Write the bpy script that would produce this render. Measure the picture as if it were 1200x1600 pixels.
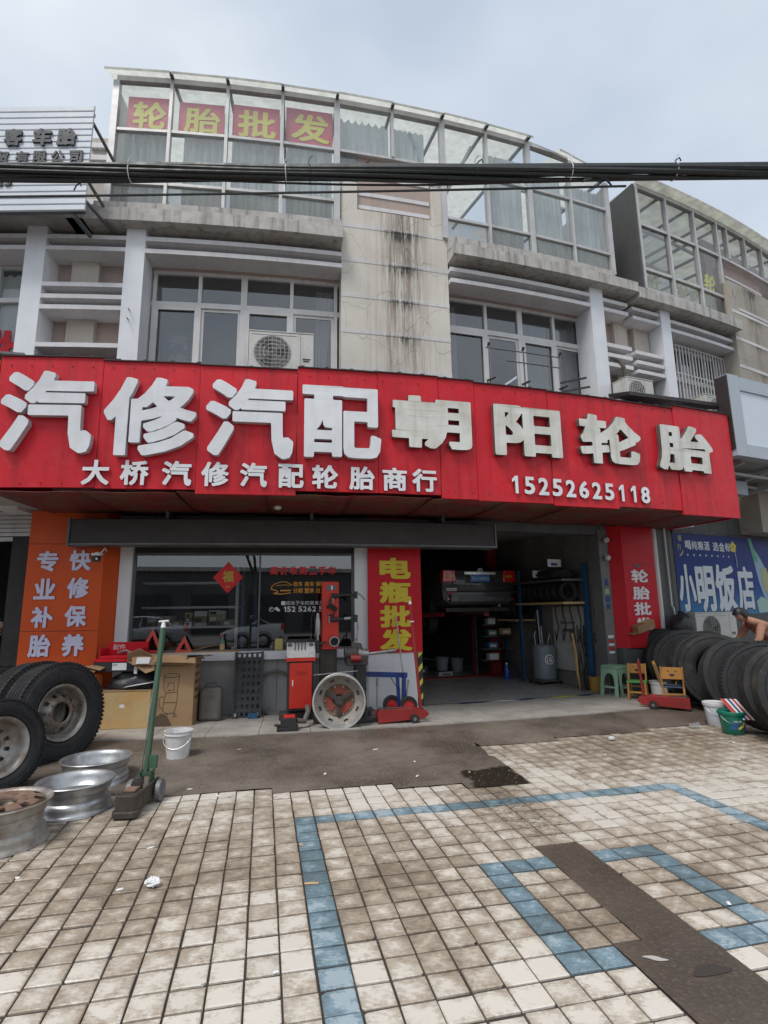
import bpy, bmesh, math, random
from mathutils import Vector, Matrix, noise
random.seed(7)
R_ = math.radians
scene = bpy.context.scene
COL = scene.collection
for o in list(bpy.data.objects): bpy.data.objects.remove(o)

# ---------------------------------------------------------------- camera
CAM_H = 1.5205
PITCH, ROLL = 0.18038, -0.01327
cam_data = bpy.data.cameras.new('camera')
cam = bpy.data.objects.new('camera', cam_data); COL.objects.link(cam)
cp, sp = math.cos(PITCH), math.sin(PITCH)
fwd = Vector((0, cp, sp)); upv = Vector((0, -sp, cp)); rgt = Vector((1, 0, 0))
r2 = rgt*math.cos(ROLL) + upv*math.sin(ROLL); u2 = -rgt*math.sin(ROLL) + upv*math.cos(ROLL)
cam.matrix_world = Matrix(((r2.x, u2.x, -fwd.x, 0), (r2.y, u2.y, -fwd.y, 0), (r2.z, u2.z, -fwd.z, CAM_H), (0, 0, 0, 1)))
cam_data.sensor_fit = 'VERTICAL'; cam_data.sensor_height = 24.0
cam_data.lens = 847.0/1600*24.0
cam_data.clip_start = 0.05; cam_data.clip_end = 2000
scene.camera = cam

# ---------------------------------------------------------------- sky, sun, exposure
SUN_EL, SUN_AZ = R_(58), R_(214)        # azimuth clockwise from +Y
world = bpy.data.worlds.new('World'); scene.world = world; world.use_nodes = True
nt = world.node_tree; nt.nodes.clear()
sky = nt.nodes.new('ShaderNodeTexSky'); sky.sky_type = 'NISHITA'; sky.sun_disc = False
sky.sun_elevation = SUN_EL; sky.sun_rotation = SUN_AZ; sky.dust_density = 4; sky.air_density = 1.2
tc = nt.nodes.new('ShaderNodeTexCoord'); mp = nt.nodes.new('ShaderNodeMapping'); mp.inputs['Scale'].default_value = (1.0, 1.0, 2.2)
cn = nt.nodes.new('ShaderNodeTexNoise'); cn.inputs['Scale'].default_value = 1.1; cn.inputs['Detail'].default_value = 5
cr = nt.nodes.new('ShaderNodeValToRGB')
cr.color_ramp.elements[0].position = .34; cr.color_ramp.elements[0].color = (5.6, 6.5, 7.8, 1)
cr.color_ramp.elements[1].position = .62; cr.color_ramp.elements[1].color = (9.1, 9.7, 10.3, 1)
mx = nt.nodes.new('ShaderNodeMixRGB'); mx.inputs[0].default_value = .9
bg = nt.nodes.new('ShaderNodeBackground'); bg.inputs['Strength'].default_value = .067
wo = nt.nodes.new('ShaderNodeOutputWorld')
L = nt.links.new
L(tc.outputs['Generated'], mp.inputs[0]); L(mp.outputs[0], cn.inputs['Vector']); L(cn.outputs['Fac'], cr.inputs[0])
L(sky.outputs[0], mx.inputs[1]); L(cr.outputs[0], mx.inputs[2]); L(mx.outputs[0], bg.inputs['Color']); L(bg.outputs[0], wo.inputs[0])
sd = bpy.data.lights.new('sun', 'SUN'); sd.energy = 1.5; sd.angle = R_(20); sd.color = (1, .97, .93)
so = bpy.data.objects.new('sun', sd); COL.objects.link(so)
dv = Vector((math.sin(SUN_AZ)*math.cos(SUN_EL), math.cos(SUN_AZ)*math.cos(SUN_EL), math.sin(SUN_EL)))
so.rotation_euler = dv.to_track_quat('Z', 'Y').to_euler(); so.location = (0, -10, 30)
scene.view_settings.view_transform = 'Standard'; scene.view_settings.look = 'None'
scene.view_settings.gamma = 1; scene.view_settings.use_curve_mapping = False
scene.view_settings.exposure = 0.60
scene.render.engine = 'CYCLES'
scene.cycles.max_bounces = 8; scene.cycles.transparent_max_bounces = 16
scene.cycles.caustics_reflective = False; scene.cycles.caustics_refractive = False
scene.cycles.use_denoising = True

# ---------------------------------------------------------------- facade frame (the terrace bulges: an arc of 30 m radius)
AR = 30.0; YAW0 = R_(12.5); AP = Vector((0.0, 8.60))
def nrm(a): return Vector((math.sin(a), -math.cos(a)))
AC_ = AP - AR*nrm(YAW0)
def F(s, off, z):
    q = AC_ + (AR+off)*nrm(YAW0 + s/AR)
    return Vector((q.x, q.y, z))
def yaw(s): return YAW0 + s/AR
def inv(x, y):
    v = Vector((x, y)) - AC_; r = v.length
    return ((math.atan2(v.x, -v.y) - YAW0)*AR, r - AR)
# tile grid of the forecourt: 15 cm tiles turned 12.4 degrees
T = 0.15; TH = 0.21654; TX, TY = -4.71892*T, 29.49767*T
DI = Vector((math.cos(TH), math.sin(TH))); DJ = Vector((math.sin(TH), -math.cos(TH)))
def TG(i, j, z=0):
    return Vector((TX + (DI.x*i + DJ.x*j)*T, TY + (DI.y*i + DJ.y*j)*T, z))

# ---------------------------------------------------------------- materials
def new_mat(name):
    m = bpy.data.materials.new(name); m.use_nodes = True
    n = m.node_tree; n.nodes.clear()
    out = n.nodes.new('ShaderNodeOutputMaterial'); b = n.nodes.new('ShaderNodeBsdfPrincipled')
    n.links.new(b.outputs[0], out.inputs[0])
    return m, n, b, out
def rgba(c): return (c[0], c[1], c[2], 1)
def nz(n, vec, scale, detail=4, rough=.55, sc=None):
    t = n.nodes.new('ShaderNodeTexNoise'); t.inputs['Scale'].default_value = scale
    t.inputs['Detail'].default_value = detail; t.inputs['Roughness'].default_value = rough
    if sc:
        mpn = n.nodes.new('ShaderNodeMapping'); mpn.inputs['Scale'].default_value = sc
        n.links.new(vec, mpn.inputs[0]); vec = mpn.outputs[0]
    n.links.new(vec, t.inputs['Vector']); return t.outputs['Fac']
def ramp(n, fac, a, b, lo=0, hi=1):
    t = n.nodes.new('ShaderNodeMapRange'); t.inputs['From Min'].default_value = a; t.inputs['From Max'].default_value = b
    t.inputs['To Min'].default_value = lo; t.inputs['To Max'].default_value = hi
    n.links.new(fac, t.inputs[0]); return t.outputs[0]
def mix(n, fac, a, b, mode='MIX'):
    t = n.nodes.new('ShaderNodeMixRGB'); t.blend_type = mode
    for k, v in ((0, fac), (1, a), (2, b)):
        if isinstance(v, (int, float)): t.inputs[k].default_value = v
        elif isinstance(v, tuple): t.inputs[k].default_value = rgba(v)
        else: n.links.new(v, t.inputs[k])
    return t.outputs[0]
def mth(n, op, a, b=None):
    t = n.nodes.new('ShaderNodeMath'); t.operation = op
    for k, v in ((0, a), (1, b)):
        if v is None: continue
        if isinstance(v, (int, float)): t.inputs[k].default_value = v
        else: n.links.new(v, t.inputs[k])
    return t.outputs[0]
def bump(n, b, h, dist=.01, st=.5):
    t = n.nodes.new('ShaderNodeBump'); t.inputs['Distance'].default_value = dist; t.inputs['Strength'].default_value = st
    n.links.new(h, t.inputs['Height']); n.links.new(t.outputs[0], b.inputs['Normal'])
MATS = {}
def pm(name, col, rough=.6, metal=0., c2=None, scale=3., lo=.35, hi=.7, streak=None, samt=.6, sscale=(7, 7, .5), grime=None, gscale=14, gamt=.5, bmp=0., bscale=60., spec=.5, coat=0.):
    """painted / plain surface: base colour mottled towards c2, vertical streaks, blotchy grime, fine relief"""
    if name in MATS: return MATS[name]
    m, n, b, out = new_mat(name)
    g = n.nodes.new('ShaderNodeNewGeometry').outputs['Position']
    c = col
    if c2: c = mix(n, ramp(n, nz(n, g, scale), lo, hi), col, c2)
    if streak: c = mix(n, ramp(n, nz(n, g, 1.6, 6, .6, sscale), .5, .78, 0, samt), c, streak)
    if grime: c = mix(n, ramp(n, nz(n, g, gscale, 6, .65), .5, .75, 0, gamt), c, grime)
    if isinstance(c, tuple): b.inputs['Base Color'].default_value = rgba(c)
    else: n.links.new(c, b.inputs['Base Color'])
    rr = ramp(n, nz(n, g, 9, 4), .3, .7, max(.02, rough-.08), min(1, rough+.12)); n.links.new(rr, b.inputs['Roughness'])
    b.inputs['Metallic'].default_value = metal
    b.inputs['Specular IOR Level'].default_value = spec
    if coat: b.inputs['Coat Weight'].default_value = coat
    if bmp: bump(n, b, nz(n, g, bscale, 5, .6), bmp, .6)
    MATS[name] = m; return m
def glass(name, tint=(.75, .8, .82), ior=1.5, haze=0., hazecol=(.6, .65, .68), rough=.0):
    m, n, b, out = new_mat(name); n.nodes.remove(b)
    ge = n.nodes.new('ShaderNodeNewGeometry'); dt = n.nodes.new('ShaderNodeVectorMath'); dt.operation = 'DOT_PRODUCT'
    n.links.new(ge.outputs['Normal'], dt.inputs[0]); n.links.new(ge.outputs['Incoming'], dt.inputs[1])
    f0 = 2*((ior-1)/(ior+1))**2                    # a pane reflects at both faces
    fr_ = mth(n, 'ADD', mth(n, 'MULTIPLY', mth(n, 'POWER', mth(n, 'SUBTRACT', 1, mth(n, 'ABSOLUTE', dt.outputs['Value'])), 5), 1-f0), f0)
    tr = n.nodes.new('ShaderNodeBsdfTransparent'); tr.inputs[0].default_value = rgba(tint)
    gl = n.nodes.new('ShaderNodeBsdfGlossy'); gl.inputs['Roughness'].default_value = rough
    s = tr.outputs[0]
    if haze:
        df = n.nodes.new('ShaderNodeBsdfDiffuse'); df.inputs[0].default_value = rgba(hazecol)
        mh = n.nodes.new('ShaderNodeMixShader')
        g = n.nodes.new('ShaderNodeNewGeometry').outputs['Position']
        n.links.new(ramp(n, nz(n, g, 2.2, 5, .6, (1, 1, .5)), .3, .75, haze*.4, haze*1.5), mh.inputs[0])
        n.links.new(s, mh.inputs[1]); n.links.new(df.outputs[0], mh.inputs[2]); s = mh.outputs[0]
    ms = n.nodes.new('ShaderNodeMixShader')
    n.links.new(fr_, ms.inputs[0]); n.links.new(s, ms.inputs[1]); n.links.new(gl.outputs[0], ms.inputs[2])
    n.links.new(ms.outputs[0], out.inputs[0]); MATS[name] = m; return m
def translucent(name, col, amt=.5):
    m, n, b, out = new_mat(name); n.nodes.remove(b)
    g = n.nodes.new('ShaderNodeNewGeometry').outputs['Position']
    c = mix(n, ramp(n, nz(n, g, 2, 4, .6, (3, 3, .4)), .35, .75), col, tuple(v*.72 for v in col))
    d = n.nodes.new('ShaderNodeBsdfDiffuse'); t = n.nodes.new('ShaderNodeBsdfTranslucent'); ms = n.nodes.new('ShaderNodeMixShader')
    n.links.new(c, d.inputs[0]); n.links.new(c, t.inputs[0]); ms.inputs[0].default_value = amt
    n.links.new(d.outputs[0], ms.inputs[1]); n.links.new(t.outputs[0], ms.inputs[2]); n.links.new(ms.outputs[0], out.inputs[0])
    MATS[name] = m; return m

# ---------------------------------------------------------------- mesh builder
def worigin(p):
    o = Vector((0, 0, 0))
    while p is not None: o += p.location; p = p.parent
    return o
class MB:
    def __init__(s): s.v = []; s.f = []; s.uv = {}; s.mi = []; s.cm = 0
    def add(s, vs, fs, uvs=None):
        b = len(s.v); s.v += [Vector(p) for p in vs]
        if uvs:
            for k, u in enumerate(uvs): s.uv[b+k] = u
        for f in fs: s.f.append(tuple(b+i for i in f)); s.mi.append(s.cm)
        return s
    def box(s, x0, x1, y0, y1, z0, z1, M=None):
        p = [Vector((x, y, z)) for x in (x0, x1) for y in (y0, y1) for z in (z0, z1)]
        if M: p = [M @ q for q in p]
        return s.add(p, [(0, 1, 3, 2), (4, 6, 7, 5), (0, 4, 5, 1), (2, 3, 7, 6), (0, 2, 6, 4), (1, 5, 7, 3)])
    def tbox(s, x0, x1, y0, y1, z0, z1, tx=.8, ty=.8, M=None):
        """box whose top is smaller by tx, ty"""
        cx, cy = (x0+x1)/2, (y0+y1)/2; p = []
        for x in (x0, x1):
            for y in (y0, y1):
                for z in (z0, z1):
                    p.append(Vector((x, y, z)) if z == z0 else Vector((cx+(x-cx)*tx, cy+(y-cy)*ty, z)))
        if M: p = [M @ q for q in p]
        return s.add(p, [(0, 1, 3, 2), (4, 6, 7, 5), (0, 4, 5, 1), (2, 3, 7, 6), (0, 2, 6, 4), (1, 5, 7, 3)])
    def beam(s, a, b, w, h, up=(0, 0, 1)):
        a, b = Vector(a), Vector(b); d = (b-a); L_ = d.length; d.normalize(); u = Vector(up)
        x = d.cross(u)
        if x.length < 1e-4: x = d.cross(Vector((0, 1, 0)))
        x.normalize(); u = x.cross(d)
        p = [a + d*(L_*k) + x*(w/2*i) + u*(h/2*j) for k in (0, 1) for i in (-1, 1) for j in (-1, 1)]
        return s.add(p, [(0, 1, 3, 2), (4, 6, 7, 5), (0, 4, 5, 1), (2, 3, 7, 6), (0, 2, 6, 4), (1, 5, 7, 3)])
    def cyl(s, a, b, r0, r1=None, n=12, caps=True):
        r1 = r0 if r1 is None else r1
        a, b = Vector(a), Vector(b); d = (b-a).normalized(); x = d.orthogonal().normalized(); y = d.cross(x)
        p = [q + (x*math.cos(2*math.pi*k/n) + y*math.sin(2*math.pi*k/n))*r for q, r in ((a, r0), (b, r1)) for k in range(n)]
        fs = [(k, (k+1) % n, n+(k+1) % n, n+k) for k in range(n)]
        if caps: fs += [tuple(range(n-1, -1, -1)), tuple(range(n, 2*n))]
        return s.add(p, fs)
    def tube(s, pts, r, n=8):
        pts = [Vector(p) for p in pts]; rings = []; x = None
        for k, p in enumerate(pts):
            d = (pts[min(k+1, len(pts)-1)] - pts[max(k-1, 0)]).normalized()
            x = d.orthogonal().normalized() if x is None else (x - d*x.dot(d)).normalized()
            y = d.cross(x); rr = r[k] if isinstance(r, (list, tuple)) else r
            rings.append([p + (x*math.cos(2*math.pi*i/n) + y*math.sin(2*math.pi*i/n))*rr for i in range(n)])
        fs = [(k*n+i, k*n+(i+1) % n, (k+1)*n+(i+1) % n, (k+1)*n+i) for k in range(len(pts)-1) for i in range(n)]
        fs += [tuple(range(n-1, -1, -1)), tuple((len(pts)-1)*n+i for i in range(n))]
        return s.add([q for rg in rings for q in rg], fs)
    def lathe(s, prof, n=32, M=None, closed=False, skip=None):
        m = len(prof); p = []
        for k in range(n):
            a = 2*math.pi*k/n
            for r, h in prof: p.append(Vector((r*math.cos(a), r*math.sin(a), h)))
        if M: p = [M @ q for q in p]
        fs = []
        for k in range(n):
            k2 = (k+1) % n
            for i in range(m if closed else m-1):
                if skip and skip(k, i): continue
                i2 = (i+1) % m
                fs.append((k*m+i, k2*m+i, k2*m+i2, k*m+i2))
        return s.add(p, fs)
    def prism(s, poly, h0, h1, M=None):
        """poly in local xy, extruded along z"""
        n = len(poly); p = [Vector((x, y, h)) for h in (h0, h1) for x, y in poly]
        if M: p = [M @ q for q in p]
        return s.add(p, [tuple(range(n-1, -1, -1)), tuple(range(n, 2*n))] + [(k, (k+1) % n, n+(k+1) % n, n+k) for k in range(n)])
    def fbox(s, s0, s1, o0, o1, z0, z1, step=.6, zs1=None):
        """box on the facade arc: s along it, o out of it, z up"""
        k = max(1, int(math.ceil(abs(s1-s0)/step))); p = []; uv = []
        for i in range(k+1):
            sv = s0 + (s1-s0)*i/k
            zt = z1 if zs1 is None else z1 + (zs1-z1)*i/k
            for o, z in ((o0, z0), (o1, z0), (o1, zt), (o0, zt)): p.append(F(sv, o, z)); uv.append((sv, z))
        fs = [(0, 3, 2, 1), (4*k, 4*k+1, 4*k+2, 4*k+3)]
        for i in range(k):
            for j in range(4):
                fs.append((4*i+j, 4*i+(j+1) % 4, 4*(i+1)+(j+1) % 4, 4*(i+1)+j))
        return s.add(p, fs, uv)
    def build(s, name, mats, parent=None, smooth=False, bev=0., local=False, base=True, autos=None):
        me = bpy.data.meshes.new(name)
        vs = s.v; loc = Vector((0, 0, 0))
        if not local:
            if parent is not None: o = worigin(parent); vs = [v-o for v in vs]
            elif base:
                xs = [v.x for v in vs]; ys = [v.y for v in vs]; zs = [v.z for v in vs]
                loc = Vector(((min(xs)+max(xs))/2, (min(ys)+max(ys))/2, min(zs))); vs = [v-loc for v in vs]
        me.from_pydata([tuple(v) for v in vs], [], s.f)
        if not isinstance(mats, (list, tuple)): mats = [mats]
        for m in mats: me.materials.append(m)
        if len(mats) > 1: me.polygons.foreach_set('material_index', s.mi)
        if s.uv:
            ul = me.uv_layers.new(name='UVMap'); d = [0.]*(2*len(me.loops))
            for li, lp in enumerate(me.loops):
                u = s.uv.get(lp.vertex_index, (0, 0)); d[2*li] = u[0]; d[2*li+1] = u[1]
            ul.data.foreach_set('uv', d)
        bm = bmesh.new(); bm.from_mesh(me); bmesh.ops.recalc_face_normals(bm, faces=bm.faces); bm.to_mesh(me); bm.free()
        if smooth:
            me.polygons.foreach_set('use_smooth', [True]*len(me.polygons))
            try: me.set_sharp_from_angle(angle=R_(autos or 38))
            except Exception: pass
        o = bpy.data.objects.new(name, me); COL.objects.link(o)
        if parent is not None: o.parent = parent
        else: o.location = loc
        if bev:
            b = o.modifiers.new('bevel', 'BEVEL'); b.width = bev; b.segments = 2; b.limit_method = 'ANGLE'; b.angle_limit = R_(40)
        return o
def tag(o, label, cat, group=None):
    o['label'] = label; o['category'] = cat
    if group: o['group'] = group
    return o
def struct(o, kind='structure'): o['kind'] = kind; return o
def thing(name, label, cat, loc=(0, 0, 0), rz=0, group=None, rot=None):
    o = bpy.data.objects.new(name, None); COL.objects.link(o); o.empty_display_size = .1
    o.location = loc; o.rotation_euler = rot if rot is not None else (0, 0, rz)
    return tag(o, label, cat, group)
def fthing(name, label, cat, s, off, z=.08, group=None, rz=0):
    """thing standing in front of the facade; local x along it, y inward, z up"""
    return thing(name, label, cat, F(s, off, z), yaw(s)+rz, group)
def dup(root, label, loc=None, rot=None, group=None):
    def cp(o, par):
        c = o.copy(); COL.objects.link(c)
        if par: c.parent = par
        for ch in list(o.children): cp(ch, c)
        return c
    c = cp(root, None)
    if loc is not None: c.location = loc
    if rot is not None: c.rotation_euler = rot
    c['label'] = label
    if group: c['group'] = group
    return c

# ---------------------------------------------------------------- lettering
import numpy as np
_tm = {}
def outline(ch):
    """boundary segments of a character at size 1"""
    c = bpy.data.curves.new('lettering', 'FONT'); c.body = ch; c.resolution_u = 3
    o = bpy.data.objects.new('lettering', c); COL.objects.link(o); bpy.context.view_layer.update()
    m = bpy.data.meshes.new_from_object(o.evaluated_get(bpy.context.evaluated_depsgraph_get()))
    cnt = {}
    for p in m.polygons:
        for e in p.edge_keys: cnt[e] = cnt.get(e, 0)+1
    sg = np.array([(m.vertices[a].co.x, m.vertices[a].co.y, m.vertices[b].co.x, m.vertices[b].co.y) for (a, b), k in cnt.items() if k == 1])
    bpy.data.objects.remove(o); bpy.data.curves.remove(c); bpy.data.meshes.remove(m)
    return sg
def rdp(pts, eps):
    if len(pts) < 3: return pts
    a, b = pts[0], pts[-1]; ab = b-a; L_ = math.hypot(*ab)
    d = np.hypot(*(pts-a).T) if L_ < 1e-9 else np.abs(ab[0]*(pts[:, 1]-a[1])-ab[1]*(pts[:, 0]-a[0]))/L_
    k = int(d.argmax())
    if d[k] < eps: return np.array([a, b])
    return np.vstack([rdp(pts[:k+1], eps)[:-1], rdp(pts[k:], eps)])
def contours(D, xs, ys):
    """marching squares on D = 0, D < 0 inside"""
    ny, nx = D.shape; nxt = {}; pos = {}
    def ep(j, i, h):           # crossing on the edge from (i, j): h horizontal
        k = (j, i, h)
        if k not in pos:
            a = D[j, i]; b = D[j, i+1] if h else D[j+1, i]; t = a/(a-b)
            pos[k] = (xs[i]+(xs[i+1]-xs[i])*t, ys[j]) if h else (xs[i], ys[j]+(ys[j+1]-ys[j])*t)
        return k
    I = D < 0
    for j in range(ny-1):
        for i in range(nx-1):
            c = I[j, i]*1+I[j, i+1]*2+I[j+1, i+1]*4+I[j+1, i]*8
            if c in (0, 15): continue
            B, R, Tp, Lf = (j, i, 1), (j, i+1, 0), (j+1, i, 1), (j, i, 0)
            for p, q in {1: [(B, Lf)], 2: [(R, B)], 3: [(R, Lf)], 4: [(Tp, R)], 5: [(B, Lf), (Tp, R)], 6: [(Tp, B)], 7: [(Tp, Lf)], 8: [(Lf, Tp)], 9: [(B, Tp)], 10: [(R, B), (Lf, Tp)], 11: [(R, Tp)], 12: [(Lf, R)], 13: [(B, R)], 14: [(Lf, B)]}[c]:
                ep(*p); ep(*q); nxt[p] = q
    loops = []
    while nxt:
        k0 = next(iter(nxt)); k = k0; lp = []
        while k in nxt: lp.append(pos[k]); k = nxt.pop(k)
        if len(lp) > 3: loops.append(np.array(lp))
    return loops
def glyph(ch, bold=.02):
    k = (ch, bold)
    if k in _tm: return _tm[k]
    if ch == '1':                                   # plain stroke with a flag, as on the sign
        q = [(.22, 0), (.44, 0), (.44, 1), (.25, 1), (.0, .80), (.0, .62), (.22, .74)]; n = 7
        _tm[k] = ([Vector((x*.8, y*.74, z)) for z in (-.05, .05) for x, y in q], [tuple(range(n-1, -1, -1)), tuple(range(n, 2*n))]+[(i, (i+1) % n, n+(i+1) % n, n+i) for i in range(n)], [True, True]+[False]*n)
        return _tm[k]
    sg = outline(ch); N = 100
    x0, x1 = sg[:, [0, 2]].min()-.06-bold, sg[:, [0, 2]].max()+.06+bold; y0, y1 = sg[:, [1, 3]].min()-.06-bold, sg[:, [1, 3]].max()+.06+bold
    st = max(x1-x0, y1-y0)/N; xs = np.arange(x0, x1+st, st)+1.7e-5; ys = np.arange(y0, y1+st, st)+1.3e-5
    X, Y = np.meshgrid(xs, ys); px, py = X.ravel()[:, None], Y.ravel()[:, None]
    ax, ay, bx, by = sg.T; dx, dy = bx-ax, by-ay; LL = dx*dx+dy*dy+1e-12
    t = np.clip(((px-ax)*dx+(py-ay)*dy)/LL, 0, 1); d = ((np.abs(px-ax-t*dx)**5+np.abs(py-ay-t*dy)**5).min(1))**.2
    cr_ = ((ay > py) != (by > py)) & (px < (bx-ax)*(py-ay)/np.where(np.abs(dy) < 1e-12, 1e-12, dy)+ax)
    ins = cr_.sum(1) % 2 == 1
    D = (np.where(ins, -d, d)-bold).reshape(X.shape)
    want = (D < 0).sum()*st*st
    for eps in (.0035, .0022, .005, .001, .0075, .0003):
        cu = bpy.data.curves.new('lettering', 'CURVE'); cu.dimensions = '2D'; cu.fill_mode = 'BOTH'; cu.extrude = .05
        for lp in contours(D, xs, ys):
            h = len(lp)//2; q = np.vstack([rdp(lp[:h+1], eps)[:-1], rdp(np.vstack([lp[h:], lp[:1]]), eps)[:-1]])
            if len(q) < 3: continue
            s = cu.splines.new('POLY'); s.points.add(len(q)-1)
            for k_, (x, y) in enumerate(q): s.points[k_].co = (x, y, 0, 1)
            s.use_cyclic_u = True
        o = bpy.data.objects.new('lettering', cu); COL.objects.link(o); bpy.context.view_layer.update()
        m = bpy.data.meshes.new_from_object(o.evaluated_get(bpy.context.evaluated_depsgraph_get()))
        vs = [v.co.copy() for v in m.vertices]; fs = [tuple(p.vertices) for p in m.polygons]; nn = [abs(p.normal.z) > .7 for p in m.polygons]
        got = sum(p.area for p in m.polygons if abs(p.normal.z) > .7)/2
        bpy.data.objects.remove(o); bpy.data.curves.remove(cu); bpy.data.meshes.remove(m)
        if abs(got-want) < .05*want: break
    _tm[k] = (vs, fs, nn); return _tm[k]
def text_mb(ch, x0, x1, z0, z1, fn, d0, d1, bold=.02, mb=None, shear=0.):
    """lettering stretched to a box and placed by fn(x, depth, z); depth d0 at the back, d1 at the face"""
    vs, fs, nn = glyph(ch, bold)
    ax = min(v.x for v in vs); bx = max(v.x for v in vs); ay = min(v.y for v in vs); by = max(v.y for v in vs)
    mb = mb or MB(); p = []
    for v in vs:
        p.append(fn(x0+(v.x-ax)/(bx-ax)*(x1-x0), d0+(v.z+.05)/.1*(d1-d0), z0+(v.y-ay)/(by-ay)*(z1-z0)))
    b = len(mb.v); mb.v += p
    for f, q in zip(fs, nn): mb.f.append(tuple(b+i for i in f)); mb.mi.append(0 if q else 1)
    return mb
def flet(name, ch, s0, s1, z0, z1, off, dep, mats, parent, bold=.02, shear=0.):
    return text_mb(ch, s0, s1, z0, z1, F, off, off+dep, bold, shear=shear).build(name, mats, parent)
# ================================================================ materials in use
WHITE = pm('white_paint', (.68, .67, .69), .55, c2=(.60, .58, .58), streak=(.36, .32, .29), samt=.35, grime=(.4, .37, .33), gamt=.18)
WHITEC = pm('white_clean', (.75, .76, .79), .5, c2=(.68, .69, .72), streak=(.5, .48, .46), samt=.25)
PINK = pm('pink_render', (.44, .345, .305), .85, c2=(.38, .30, .27), scale=1.2, streak=(.25, .2, .17), samt=.3, bmp=.002, bscale=160)
CREAM = pm('cream_render', (.55, .50, .44), .85, c2=(.48, .43, .38), scale=1.4, streak=(.32, .27, .22), samt=.35, bmp=.002, bscale=160)
CONC = pm('weathered_concrete', (.52, .50, .47), .85, c2=(.40, .375, .35), scale=2.2, streak=(.07, .06, .055), samt=.85, sscale=(6, 6, .4), grime=(.1, .09, .08), gamt=.4, gscale=7, bmp=.004, bscale=40)
SOFFC = pm('soffit_concrete', (.36, .34, .33), .9, c2=(.25, .235, .23), scale=1.5, grime=(.1, .09, .085), gamt=.4, gscale=5)
ALU = pm('aluminium_frame', (.55, .54, .54), .4, metal=.25, c2=(.44, .43, .42), streak=(.27, .24, .21), samt=.4)
PVC = pm('white_window_frame', (.70, .69, .69), .45, c2=(.62, .6, .58), streak=(.38, .33, .28), samt=.35)
REDS = pm('red_sign_sheet', (.62, .017, .030), .42, spec=.3, c2=(.50, .014, .024), scale=1.6, streak=(.16, .014, .016), samt=.62, sscale=(7, 7, .22), grime=(.62, .09, .09), gamt=.28, gscale=5, bmp=.006, bscale=2)
REDP = pm('red_print', (.56, .012, .024), .45, spec=.25, c2=(.50, .010, .020), scale=1.2)
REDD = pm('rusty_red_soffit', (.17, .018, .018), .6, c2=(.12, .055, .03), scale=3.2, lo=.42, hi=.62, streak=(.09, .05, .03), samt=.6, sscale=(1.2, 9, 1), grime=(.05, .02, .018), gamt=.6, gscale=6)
ORANGE = pm('orange_sheet', (.66, .095, .016), .42, spec=.3, c2=(.60, .085, .015), scale=1.5, grime=(.4, .07, .02), gamt=.2)
LETW = pm('white_letter', (.78, .79, .82), .4, c2=(.68, .69, .71), scale=4, streak=(.5, .47, .44), samt=.3)
LETG = pm('aged_letter_face', (.70, .70, .66), .4, c2=(.52, .49, .42), scale=2.4, lo=.42, hi=.7, streak=(.3, .25, .2), samt=.5)
LETS = pm('letter_side', (.50, .51, .55), .5, c2=(.42, .42, .45))
LETK = pm('dark_letter_side', (.09, .075, .07), .6, c2=(.14, .11, .1))
LILAC = pm('lilac_letter', (.62, .62, .80), .45)
LILS = pm('lilac_letter_side', (.2, .17, .4), .5)
YEL = pm('yellow_letter', (.68, .56, .03), .45, c2=(.6, .48, .02))
YELP = pm('faded_yellow_print', (.82, .74, .10), .5, c2=(.72, .64, .09))
REDF = pm('faded_red_print', (.72, .09, .13), .5, c2=(.62, .08, .11))
BLACKL = pm('black_letter', (.03, .035, .04), .5)
DARKBR = pm('dark_brown_metal', (.028, .02, .02), .5, c2=(.04, .028, .026), scale=2)
BLACK = pm('black_plastic', (.02, .02, .022), .45, c2=(.03, .03, .03))
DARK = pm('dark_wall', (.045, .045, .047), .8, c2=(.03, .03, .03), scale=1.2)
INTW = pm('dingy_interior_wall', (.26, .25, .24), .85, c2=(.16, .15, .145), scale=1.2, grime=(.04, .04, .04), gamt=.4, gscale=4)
GREYM = pm('grey_metal', (.14, .145, .15), .5, metal=.3, c2=(.1, .1, .105))
GREYW = pm('grey_cladding', (.095, .10, .098), .6, c2=(.075, .08, .078), scale=1.5, streak=(.05, .05, .05), samt=.4)
STEEL = pm('worn_steel', (.42, .42, .43), .38, metal=.85, c2=(.27, .26, .25), scale=12, grime=(.16, .11, .08), gamt=.4)
SILVER = pm('silver_rim_paint', (.50, .51, .52), .34, metal=.75, c2=(.36, .36, .37), scale=6, lo=.4, hi=.7, grime=(.12, .09, .07), gscale=9, gamt=.55)
SILVD = pm('dusty_silver_rim', (.42, .41, .39), .45, metal=.5, c2=(.22, .185, .15), scale=7, grime=(.17, .085, .045), gscale=8, gamt=.85)
RUST = pm('rusty_steel', (.24, .14, .09), .8, c2=(.12, .07, .05), scale=9, grime=(.22, .2, .18), gscale=12, gamt=.5, bmp=.002)
RUBBER = pm('tyre_rubber', (.030, .031, .033), .72, spec=.3, c2=(.020, .020, .022), scale=5, grime=(.085, .08, .074), gscale=5, gamt=.55, bmp=.001, bscale=200)
RUBT = pm('tyre_tread', (.028, .028, .029), .78, spec=.3, c2=(.022, .022, .022), scale=5, grime=(.075, .07, .062), gscale=7, gamt=.6, bmp=.003, bscale=90)
REDM = pm('red_machine_paint', (.58, .03, .015), .35, c2=(.50, .025, .015), grime=(.2, .03, .02), gamt=.3)
REDJ = pm('dull_red_paint', (.30, .022, .02), .42, c2=(.24, .02, .018), scale=5, grime=(.06, .03, .025), gamt=.5)
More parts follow.
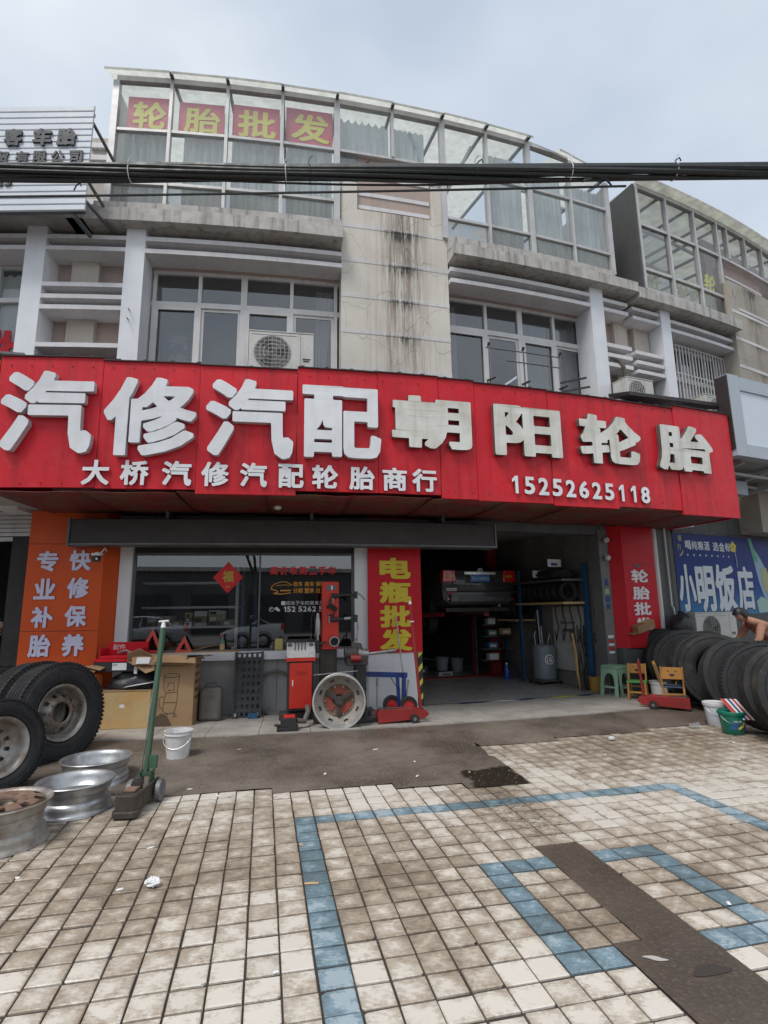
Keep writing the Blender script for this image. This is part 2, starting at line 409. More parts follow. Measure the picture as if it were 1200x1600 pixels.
GREEN = pm('green_jack_paint', (.05, .12, .07), .5, c2=(.04, .09, .055), streak=(.1, .09, .07), samt=.4, grime=(.1, .07, .05), gamt=.4)
OILY = pm('oily_cast_iron', (.06, .05, .042), .55, c2=(.035, .03, .027), scale=8, grime=(.11, .085, .06), gamt=.5, gscale=18, bmp=.002)
BLUEM = pm('blue_paint', (.012, .045, .22), .45, c2=(.012, .035, .16))
BLUEP = pm('blue_post_paint', (.02, .09, .19), .5, c2=(.02, .07, .14))
CARD = pm('cardboard', (.36, .23, .125), .85, c2=(.30, .185, .10), scale=3, grime=(.2, .12, .07), gscale=6, gamt=.4)
CARDL = pm('pale_carton', (.50, .36, .18), .75, c2=(.52, .30, .10), scale=2.5, lo=.45, hi=.7, grime=(.25, .17, .1), gscale=9, gamt=.35)
PAPER = pm('white_paper', (.72, .72, .72), .7)
INK = pm('print_ink', (.05, .035, .025), .7)
PAIL = pm('white_pail_plastic', (.72, .72, .74), .4, c2=(.62, .61, .6), scale=8, grime=(.4, .36, .32), gamt=.5, gscale=14)
PAILG = pm('green_pail_plastic', (.01, .20, .13), .3, c2=(.01, .17, .11))
MINT = pm('mint_plastic', (.28, .44, .31), .4, c2=(.25, .40, .28), grime=(.2, .28, .2), gamt=.3)
WOOD = pm('varnished_pine', (.50, .24, .06), .45, c2=(.42, .19, .045), scale=3, streak=(.32, .14, .03), samt=.5, sscale=(22, 22, 1.5))
NAVY = pm('navy_cushion', (.05, .07, .12), .6)
ACW = pm('air_conditioner_shell', (.60, .59, .56), .5, c2=(.52, .5, .47), streak=(.34, .3, .25), samt=.5, grime=(.3, .27, .23), gamt=.3)
CURT = translucent('pale_curtain_cloth', (.88, .93, .93), .5)
POLY = translucent('translucent_roof_sheet', (.78, .78, .72), .62)
FROST = glass('dusty_lower_glass', (.55, .57, .56), 1.5, .42, (.36, .36, .34))
GLZ = glass('hazy_glass', (.93, .96, .96), 1.6, .15, (.50, .54, .55))
GLD = glass('window_glass', (.52, .55, .58), 1.9, .04)
GLS = glass('shop_window_glass', (.74, .77, .77), 1.95, .01)
SKIN_ = pm('skin', (.46, .27, .19), .5); HAIR = pm('black_hair', (.012, .011, .012), .5)
COATT = pm('tan_coat_cloth', (.42, .22, .15), .9, c2=(.30, .15, .10), scale=5, bmp=.02, bscale=11)
CLOTHK = pm('dark_cloth', (.02, .022, .03), .9); CLOTHB = pm('dark_trousers', (.03, .03, .036), .9)
REDK = pm('red_plastic', (.5, .03, .03), .4)
WIRE = pm('black_cable', (.018, .022, .024), .5, c2=(.03, .034, .035), scale=20)
FLOORG = pm('garage_floor_screed', (.44, .42, .39), .32, c2=(.32, .30, .28), scale=1.4, grime=(.09, .085, .08), gscale=3, gamt=.5)
WTILE = pm('white_wall_tile', (.36, .37, .38), .3, c2=(.30, .30, .30), scale=2, streak=(.2, .18, .16), samt=.5)
SLAB = pm('worn_floor_slab', (.42, .39, .355), .5, c2=(.30, .275, .245), scale=2.2, grime=(.13, .11, .09), gscale=5, gamt=.5, bmp=.001)

# ---- central pillar: streaked black mould in UV (arc length, height)
def pillar_mat(name, cx, col, amt=1., z0=5., z1=8.4):
    m, n, b, out = new_mat(name)
    uv = n.nodes.new('ShaderNodeUVMap'); sep = n.nodes.new('ShaderNodeSeparateXYZ'); n.links.new(uv.outputs[0], sep.inputs[0])
    g = n.nodes.new('ShaderNodeNewGeometry').outputs['Position']
    c = mix(n, ramp(n, nz(n, g, 1.4, 4), .35, .7), col, tuple(v*.84 for v in col))
    st = nz(n, g, 1.5, 7, .68, (9, 9, .35))
    dx = mth(n, 'ABSOLUTE', mth(n, 'SUBTRACT', sep.outputs[0], cx))
    wide = ramp(n, dx, .15, .78, 1, 0); core = ramp(n, dx, .02, .44, 1, 0)
    c = mix(n, mth(n, 'MULTIPLY', ramp(n, st, .44, .66, 0, .8*amt), wide), c, (.25, .17, .10))
    # mould gathers below each string course
    frac = mth(n, 'FRACT', mth(n, 'DIVIDE', mth(n, 'SUBTRACT', sep.outputs[1], 6.02), .65))
    near = ramp(n, frac, .62, 1.0, 0, 1)
    st2 = nz(n, g, 2.2, 7, .7, (12, 12, .9))
    k = mth(n, 'MULTIPLY', mth(n, 'MULTIPLY', ramp(n, st2, .40, .54), core), mth(n, 'ADD', mth(n, 'MULTIPLY', near, 1.2), .5))
    hi = ramp(n, sep.outputs[1], z0, z1, .35, 1.25)
    c = mix(n, mth(n, 'MINIMUM', mth(n, 'MULTIPLY', mth(n, 'MULTIPLY', k, hi), amt), .93), c, (.022, .019, .017))
    cr_ = n.nodes.new('ShaderNodeTexVoronoi'); cr_.feature = 'DISTANCE_TO_EDGE'; cr_.inputs['Scale'].default_value = 1.1
    ww = n.nodes.new('ShaderNodeVectorMath'); ww.operation = 'ADD'; nn = n.nodes.new('ShaderNodeTexNoise'); nn.inputs['Scale'].default_value = 3
    n.links.new(g, ww.inputs[0]); n.links.new(nn.outputs['Color'], ww.inputs[1]); n.links.new(ww.outputs[0], cr_.inputs['Vector'])
    c = mix(n, ramp(n, cr_.outputs['Distance'], .002, .007, .45, 0), c, (.12, .09, .07))
    n.links.new(c, b.inputs['Base Color']); b.inputs['Roughness'].default_value = .85
    bump(n, b, nz(n, g, 30, 6), .004, .5)
    MATS[name] = m; return m
PILM = pillar_mat('stained_cream_pillar', .32, (.67, .625, .555))
PILB = pillar_mat('stained_white_string_course', .32, (.66, .64, .63), .9)
PILN = pillar_mat('grimy_grey_pillar', 8.9, (.42, .38, .33), .7)

# ---- forecourt tiles
def tile_mat(name, base, dirt, dirt2, dscale=1.):
    m, n, b, out = new_mat(name)
    g = n.nodes.new('ShaderNodeNewGeometry').outputs['Position']
    mp_ = n.nodes.new('ShaderNodeMapping'); mp_.vector_type = 'TEXTURE'
    mp_.inputs['Location'].default_value = (TX, TY, 0); mp_.inputs['Rotation'].default_value = (0, 0, TH); mp_.inputs['Scale'].default_value = (T, -T, 1)
    n.links.new(g, mp_.inputs[0]); gc = mp_.outputs[0]                 # grid coordinates (i, j)
    fl = n.nodes.new('ShaderNodeVectorMath'); fl.operation = 'FLOOR'; n.links.new(gc, fl.inputs[0])
    sx = n.nodes.new('ShaderNodeSeparateXYZ'); n.links.new(fl.outputs[0], sx.inputs[0])
    cx = n.nodes.new('ShaderNodeCombineXYZ'); n.links.new(sx.outputs[0], cx.inputs[0]); n.links.new(sx.outputs[1], cx.inputs[1])
    wn = n.nodes.new('ShaderNodeTexWhiteNoise'); wn.noise_dimensions = '3D'; n.links.new(cx.outputs[0], wn.inputs['Vector'])
    rnd = wn.outputs['Value']
    sg = n.nodes.new('ShaderNodeSeparateXYZ'); n.links.new(gc, sg.inputs[0])
    def zone(ci, cj, ri, rj):
        a = mth(n, 'DIVIDE', mth(n, 'SUBTRACT', sg.outputs[0], ci), ri); c_ = mth(n, 'DIVIDE', mth(n, 'SUBTRACT', sg.outputs[1], cj), rj)
        d = mth(n, 'ADD', mth(n, 'MULTIPLY', a, a), mth(n, 'MULTIPLY', c_, c_))
        return ramp(n, d, .1, 1.3, 1, 0)
    z = zone(-6, 3, 11, 7)
    for q in ((4.5, 7, 5, 6), (28, -8, 22, 7), (17, 10, 6, 5), (8.6, 10.5, 3.2, 4), (11, 1.5, 3.2, 4.5), (-14, -1, 9, 7)): z = mth(n, 'MAXIMUM', z, zone(*q))
    # edges of a tile hold more dirt than the middle, which feet wear pale
    fr = n.nodes.new('ShaderNodeVectorMath'); fr.operation = 'FRACTION'; n.links.new(gc, fr.inputs[0])
    sf = n.nodes.new('ShaderNodeSeparateXYZ'); n.links.new(fr.outputs[0], sf.inputs[0])
    ex = mth(n, 'ABSOLUTE', mth(n, 'SUBTRACT', sf.outputs[0], .5)); ey = mth(n, 'ABSOLUTE', mth(n, 'SUBTRACT', sf.outputs[1], .5))
    edge = mth(n, 'MAXIMUM', ex, ey)
    # every tile samples the grime at its own offset, so stains break at the joints
    of = n.nodes.new('ShaderNodeVectorMath'); of.operation = 'MULTIPLY_ADD'; of.inputs[1].default_value = (.35, .35, .35); n.links.new(wn.outputs['Color'], of.inputs[0]); n.links.new(g, of.inputs[2]); gj = of.outputs[0]
    n1 = nz(n, gj, 7.5, 9, .68); n2 = nz(n, gj, 34, 8, .72, (1, 1.7, 1)); n3 = nz(n, g, 1.1, 4)
    v = mth(n, 'ADD', mth(n, 'MULTIPLY', n1, .55), mth(n, 'MULTIPLY', n2, .45))
    v = mth(n, 'ADD', v, mth(n, 'MULTIPLY', mth(n, 'SUBTRACT', edge, .36), .30))
    v = mth(n, 'ADD', v, mth(n, 'MULTIPLY', z, .17)); v = mth(n, 'ADD', v, mth(n, 'MULTIPLY', mth(n, 'SUBTRACT', rnd, .5), .12))
    v = mth(n, 'ADD', v, mth(n, 'MULTIPLY', mth(n, 'SUBTRACT', n3, .5), .48))
    c = mix(n, ramp(n, rnd, 0, 1), base, tuple(q*.9 for q in base))
    c = mix(n, ramp(n, v, .455, .60, 0, .80), c, dirt)
    c = mix(n, ramp(n, mth(n, 'ADD', v, mth(n, 'MULTIPLY', nz(n, gj, 16, 8, .7), .5)), .72, .76, .16, 0), c, (.88, .85, .80))
    c = mix(n, ramp(n, v, .59, .76, 0, .8), c, dirt2)
    oil = mth(n, 'MULTIPLY', zone(11.2, 2.0, 1.6, 4.2), ramp(n, nz(n, g, 26, 8, .75), .50, .60)); c = mix(n, mth(n, 'MULTIPLY', oil, .9), c, (.03, .024, .02))
    sp = nz(n, g, 70, 3, .6); c = mix(n, mth(n, 'MULTIPLY', ramp(n, sp, .66, .72), ramp(n, n1, .5, .6, .15, .8)), c, (.06, .05, .045))
    n.links.new(c, b.inputs['Base Color'])
    n.links.new(ramp(n, v, .45, .7, .30, .6), b.inputs['Roughness'])
    h = mth(n, 'ADD', mth(n, 'MULTIPLY', n2, .5), mth(n, 'MULTIPLY', nz(n, g, 3.5, 3), 1.2)); bump(n, b, h, .003, .5)
    MATS[name] = m; return m
TILEC = tile_mat('cream_paving_tile', (.63, .575, .50), (.33, .265, .195), (.15, .11, .075))
TILEB = tile_mat('blue_paving_tile', (.25, .355, .42), (.12, .18, .205), (.07, .09, .10))
GROUT = pm('dark_grout', (.055, .042, .036), .9, c2=(.035, .028, .025), scale=9)
def wet_mat(name, a, b_, puddle=False):
    m, n, b, out = new_mat(name)
    g = n.nodes.new('ShaderNodeNewGeometry').outputs['Position']
    big = nz(n, g, .9, 5, .55); fine = nz(n, g, 45, 6, .7); mid = nz(n, g, 6, 6, .6)
    c = mix(n, ramp(n, big, .38, .62), a, b_)
    c = mix(n, ramp(n, mid, .5, .75, 0, .55), c, tuple(v*.55 for v in b_))
    c = mix(n, ramp(n, fine, .52, .66, 0, .6), c, tuple(min(1, v*1.7) for v in a))
    c = mix(n, ramp(n, nz(n, g, 90, 5, .75), .56, .66, 0, .55), c, tuple(v*.35 for v in b_))
    wet = None
    if puddle:
        mp_ = n.nodes.new('ShaderNodeMapping'); mp_.vector_type = 'TEXTURE'; pc = TG(12.35, -3.4)
        mp_.inputs['Location'].default_value = (pc.x, pc.y, 0); mp_.inputs['Rotation'].default_value = (0, 0, TH); mp_.inputs['Scale'].default_value = (T, -T, 1); n.links.new(g, mp_.inputs[0])
        sp2 = n.nodes.new('ShaderNodeSeparateXYZ'); n.links.new(mp_.outputs[0], sp2.inputs[0])
        dd = mth(n, 'MAXIMUM', mth(n, 'DIVIDE', mth(n, 'ABSOLUTE', sp2.outputs[0]), 1.9), mth(n, 'DIVIDE', mth(n, 'ABSOLUTE', sp2.outputs[1]), 1.9))
        dd = mth(n, 'ADD', dd, mth(n, 'MULTIPLY', mth(n, 'SUBTRACT', nz(n, g, 5, 7, .7), .5), 1.3))
        wet = ramp(n, dd, .82, 1.02, 1, 0); c = mix(n, mth(n, 'MULTIPLY', wet, .9), c, (.022, .016, .012))
    n.links.new(c, b.inputs['Base Color'])
    ro = ramp(n, big, .35, .65, .62, .36)
    if wet is not None: ro = mth(n, 'MULTIPLY', ro, mth(n, 'SUBTRACT', 1, mth(n, 'MULTIPLY', wet, .6)))
    n.links.new(ro, b.inputs['Roughness'])
    bump(n, b, mth(n, 'ADD', mth(n, 'MULTIPLY', fine, .7), mid), .012, .7)
    MATS[name] = m; return m
APRON = wet_mat('damp_rough_concrete', (.18, .15, .12), (.088, .07, .055), True)
PATCHM = wet_mat('dark_asphalt_patch', (.115, .09, .068), (.075, .058, .045))
PUDM = pm('wet_black_patch', (.018, .014, .011), .22, c2=(.03, .025, .02), scale=7, bmp=.004, bscale=14, spec=.6)
GROUND = pm('street_ground', (.16, .15, .14), .8, c2=(.11, .10, .095), scale=.6, bmp=.004, bscale=30)

# ================================================================ the ground
g = MB(); g.box(-160, 160, -160, 160, -.06, -.028); struct(g.build('ground', GROUND, base=False))
gb = MB(); gb.add([TG(-34, -16, -.009), TG(52, -16, -.009), TG(52, 40, -.009), TG(-34, 40, -.009)], [(0, 1, 2, 3)])
def front_edge(i):
    if i < -8: return -6
    if i < -1: return -5
    if i < 6: return -4
    if i < 10: return -3
    if i < 14: return -2
    if i < 21: return -11
    if i < 30: return -12
    return -13
def in_patch(i, j): return (10 <= i < 12 and 6 <= j < 13) or (9 <= i < 12 and j >= 13)
def is_tile(i, j): return j >= front_edge(i) and not in_patch(i, j)
pav = MB()
for i in range(-34, 52):
    j0 = front_edge(i)
    pav.add([TG(i, j0, -.010), TG(i+1, j0, -.010), TG(i+1, 40, -.010), TG(i, 40, -.010)], [(0, 1, 2, 3)])
pavement = struct(pav.build('pavement', GROUT, base=False))
def is_blue(i, j):
    o = 0 <= i <= 21 and 0 <= j <= 20 and (i in (0, 21) or j in (0, 20))
    n_ = 7 <= i <= 14 and 7 <= j <= 13 and (i in (7, 14) or j in (7, 13))
    return o or n_
def tile_geo(mb, i, j, rng):
    e = .031; b = .026; dz = rng.uniform(-.0022, .0022); tl = (rng.uniform(-.0014, .0014), rng.uniform(-.0014, .0014))
    e1, e2, e3, e4 = [e*rng.uniform(.6, 1.5) for _ in range(4)]
    e2 *= 1.7; e4 *= 1.7
    lo = [(i+e1, j+e2), (i+1-e3, j+e2), (i+1-e3, j+1-e4), (i+e1, j+1-e4)]
    hi = [(i+e1+b, j+e2+b), (i+1-e3-b, j+e2+b), (i+1-e3-b, j+1-e4-b), (i+e1+b, j+1-e4-b)]
    vs = [TG(x, y, -.012) for x, y in lo] + [TG(x, y, -.0035+dz) for x, y in lo]
    vs += [TG(x, y, dz+tl[0]*(1 if k in (1, 2) else -1)+tl[1]*(1 if k > 1 else -1)) for k, (x, y) in enumerate(hi)]
    if rng.random() < .16:                       # a chipped corner
        c = rng.randrange(4); ch = rng.uniform(.05, .14); out = []
        for r in range(3):
            ring = vs[4*r:4*r+4]; p = ring[c]; a = p.lerp(ring[(c-1) % 4], ch*rng.uniform(.7, 1.3)); d = p.lerp(ring[(c+1) % 4], ch*rng.uniform(.7, 1.3))
            out += ring[:c] + [a, d] + ring[c+1:]
        mb.add(out, [(10, 11, 12, 13, 14)] + [(5+k, 5+(k+1) % 5, 10+(k+1) % 5, 10+k) for k in range(5)] + [(k, (k+1) % 5, 5+(k+1) % 5, 5+k) for k in range(5)]); return
    fs = [(8, 9, 10, 11)] + [(4+k, 4+(k+1) % 4, 8+(k+1) % 4, 8+k) for k in range(4)] + [(k, (k+1) % 4, 4+(k+1) % 4, 4+k) for k in range(4)]
    mb.add(vs, fs)
rng = random.Random(3)
cells = [(i, j) for i in range(-34, 52) for j in range(-14, 40) if is_tile(i, j)]
def seen(i, j):
    d = cam.matrix_world.inverted() @ TG(i+.5, j+.5)
    if d.z > -.3: return False
    return abs(d.x/-d.z) < 600/847*1.03 and abs(d.y/-d.z) < 800/847*1.03
vis = sorted([c for c in cells if seen(*c)], key=lambda c: (TG(c[0]+.5, c[1]+.5)-cam.location).length)
near = set(vis[:300])
for c in sorted(near):
    mb = MB(); tile_geo(mb, c[0], c[1], rng); mb.build('blue_tile' if is_blue(*c) else 'tile', TILEB if is_blue(*c) else TILEC, pavement)
rc, rb = MB(), MB()
for c in cells:
    if c not in near: tile_geo(rb if is_blue(*c) else rc, c[0], c[1], rng)
struct(rc.build('tiles_beyond', TILEC, pavement), 'stuff'); struct(rb.build('blue_tiles_beyond', TILEB, pavement), 'stuff')

# ---- sloping concrete apron up to the platform
def apron_z(x, y):
    s, off = inv(x, y)
    t = min(1, max(0, (3.7-off)/2.3)); 
    q = Vector((x/T - TX/T, y/T - TY/T)); i = q.dot(DI); j = q.dot(DJ)
    return .002 + .066*t*min(1, max(0, (front_edge(math.floor(i))-j)/3.))
ap = MB(); idx = {}
def av(a, b):
    k = (a, b)
    if k not in idx:
        p = TG(a/2, b/2); q = noise.noise(Vector((p.x*3, p.y*3, 0)))*.006 + noise.noise(Vector((p.x*11, p.y*11, 3)))*.003
        idx[k] = len(ap.v); ap.v.append(Vector((p.x, p.y, max(-.002, apron_z(p.x, p.y)+q))))
    return idx[k]
for i in range(-96, 116):
    for j in range(-76, -3):
        if j/2 + .25 >= front_edge(math.floor(i/2)): continue
        c = TG((i+.5)/2, (j+.5)/2); s, off = inv(c.x, c.y)
        if off < 1.34 and s < 4.3: continue
        if off < -.1: continue
        ap.f.append((av(i, j), av(i+1, j), av(i+1, j+1), av(i, j+1))); ap.mi.append(0)
struct(ap.build('concrete_apron', APRON, smooth=True, base=False))
# ---- trench patch filled with dark asphalt, puddle of wet mortar
pt = MB(); edge_rng = random.Random(5)
def ragged(poly, z):
    out = []
    for k in range(len(poly)):
        a, b = poly[k], poly[(k+1) % len(poly)]; m_ = max(2, int(math.hypot(b[0]-a[0], b[1]-a[1])*1.5))
        for q in range(m_):
            t = q/m_; r = .09 if q else .03
            out.append(TG(a[0]+(b[0]-a[0])*t+edge_rng.uniform(-r, r), a[1]+(b[1]-a[1])*t+edge_rng.uniform(-r, r), z))
    return out
v = ragged([(10, 6), (12, 6), (12.08, 22), (12, 40), (9, 40), (9, 13), (10, 13)], -.0015); pt.add(v, [tuple(range(len(v)))])
struct(pt.build('asphalt_patch', PATCHM, base=False))
hl = MB(); v = [TG(10.9+.55*math.cos(a)*(1+.3*math.sin(3*a)), 14.7+.28*math.sin(a)*(1+.2*math.cos(2*a)), .0008) for a in [k/20*2*math.pi for k in range(20)]]
hl.add(v, [tuple(range(20))]); struct(hl.build('broken_hole_in_patch', pm('hole_dirt', (.045, .036, .03), .9, bmp=.01, bscale=20), base=False))
hp = MB(); v = [TG(9.75+.3*math.cos(a)*(1+.3*math.sin(2*a)), 13.9+.13*math.sin(a)+.12*math.cos(a), .0012) for a in [k/16*2*math.pi for k in range(16)]]
hp.add(v, [tuple(range(16))]); struct(hp.build('spilt_plaster', pm('pale_plaster', (.42, .4, .38), .8), base=False))

# ---- platform in front of the shops: slabs
pf = MB(); pf.fbox(-13, 4.22, -.05, 1.36, -.02, .070); platform = struct(pf.build('shop_platform', GROUT, base=False))
rng = random.Random(11)
for a in range(-21, 7):
    s0 = a*.6+.0; s1 = s0+.6
    for o0, o1 in ((-.04, .42), (.42, .90), (.90, 1.37)):
        if s0 > 4.0: continue
        e = min(s1, 4.23); mb = MB(); d = rng.uniform(0, .003)
        mb.fbox(s0+.003, e-.003, o0+.003, o1-.003, .062, .080+d, step=1)
        mb.build('slab', SLAB, platform)
# ================================================================ main building (repair shop terrace)
bld = thing('shop_building', 'curved beige three storey terrace with white fins and a mould stained central pillar', 'building', F(.2, 0, 0))
def P(mb, name, mat, parent=None, **k): return mb.build(name, mat, parent if parent is not None else bld, **k)
def fb(*a, **k): return MB().fbox(*a, **k)
# floors, back walls
P(fb(-4.5, 4.97, -9, -.02, 3.02, 3.16), 'floor_deck', INTW)
P(fb(-4.5, 4.97, -4, -.02, 7.46, 7.6), 'upper_floor_deck', INTW)
P(fb(-4.5, 4.97, -4.1, -4, 3.16, 7.46), 'rear_wall', INTW)
P(fb(-4.5, 4.97, -3.2, -3.0, 7.6, 10.3), 'attic_wall', CREAM)
# ground floor walls
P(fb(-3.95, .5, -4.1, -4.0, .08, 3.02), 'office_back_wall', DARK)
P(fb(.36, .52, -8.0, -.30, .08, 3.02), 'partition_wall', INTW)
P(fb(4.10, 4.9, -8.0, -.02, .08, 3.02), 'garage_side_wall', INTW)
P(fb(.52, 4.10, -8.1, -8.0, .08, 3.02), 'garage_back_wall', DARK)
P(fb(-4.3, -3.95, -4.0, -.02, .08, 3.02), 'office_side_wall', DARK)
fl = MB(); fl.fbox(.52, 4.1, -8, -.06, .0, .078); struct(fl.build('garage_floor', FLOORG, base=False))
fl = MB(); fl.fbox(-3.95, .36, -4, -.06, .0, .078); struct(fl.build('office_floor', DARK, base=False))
mb = MB(); mb.fbox(.56, 4.04, -.055, -.02, .078, .084); struct(mb.build('threshold_strip', BLACK, base=False))
rng = random.Random(2)
for k, (s, w, m) in enumerate([(1.35, .42, 'blue_paint'), (1.9, .5, 'white_paper'), (2.35, .3, 'blue_paint'), (3.05, .5, 'faded_yellow_print'), (3.45, .36, 'blue_paint')]):
    mb = MB(); v = []
    for q in range(14):
        a = q/14*2*math.pi; r = 1+rng.uniform(-.35, .35); v.append(F(s+math.cos(a)*w*.5*r, .02+math.sin(a)*.045*r, .0855))
    mb.add(v, [tuple(range(14))]); struct(mb.build('paint_smear', MATS[m], base=False))
# shop front: jambs, sill, low wall, lintel
P(fb(-3.95, -3.77, -.12, .03, .97, 2.5), 'jamb', WHITEC); P(fb(-.49, -.29, -.12, .05, .08, 2.5), 'jamb', WHITEC)
P(fb(-3.95, -.49, -.16, .10, .845, .965), 'window_sill', WHITEC)
lw = P(fb(-3.95, -.49, -.12, .0, .08, .843), 'low_wall', GROUT)
for k in range(6):
    a = -3.95+k*.5767; P(fb(a+.003, a+.5737, -.01, .012, .085, .838), 'wall_tile', WTILE, lw)
P(fb(-3.95, 4.10, -.3, -.04, 2.86, 3.02), 'lintel', DARK)
P(fb(-3.95, -.29, -.3, -.04, 2.42, 2.86), 'window_header', DARK)
win = P(fb(-3.77, -.49, -.06, -.02, 2.38, 2.42), 'shop_window', GREYM)
P(fb(-3.77, -.49, -.06, -.02, .965, .995), 'bottom_rail', GREYM, win); P(fb(-3.77, -3.73, -.06, -.02, .995, 2.38), 'side_rail', GREYM, win)
P(fb(-.53, -.49, -.06, -.02, .995, 2.38), 'side_rail', GREYM, win); P(fb(-1.94, -1.915, -.055, -.025, .995, 2.38), 'mullion', GREYM, win)
for a, b in ((-3.73, -1.94), (-1.915, -.53)):
    mb = MB(); p = [F(a, -.04, .995), F(b, -.04, .995), F(b, -.04, 2.38), F(a, -.04, 2.38)]; mb.add(p, [(0, 1, 2, 3)]); P(mb, 'pane', GLS, win)
# red pillar
P(fb(-.29, .36, -.3, .09, .08, 3.0), 'pillar_core', WHITEC); P(fb(.36, .55, -.3, .09, .08, 3.0), 'pillar_core', WHITEC)
rp = P(fb(-.295, .555, .092, .115, .89, 2.99), 'red_pillar_sheet', REDP)
mb = MB()
for z in (.14, .36, .58, .8):     # hazard stripes round the pillar edge
    for s0, s1 in ((.49, .552),): mb.add([F(s0, .094, z), F(s1, .094, z+.07), F(s1, .094, z+.15), F(s0, .094, z+.08)], [(0, 1, 2, 3)])
P(mb, 'hazard_stripe', YELP)
P(fb(.47, .556, .0905, .0925, .09, .885), 'hazard_backing', BLACK)
P(fb(.5535, .5565, -.25, .09, .09, .885), 'hazard_backing', BLACK)
for ch, z0, z1 in (('电', 2.01, 2.34), ('瓶', 1.64, 1.96), ('批', 1.27, 1.60), ('发', .915, 1.245)):
    flet('letter', ch, -.11, .39, z0, z1, .115, .006, [YEL, YEL], rp, .045)
# roller shutter box of the garage and its track post
P(fb(.56, 4.04, -.28, .0, 2.83, 2.99), 'garage_shutter_box', GREYM)
P(fb(4.0, 4.2, -.22, .03, .08, 2.93), 'door_post', pm('grey_post', (.17, .175, .175), .5, c2=(.13, .13, .13), grime=(.08, .08, .08), gamt=.4))
for z, m, w, h in ((2.0, 'white_paper', .09, .03), (1.91, 'blue_paint', .08, .12), (1.76, 'mint_plastic', .09, .1), (1.62, 'blue_paint', .1, .1), (1.5, 'blue_paint', .1, .09), (1.0, 'white_paper', .12, .05), (.93, 'red_plastic', .12, .04), (.87, 'white_paper', .12, .04), (.80, 'red_plastic', .12, .05), (.74, 'white_paper', .12, .04)):
    P(fb(4.1-w/2, 4.1+w/2, .031, .033, z, z+h), 'sticker', MATS[m])
# right red column (splayed) with white lettering
mb = MB(); q = [(4.20, .0), (4.36, .2), (5.10, .2), (5.10, 0)]
mb.add([F(s, o, z) for z in (.83, 3.0) for s, o in q], [(0, 1, 2, 3), (4, 5, 6, 7)]+[(k, (k+1) % 4, 4+(k+1) % 4, 4+k) for k in range(4)])
rc_ = P(mb, 'red_column_sheet', REDP); P(fb(4.22, 5.08, -.02, .16, .07, .83), 'column_foot', GREYW)
P(fb(4.355, 5.10, .2, .2015, 2.28, 2.288), 'panel_joint', REDD, rc_)
for ch, z0, z1 in (('轮', 1.96, 2.19), ('胎', 1.66, 1.89), ('批', 1.385, 1.61), ('发', 1.12, 1.345)):
    flet('letter', ch, 4.51, 4.90, z0, z1, .2, .008, [LETW, LETW], rc_, .03)
P(text_mb('福', 4.6, 4.74, 2.22, 2.3, F, .2, .203, .01), 'faint_mark', GREYM, rc_)
# orange column (left)
mb = MB(); q = [(-5.13, 0), (-5.13, .25), (-4.09, .25), (-3.95, 0)]
mb.add([F(s, o, z) for z in (.08, 3.0) for s, o in q], [(0, 1, 2, 3), (4, 5, 6, 7)]+[(k, (k+1) % 4, 4+(k+1) % 4, 4+k) for k in range(4)])
oc = P(mb, 'orange_column_sheet', ORANGE)
for z in (2.52, 1.30): P(fb(-5.13, -4.09, .25, .2515, z, z+.007), 'panel_joint', REDD, oc)
for ch, c, z0, z1 in (('专', 0, 2.13, 2.42), ('业', 0, 1.74, 2.03), ('补', 0, 1.35, 1.64), ('胎', 0, .96, 1.26), ('快', 1, 2.14, 2.43), ('修', 1, 1.75, 2.04), ('保', 1, 1.36, 1.65), ('养', 1, .96, 1.26)):
    a = -4.99 if c == 0 else -4.545
    flet('letter', ch, a, a+.29, z0, z1, .25, .014, [LILAC, LILS], oc, .035)
# upper facade --------------------------------------------------
P(fb(-4.55, -3.86, -.12, .0, 3.0, 7.46), 'upper_wall', PINK)
P(fb(-3.86, -.73, -.12, .0, 3.0, 5.05), 'upper_wall', PINK); P(fb(1.13, 4.22, -.12, .0, 3.0, 5.05), 'upper_wall', PINK)
P(fb(4.22, 4.97, -.12, .0, 3.0, 7.46), 'upper_wall', PINK)
P(fb(-3.86, -.73, -.12, .04, 7.08, 7.46), 'window_lintel', PINK); P(fb(1.13, 4.22, -.12, .04, 7.08, 7.46), 'window_lintel', PINK)
P(fb(-3.9, -3.78, -.1, .03, 5.05, 7.08), 'window_cheek', WHITE); P(fb(4.2, 4.26, -.1, .03, 5.05, 7.08), 'window_cheek', WHITE)
# central pillar
P(fb(-.73, 1.13, -.1, .3, 3.0, 8.30, step=.31), 'central_pillar', PILM)
P(fb(-.73, -.46, -.1, .3, 8.30, 8.82), 'pillar_shoulder', PILM); P(fb(.86, 1.13, -.1, .3, 8.30, 8.98), 'pillar_shoulder', PILM)
P(fb(-.46, .86, -.1, .24, 8.30, 9.42), 'pillar_head', PINK)
for z in (8.36, 8.62, 8.98): P(fb(-.44, .84, .24, .255, z, z+.07), 'string_course', WHITE)
for z in (7.94, 7.29, 6.64, 6.00, 5.36): P(fb(-.733, 1.133, .3, .305, z, z+.075, step=.31), 'string_course', PILB)
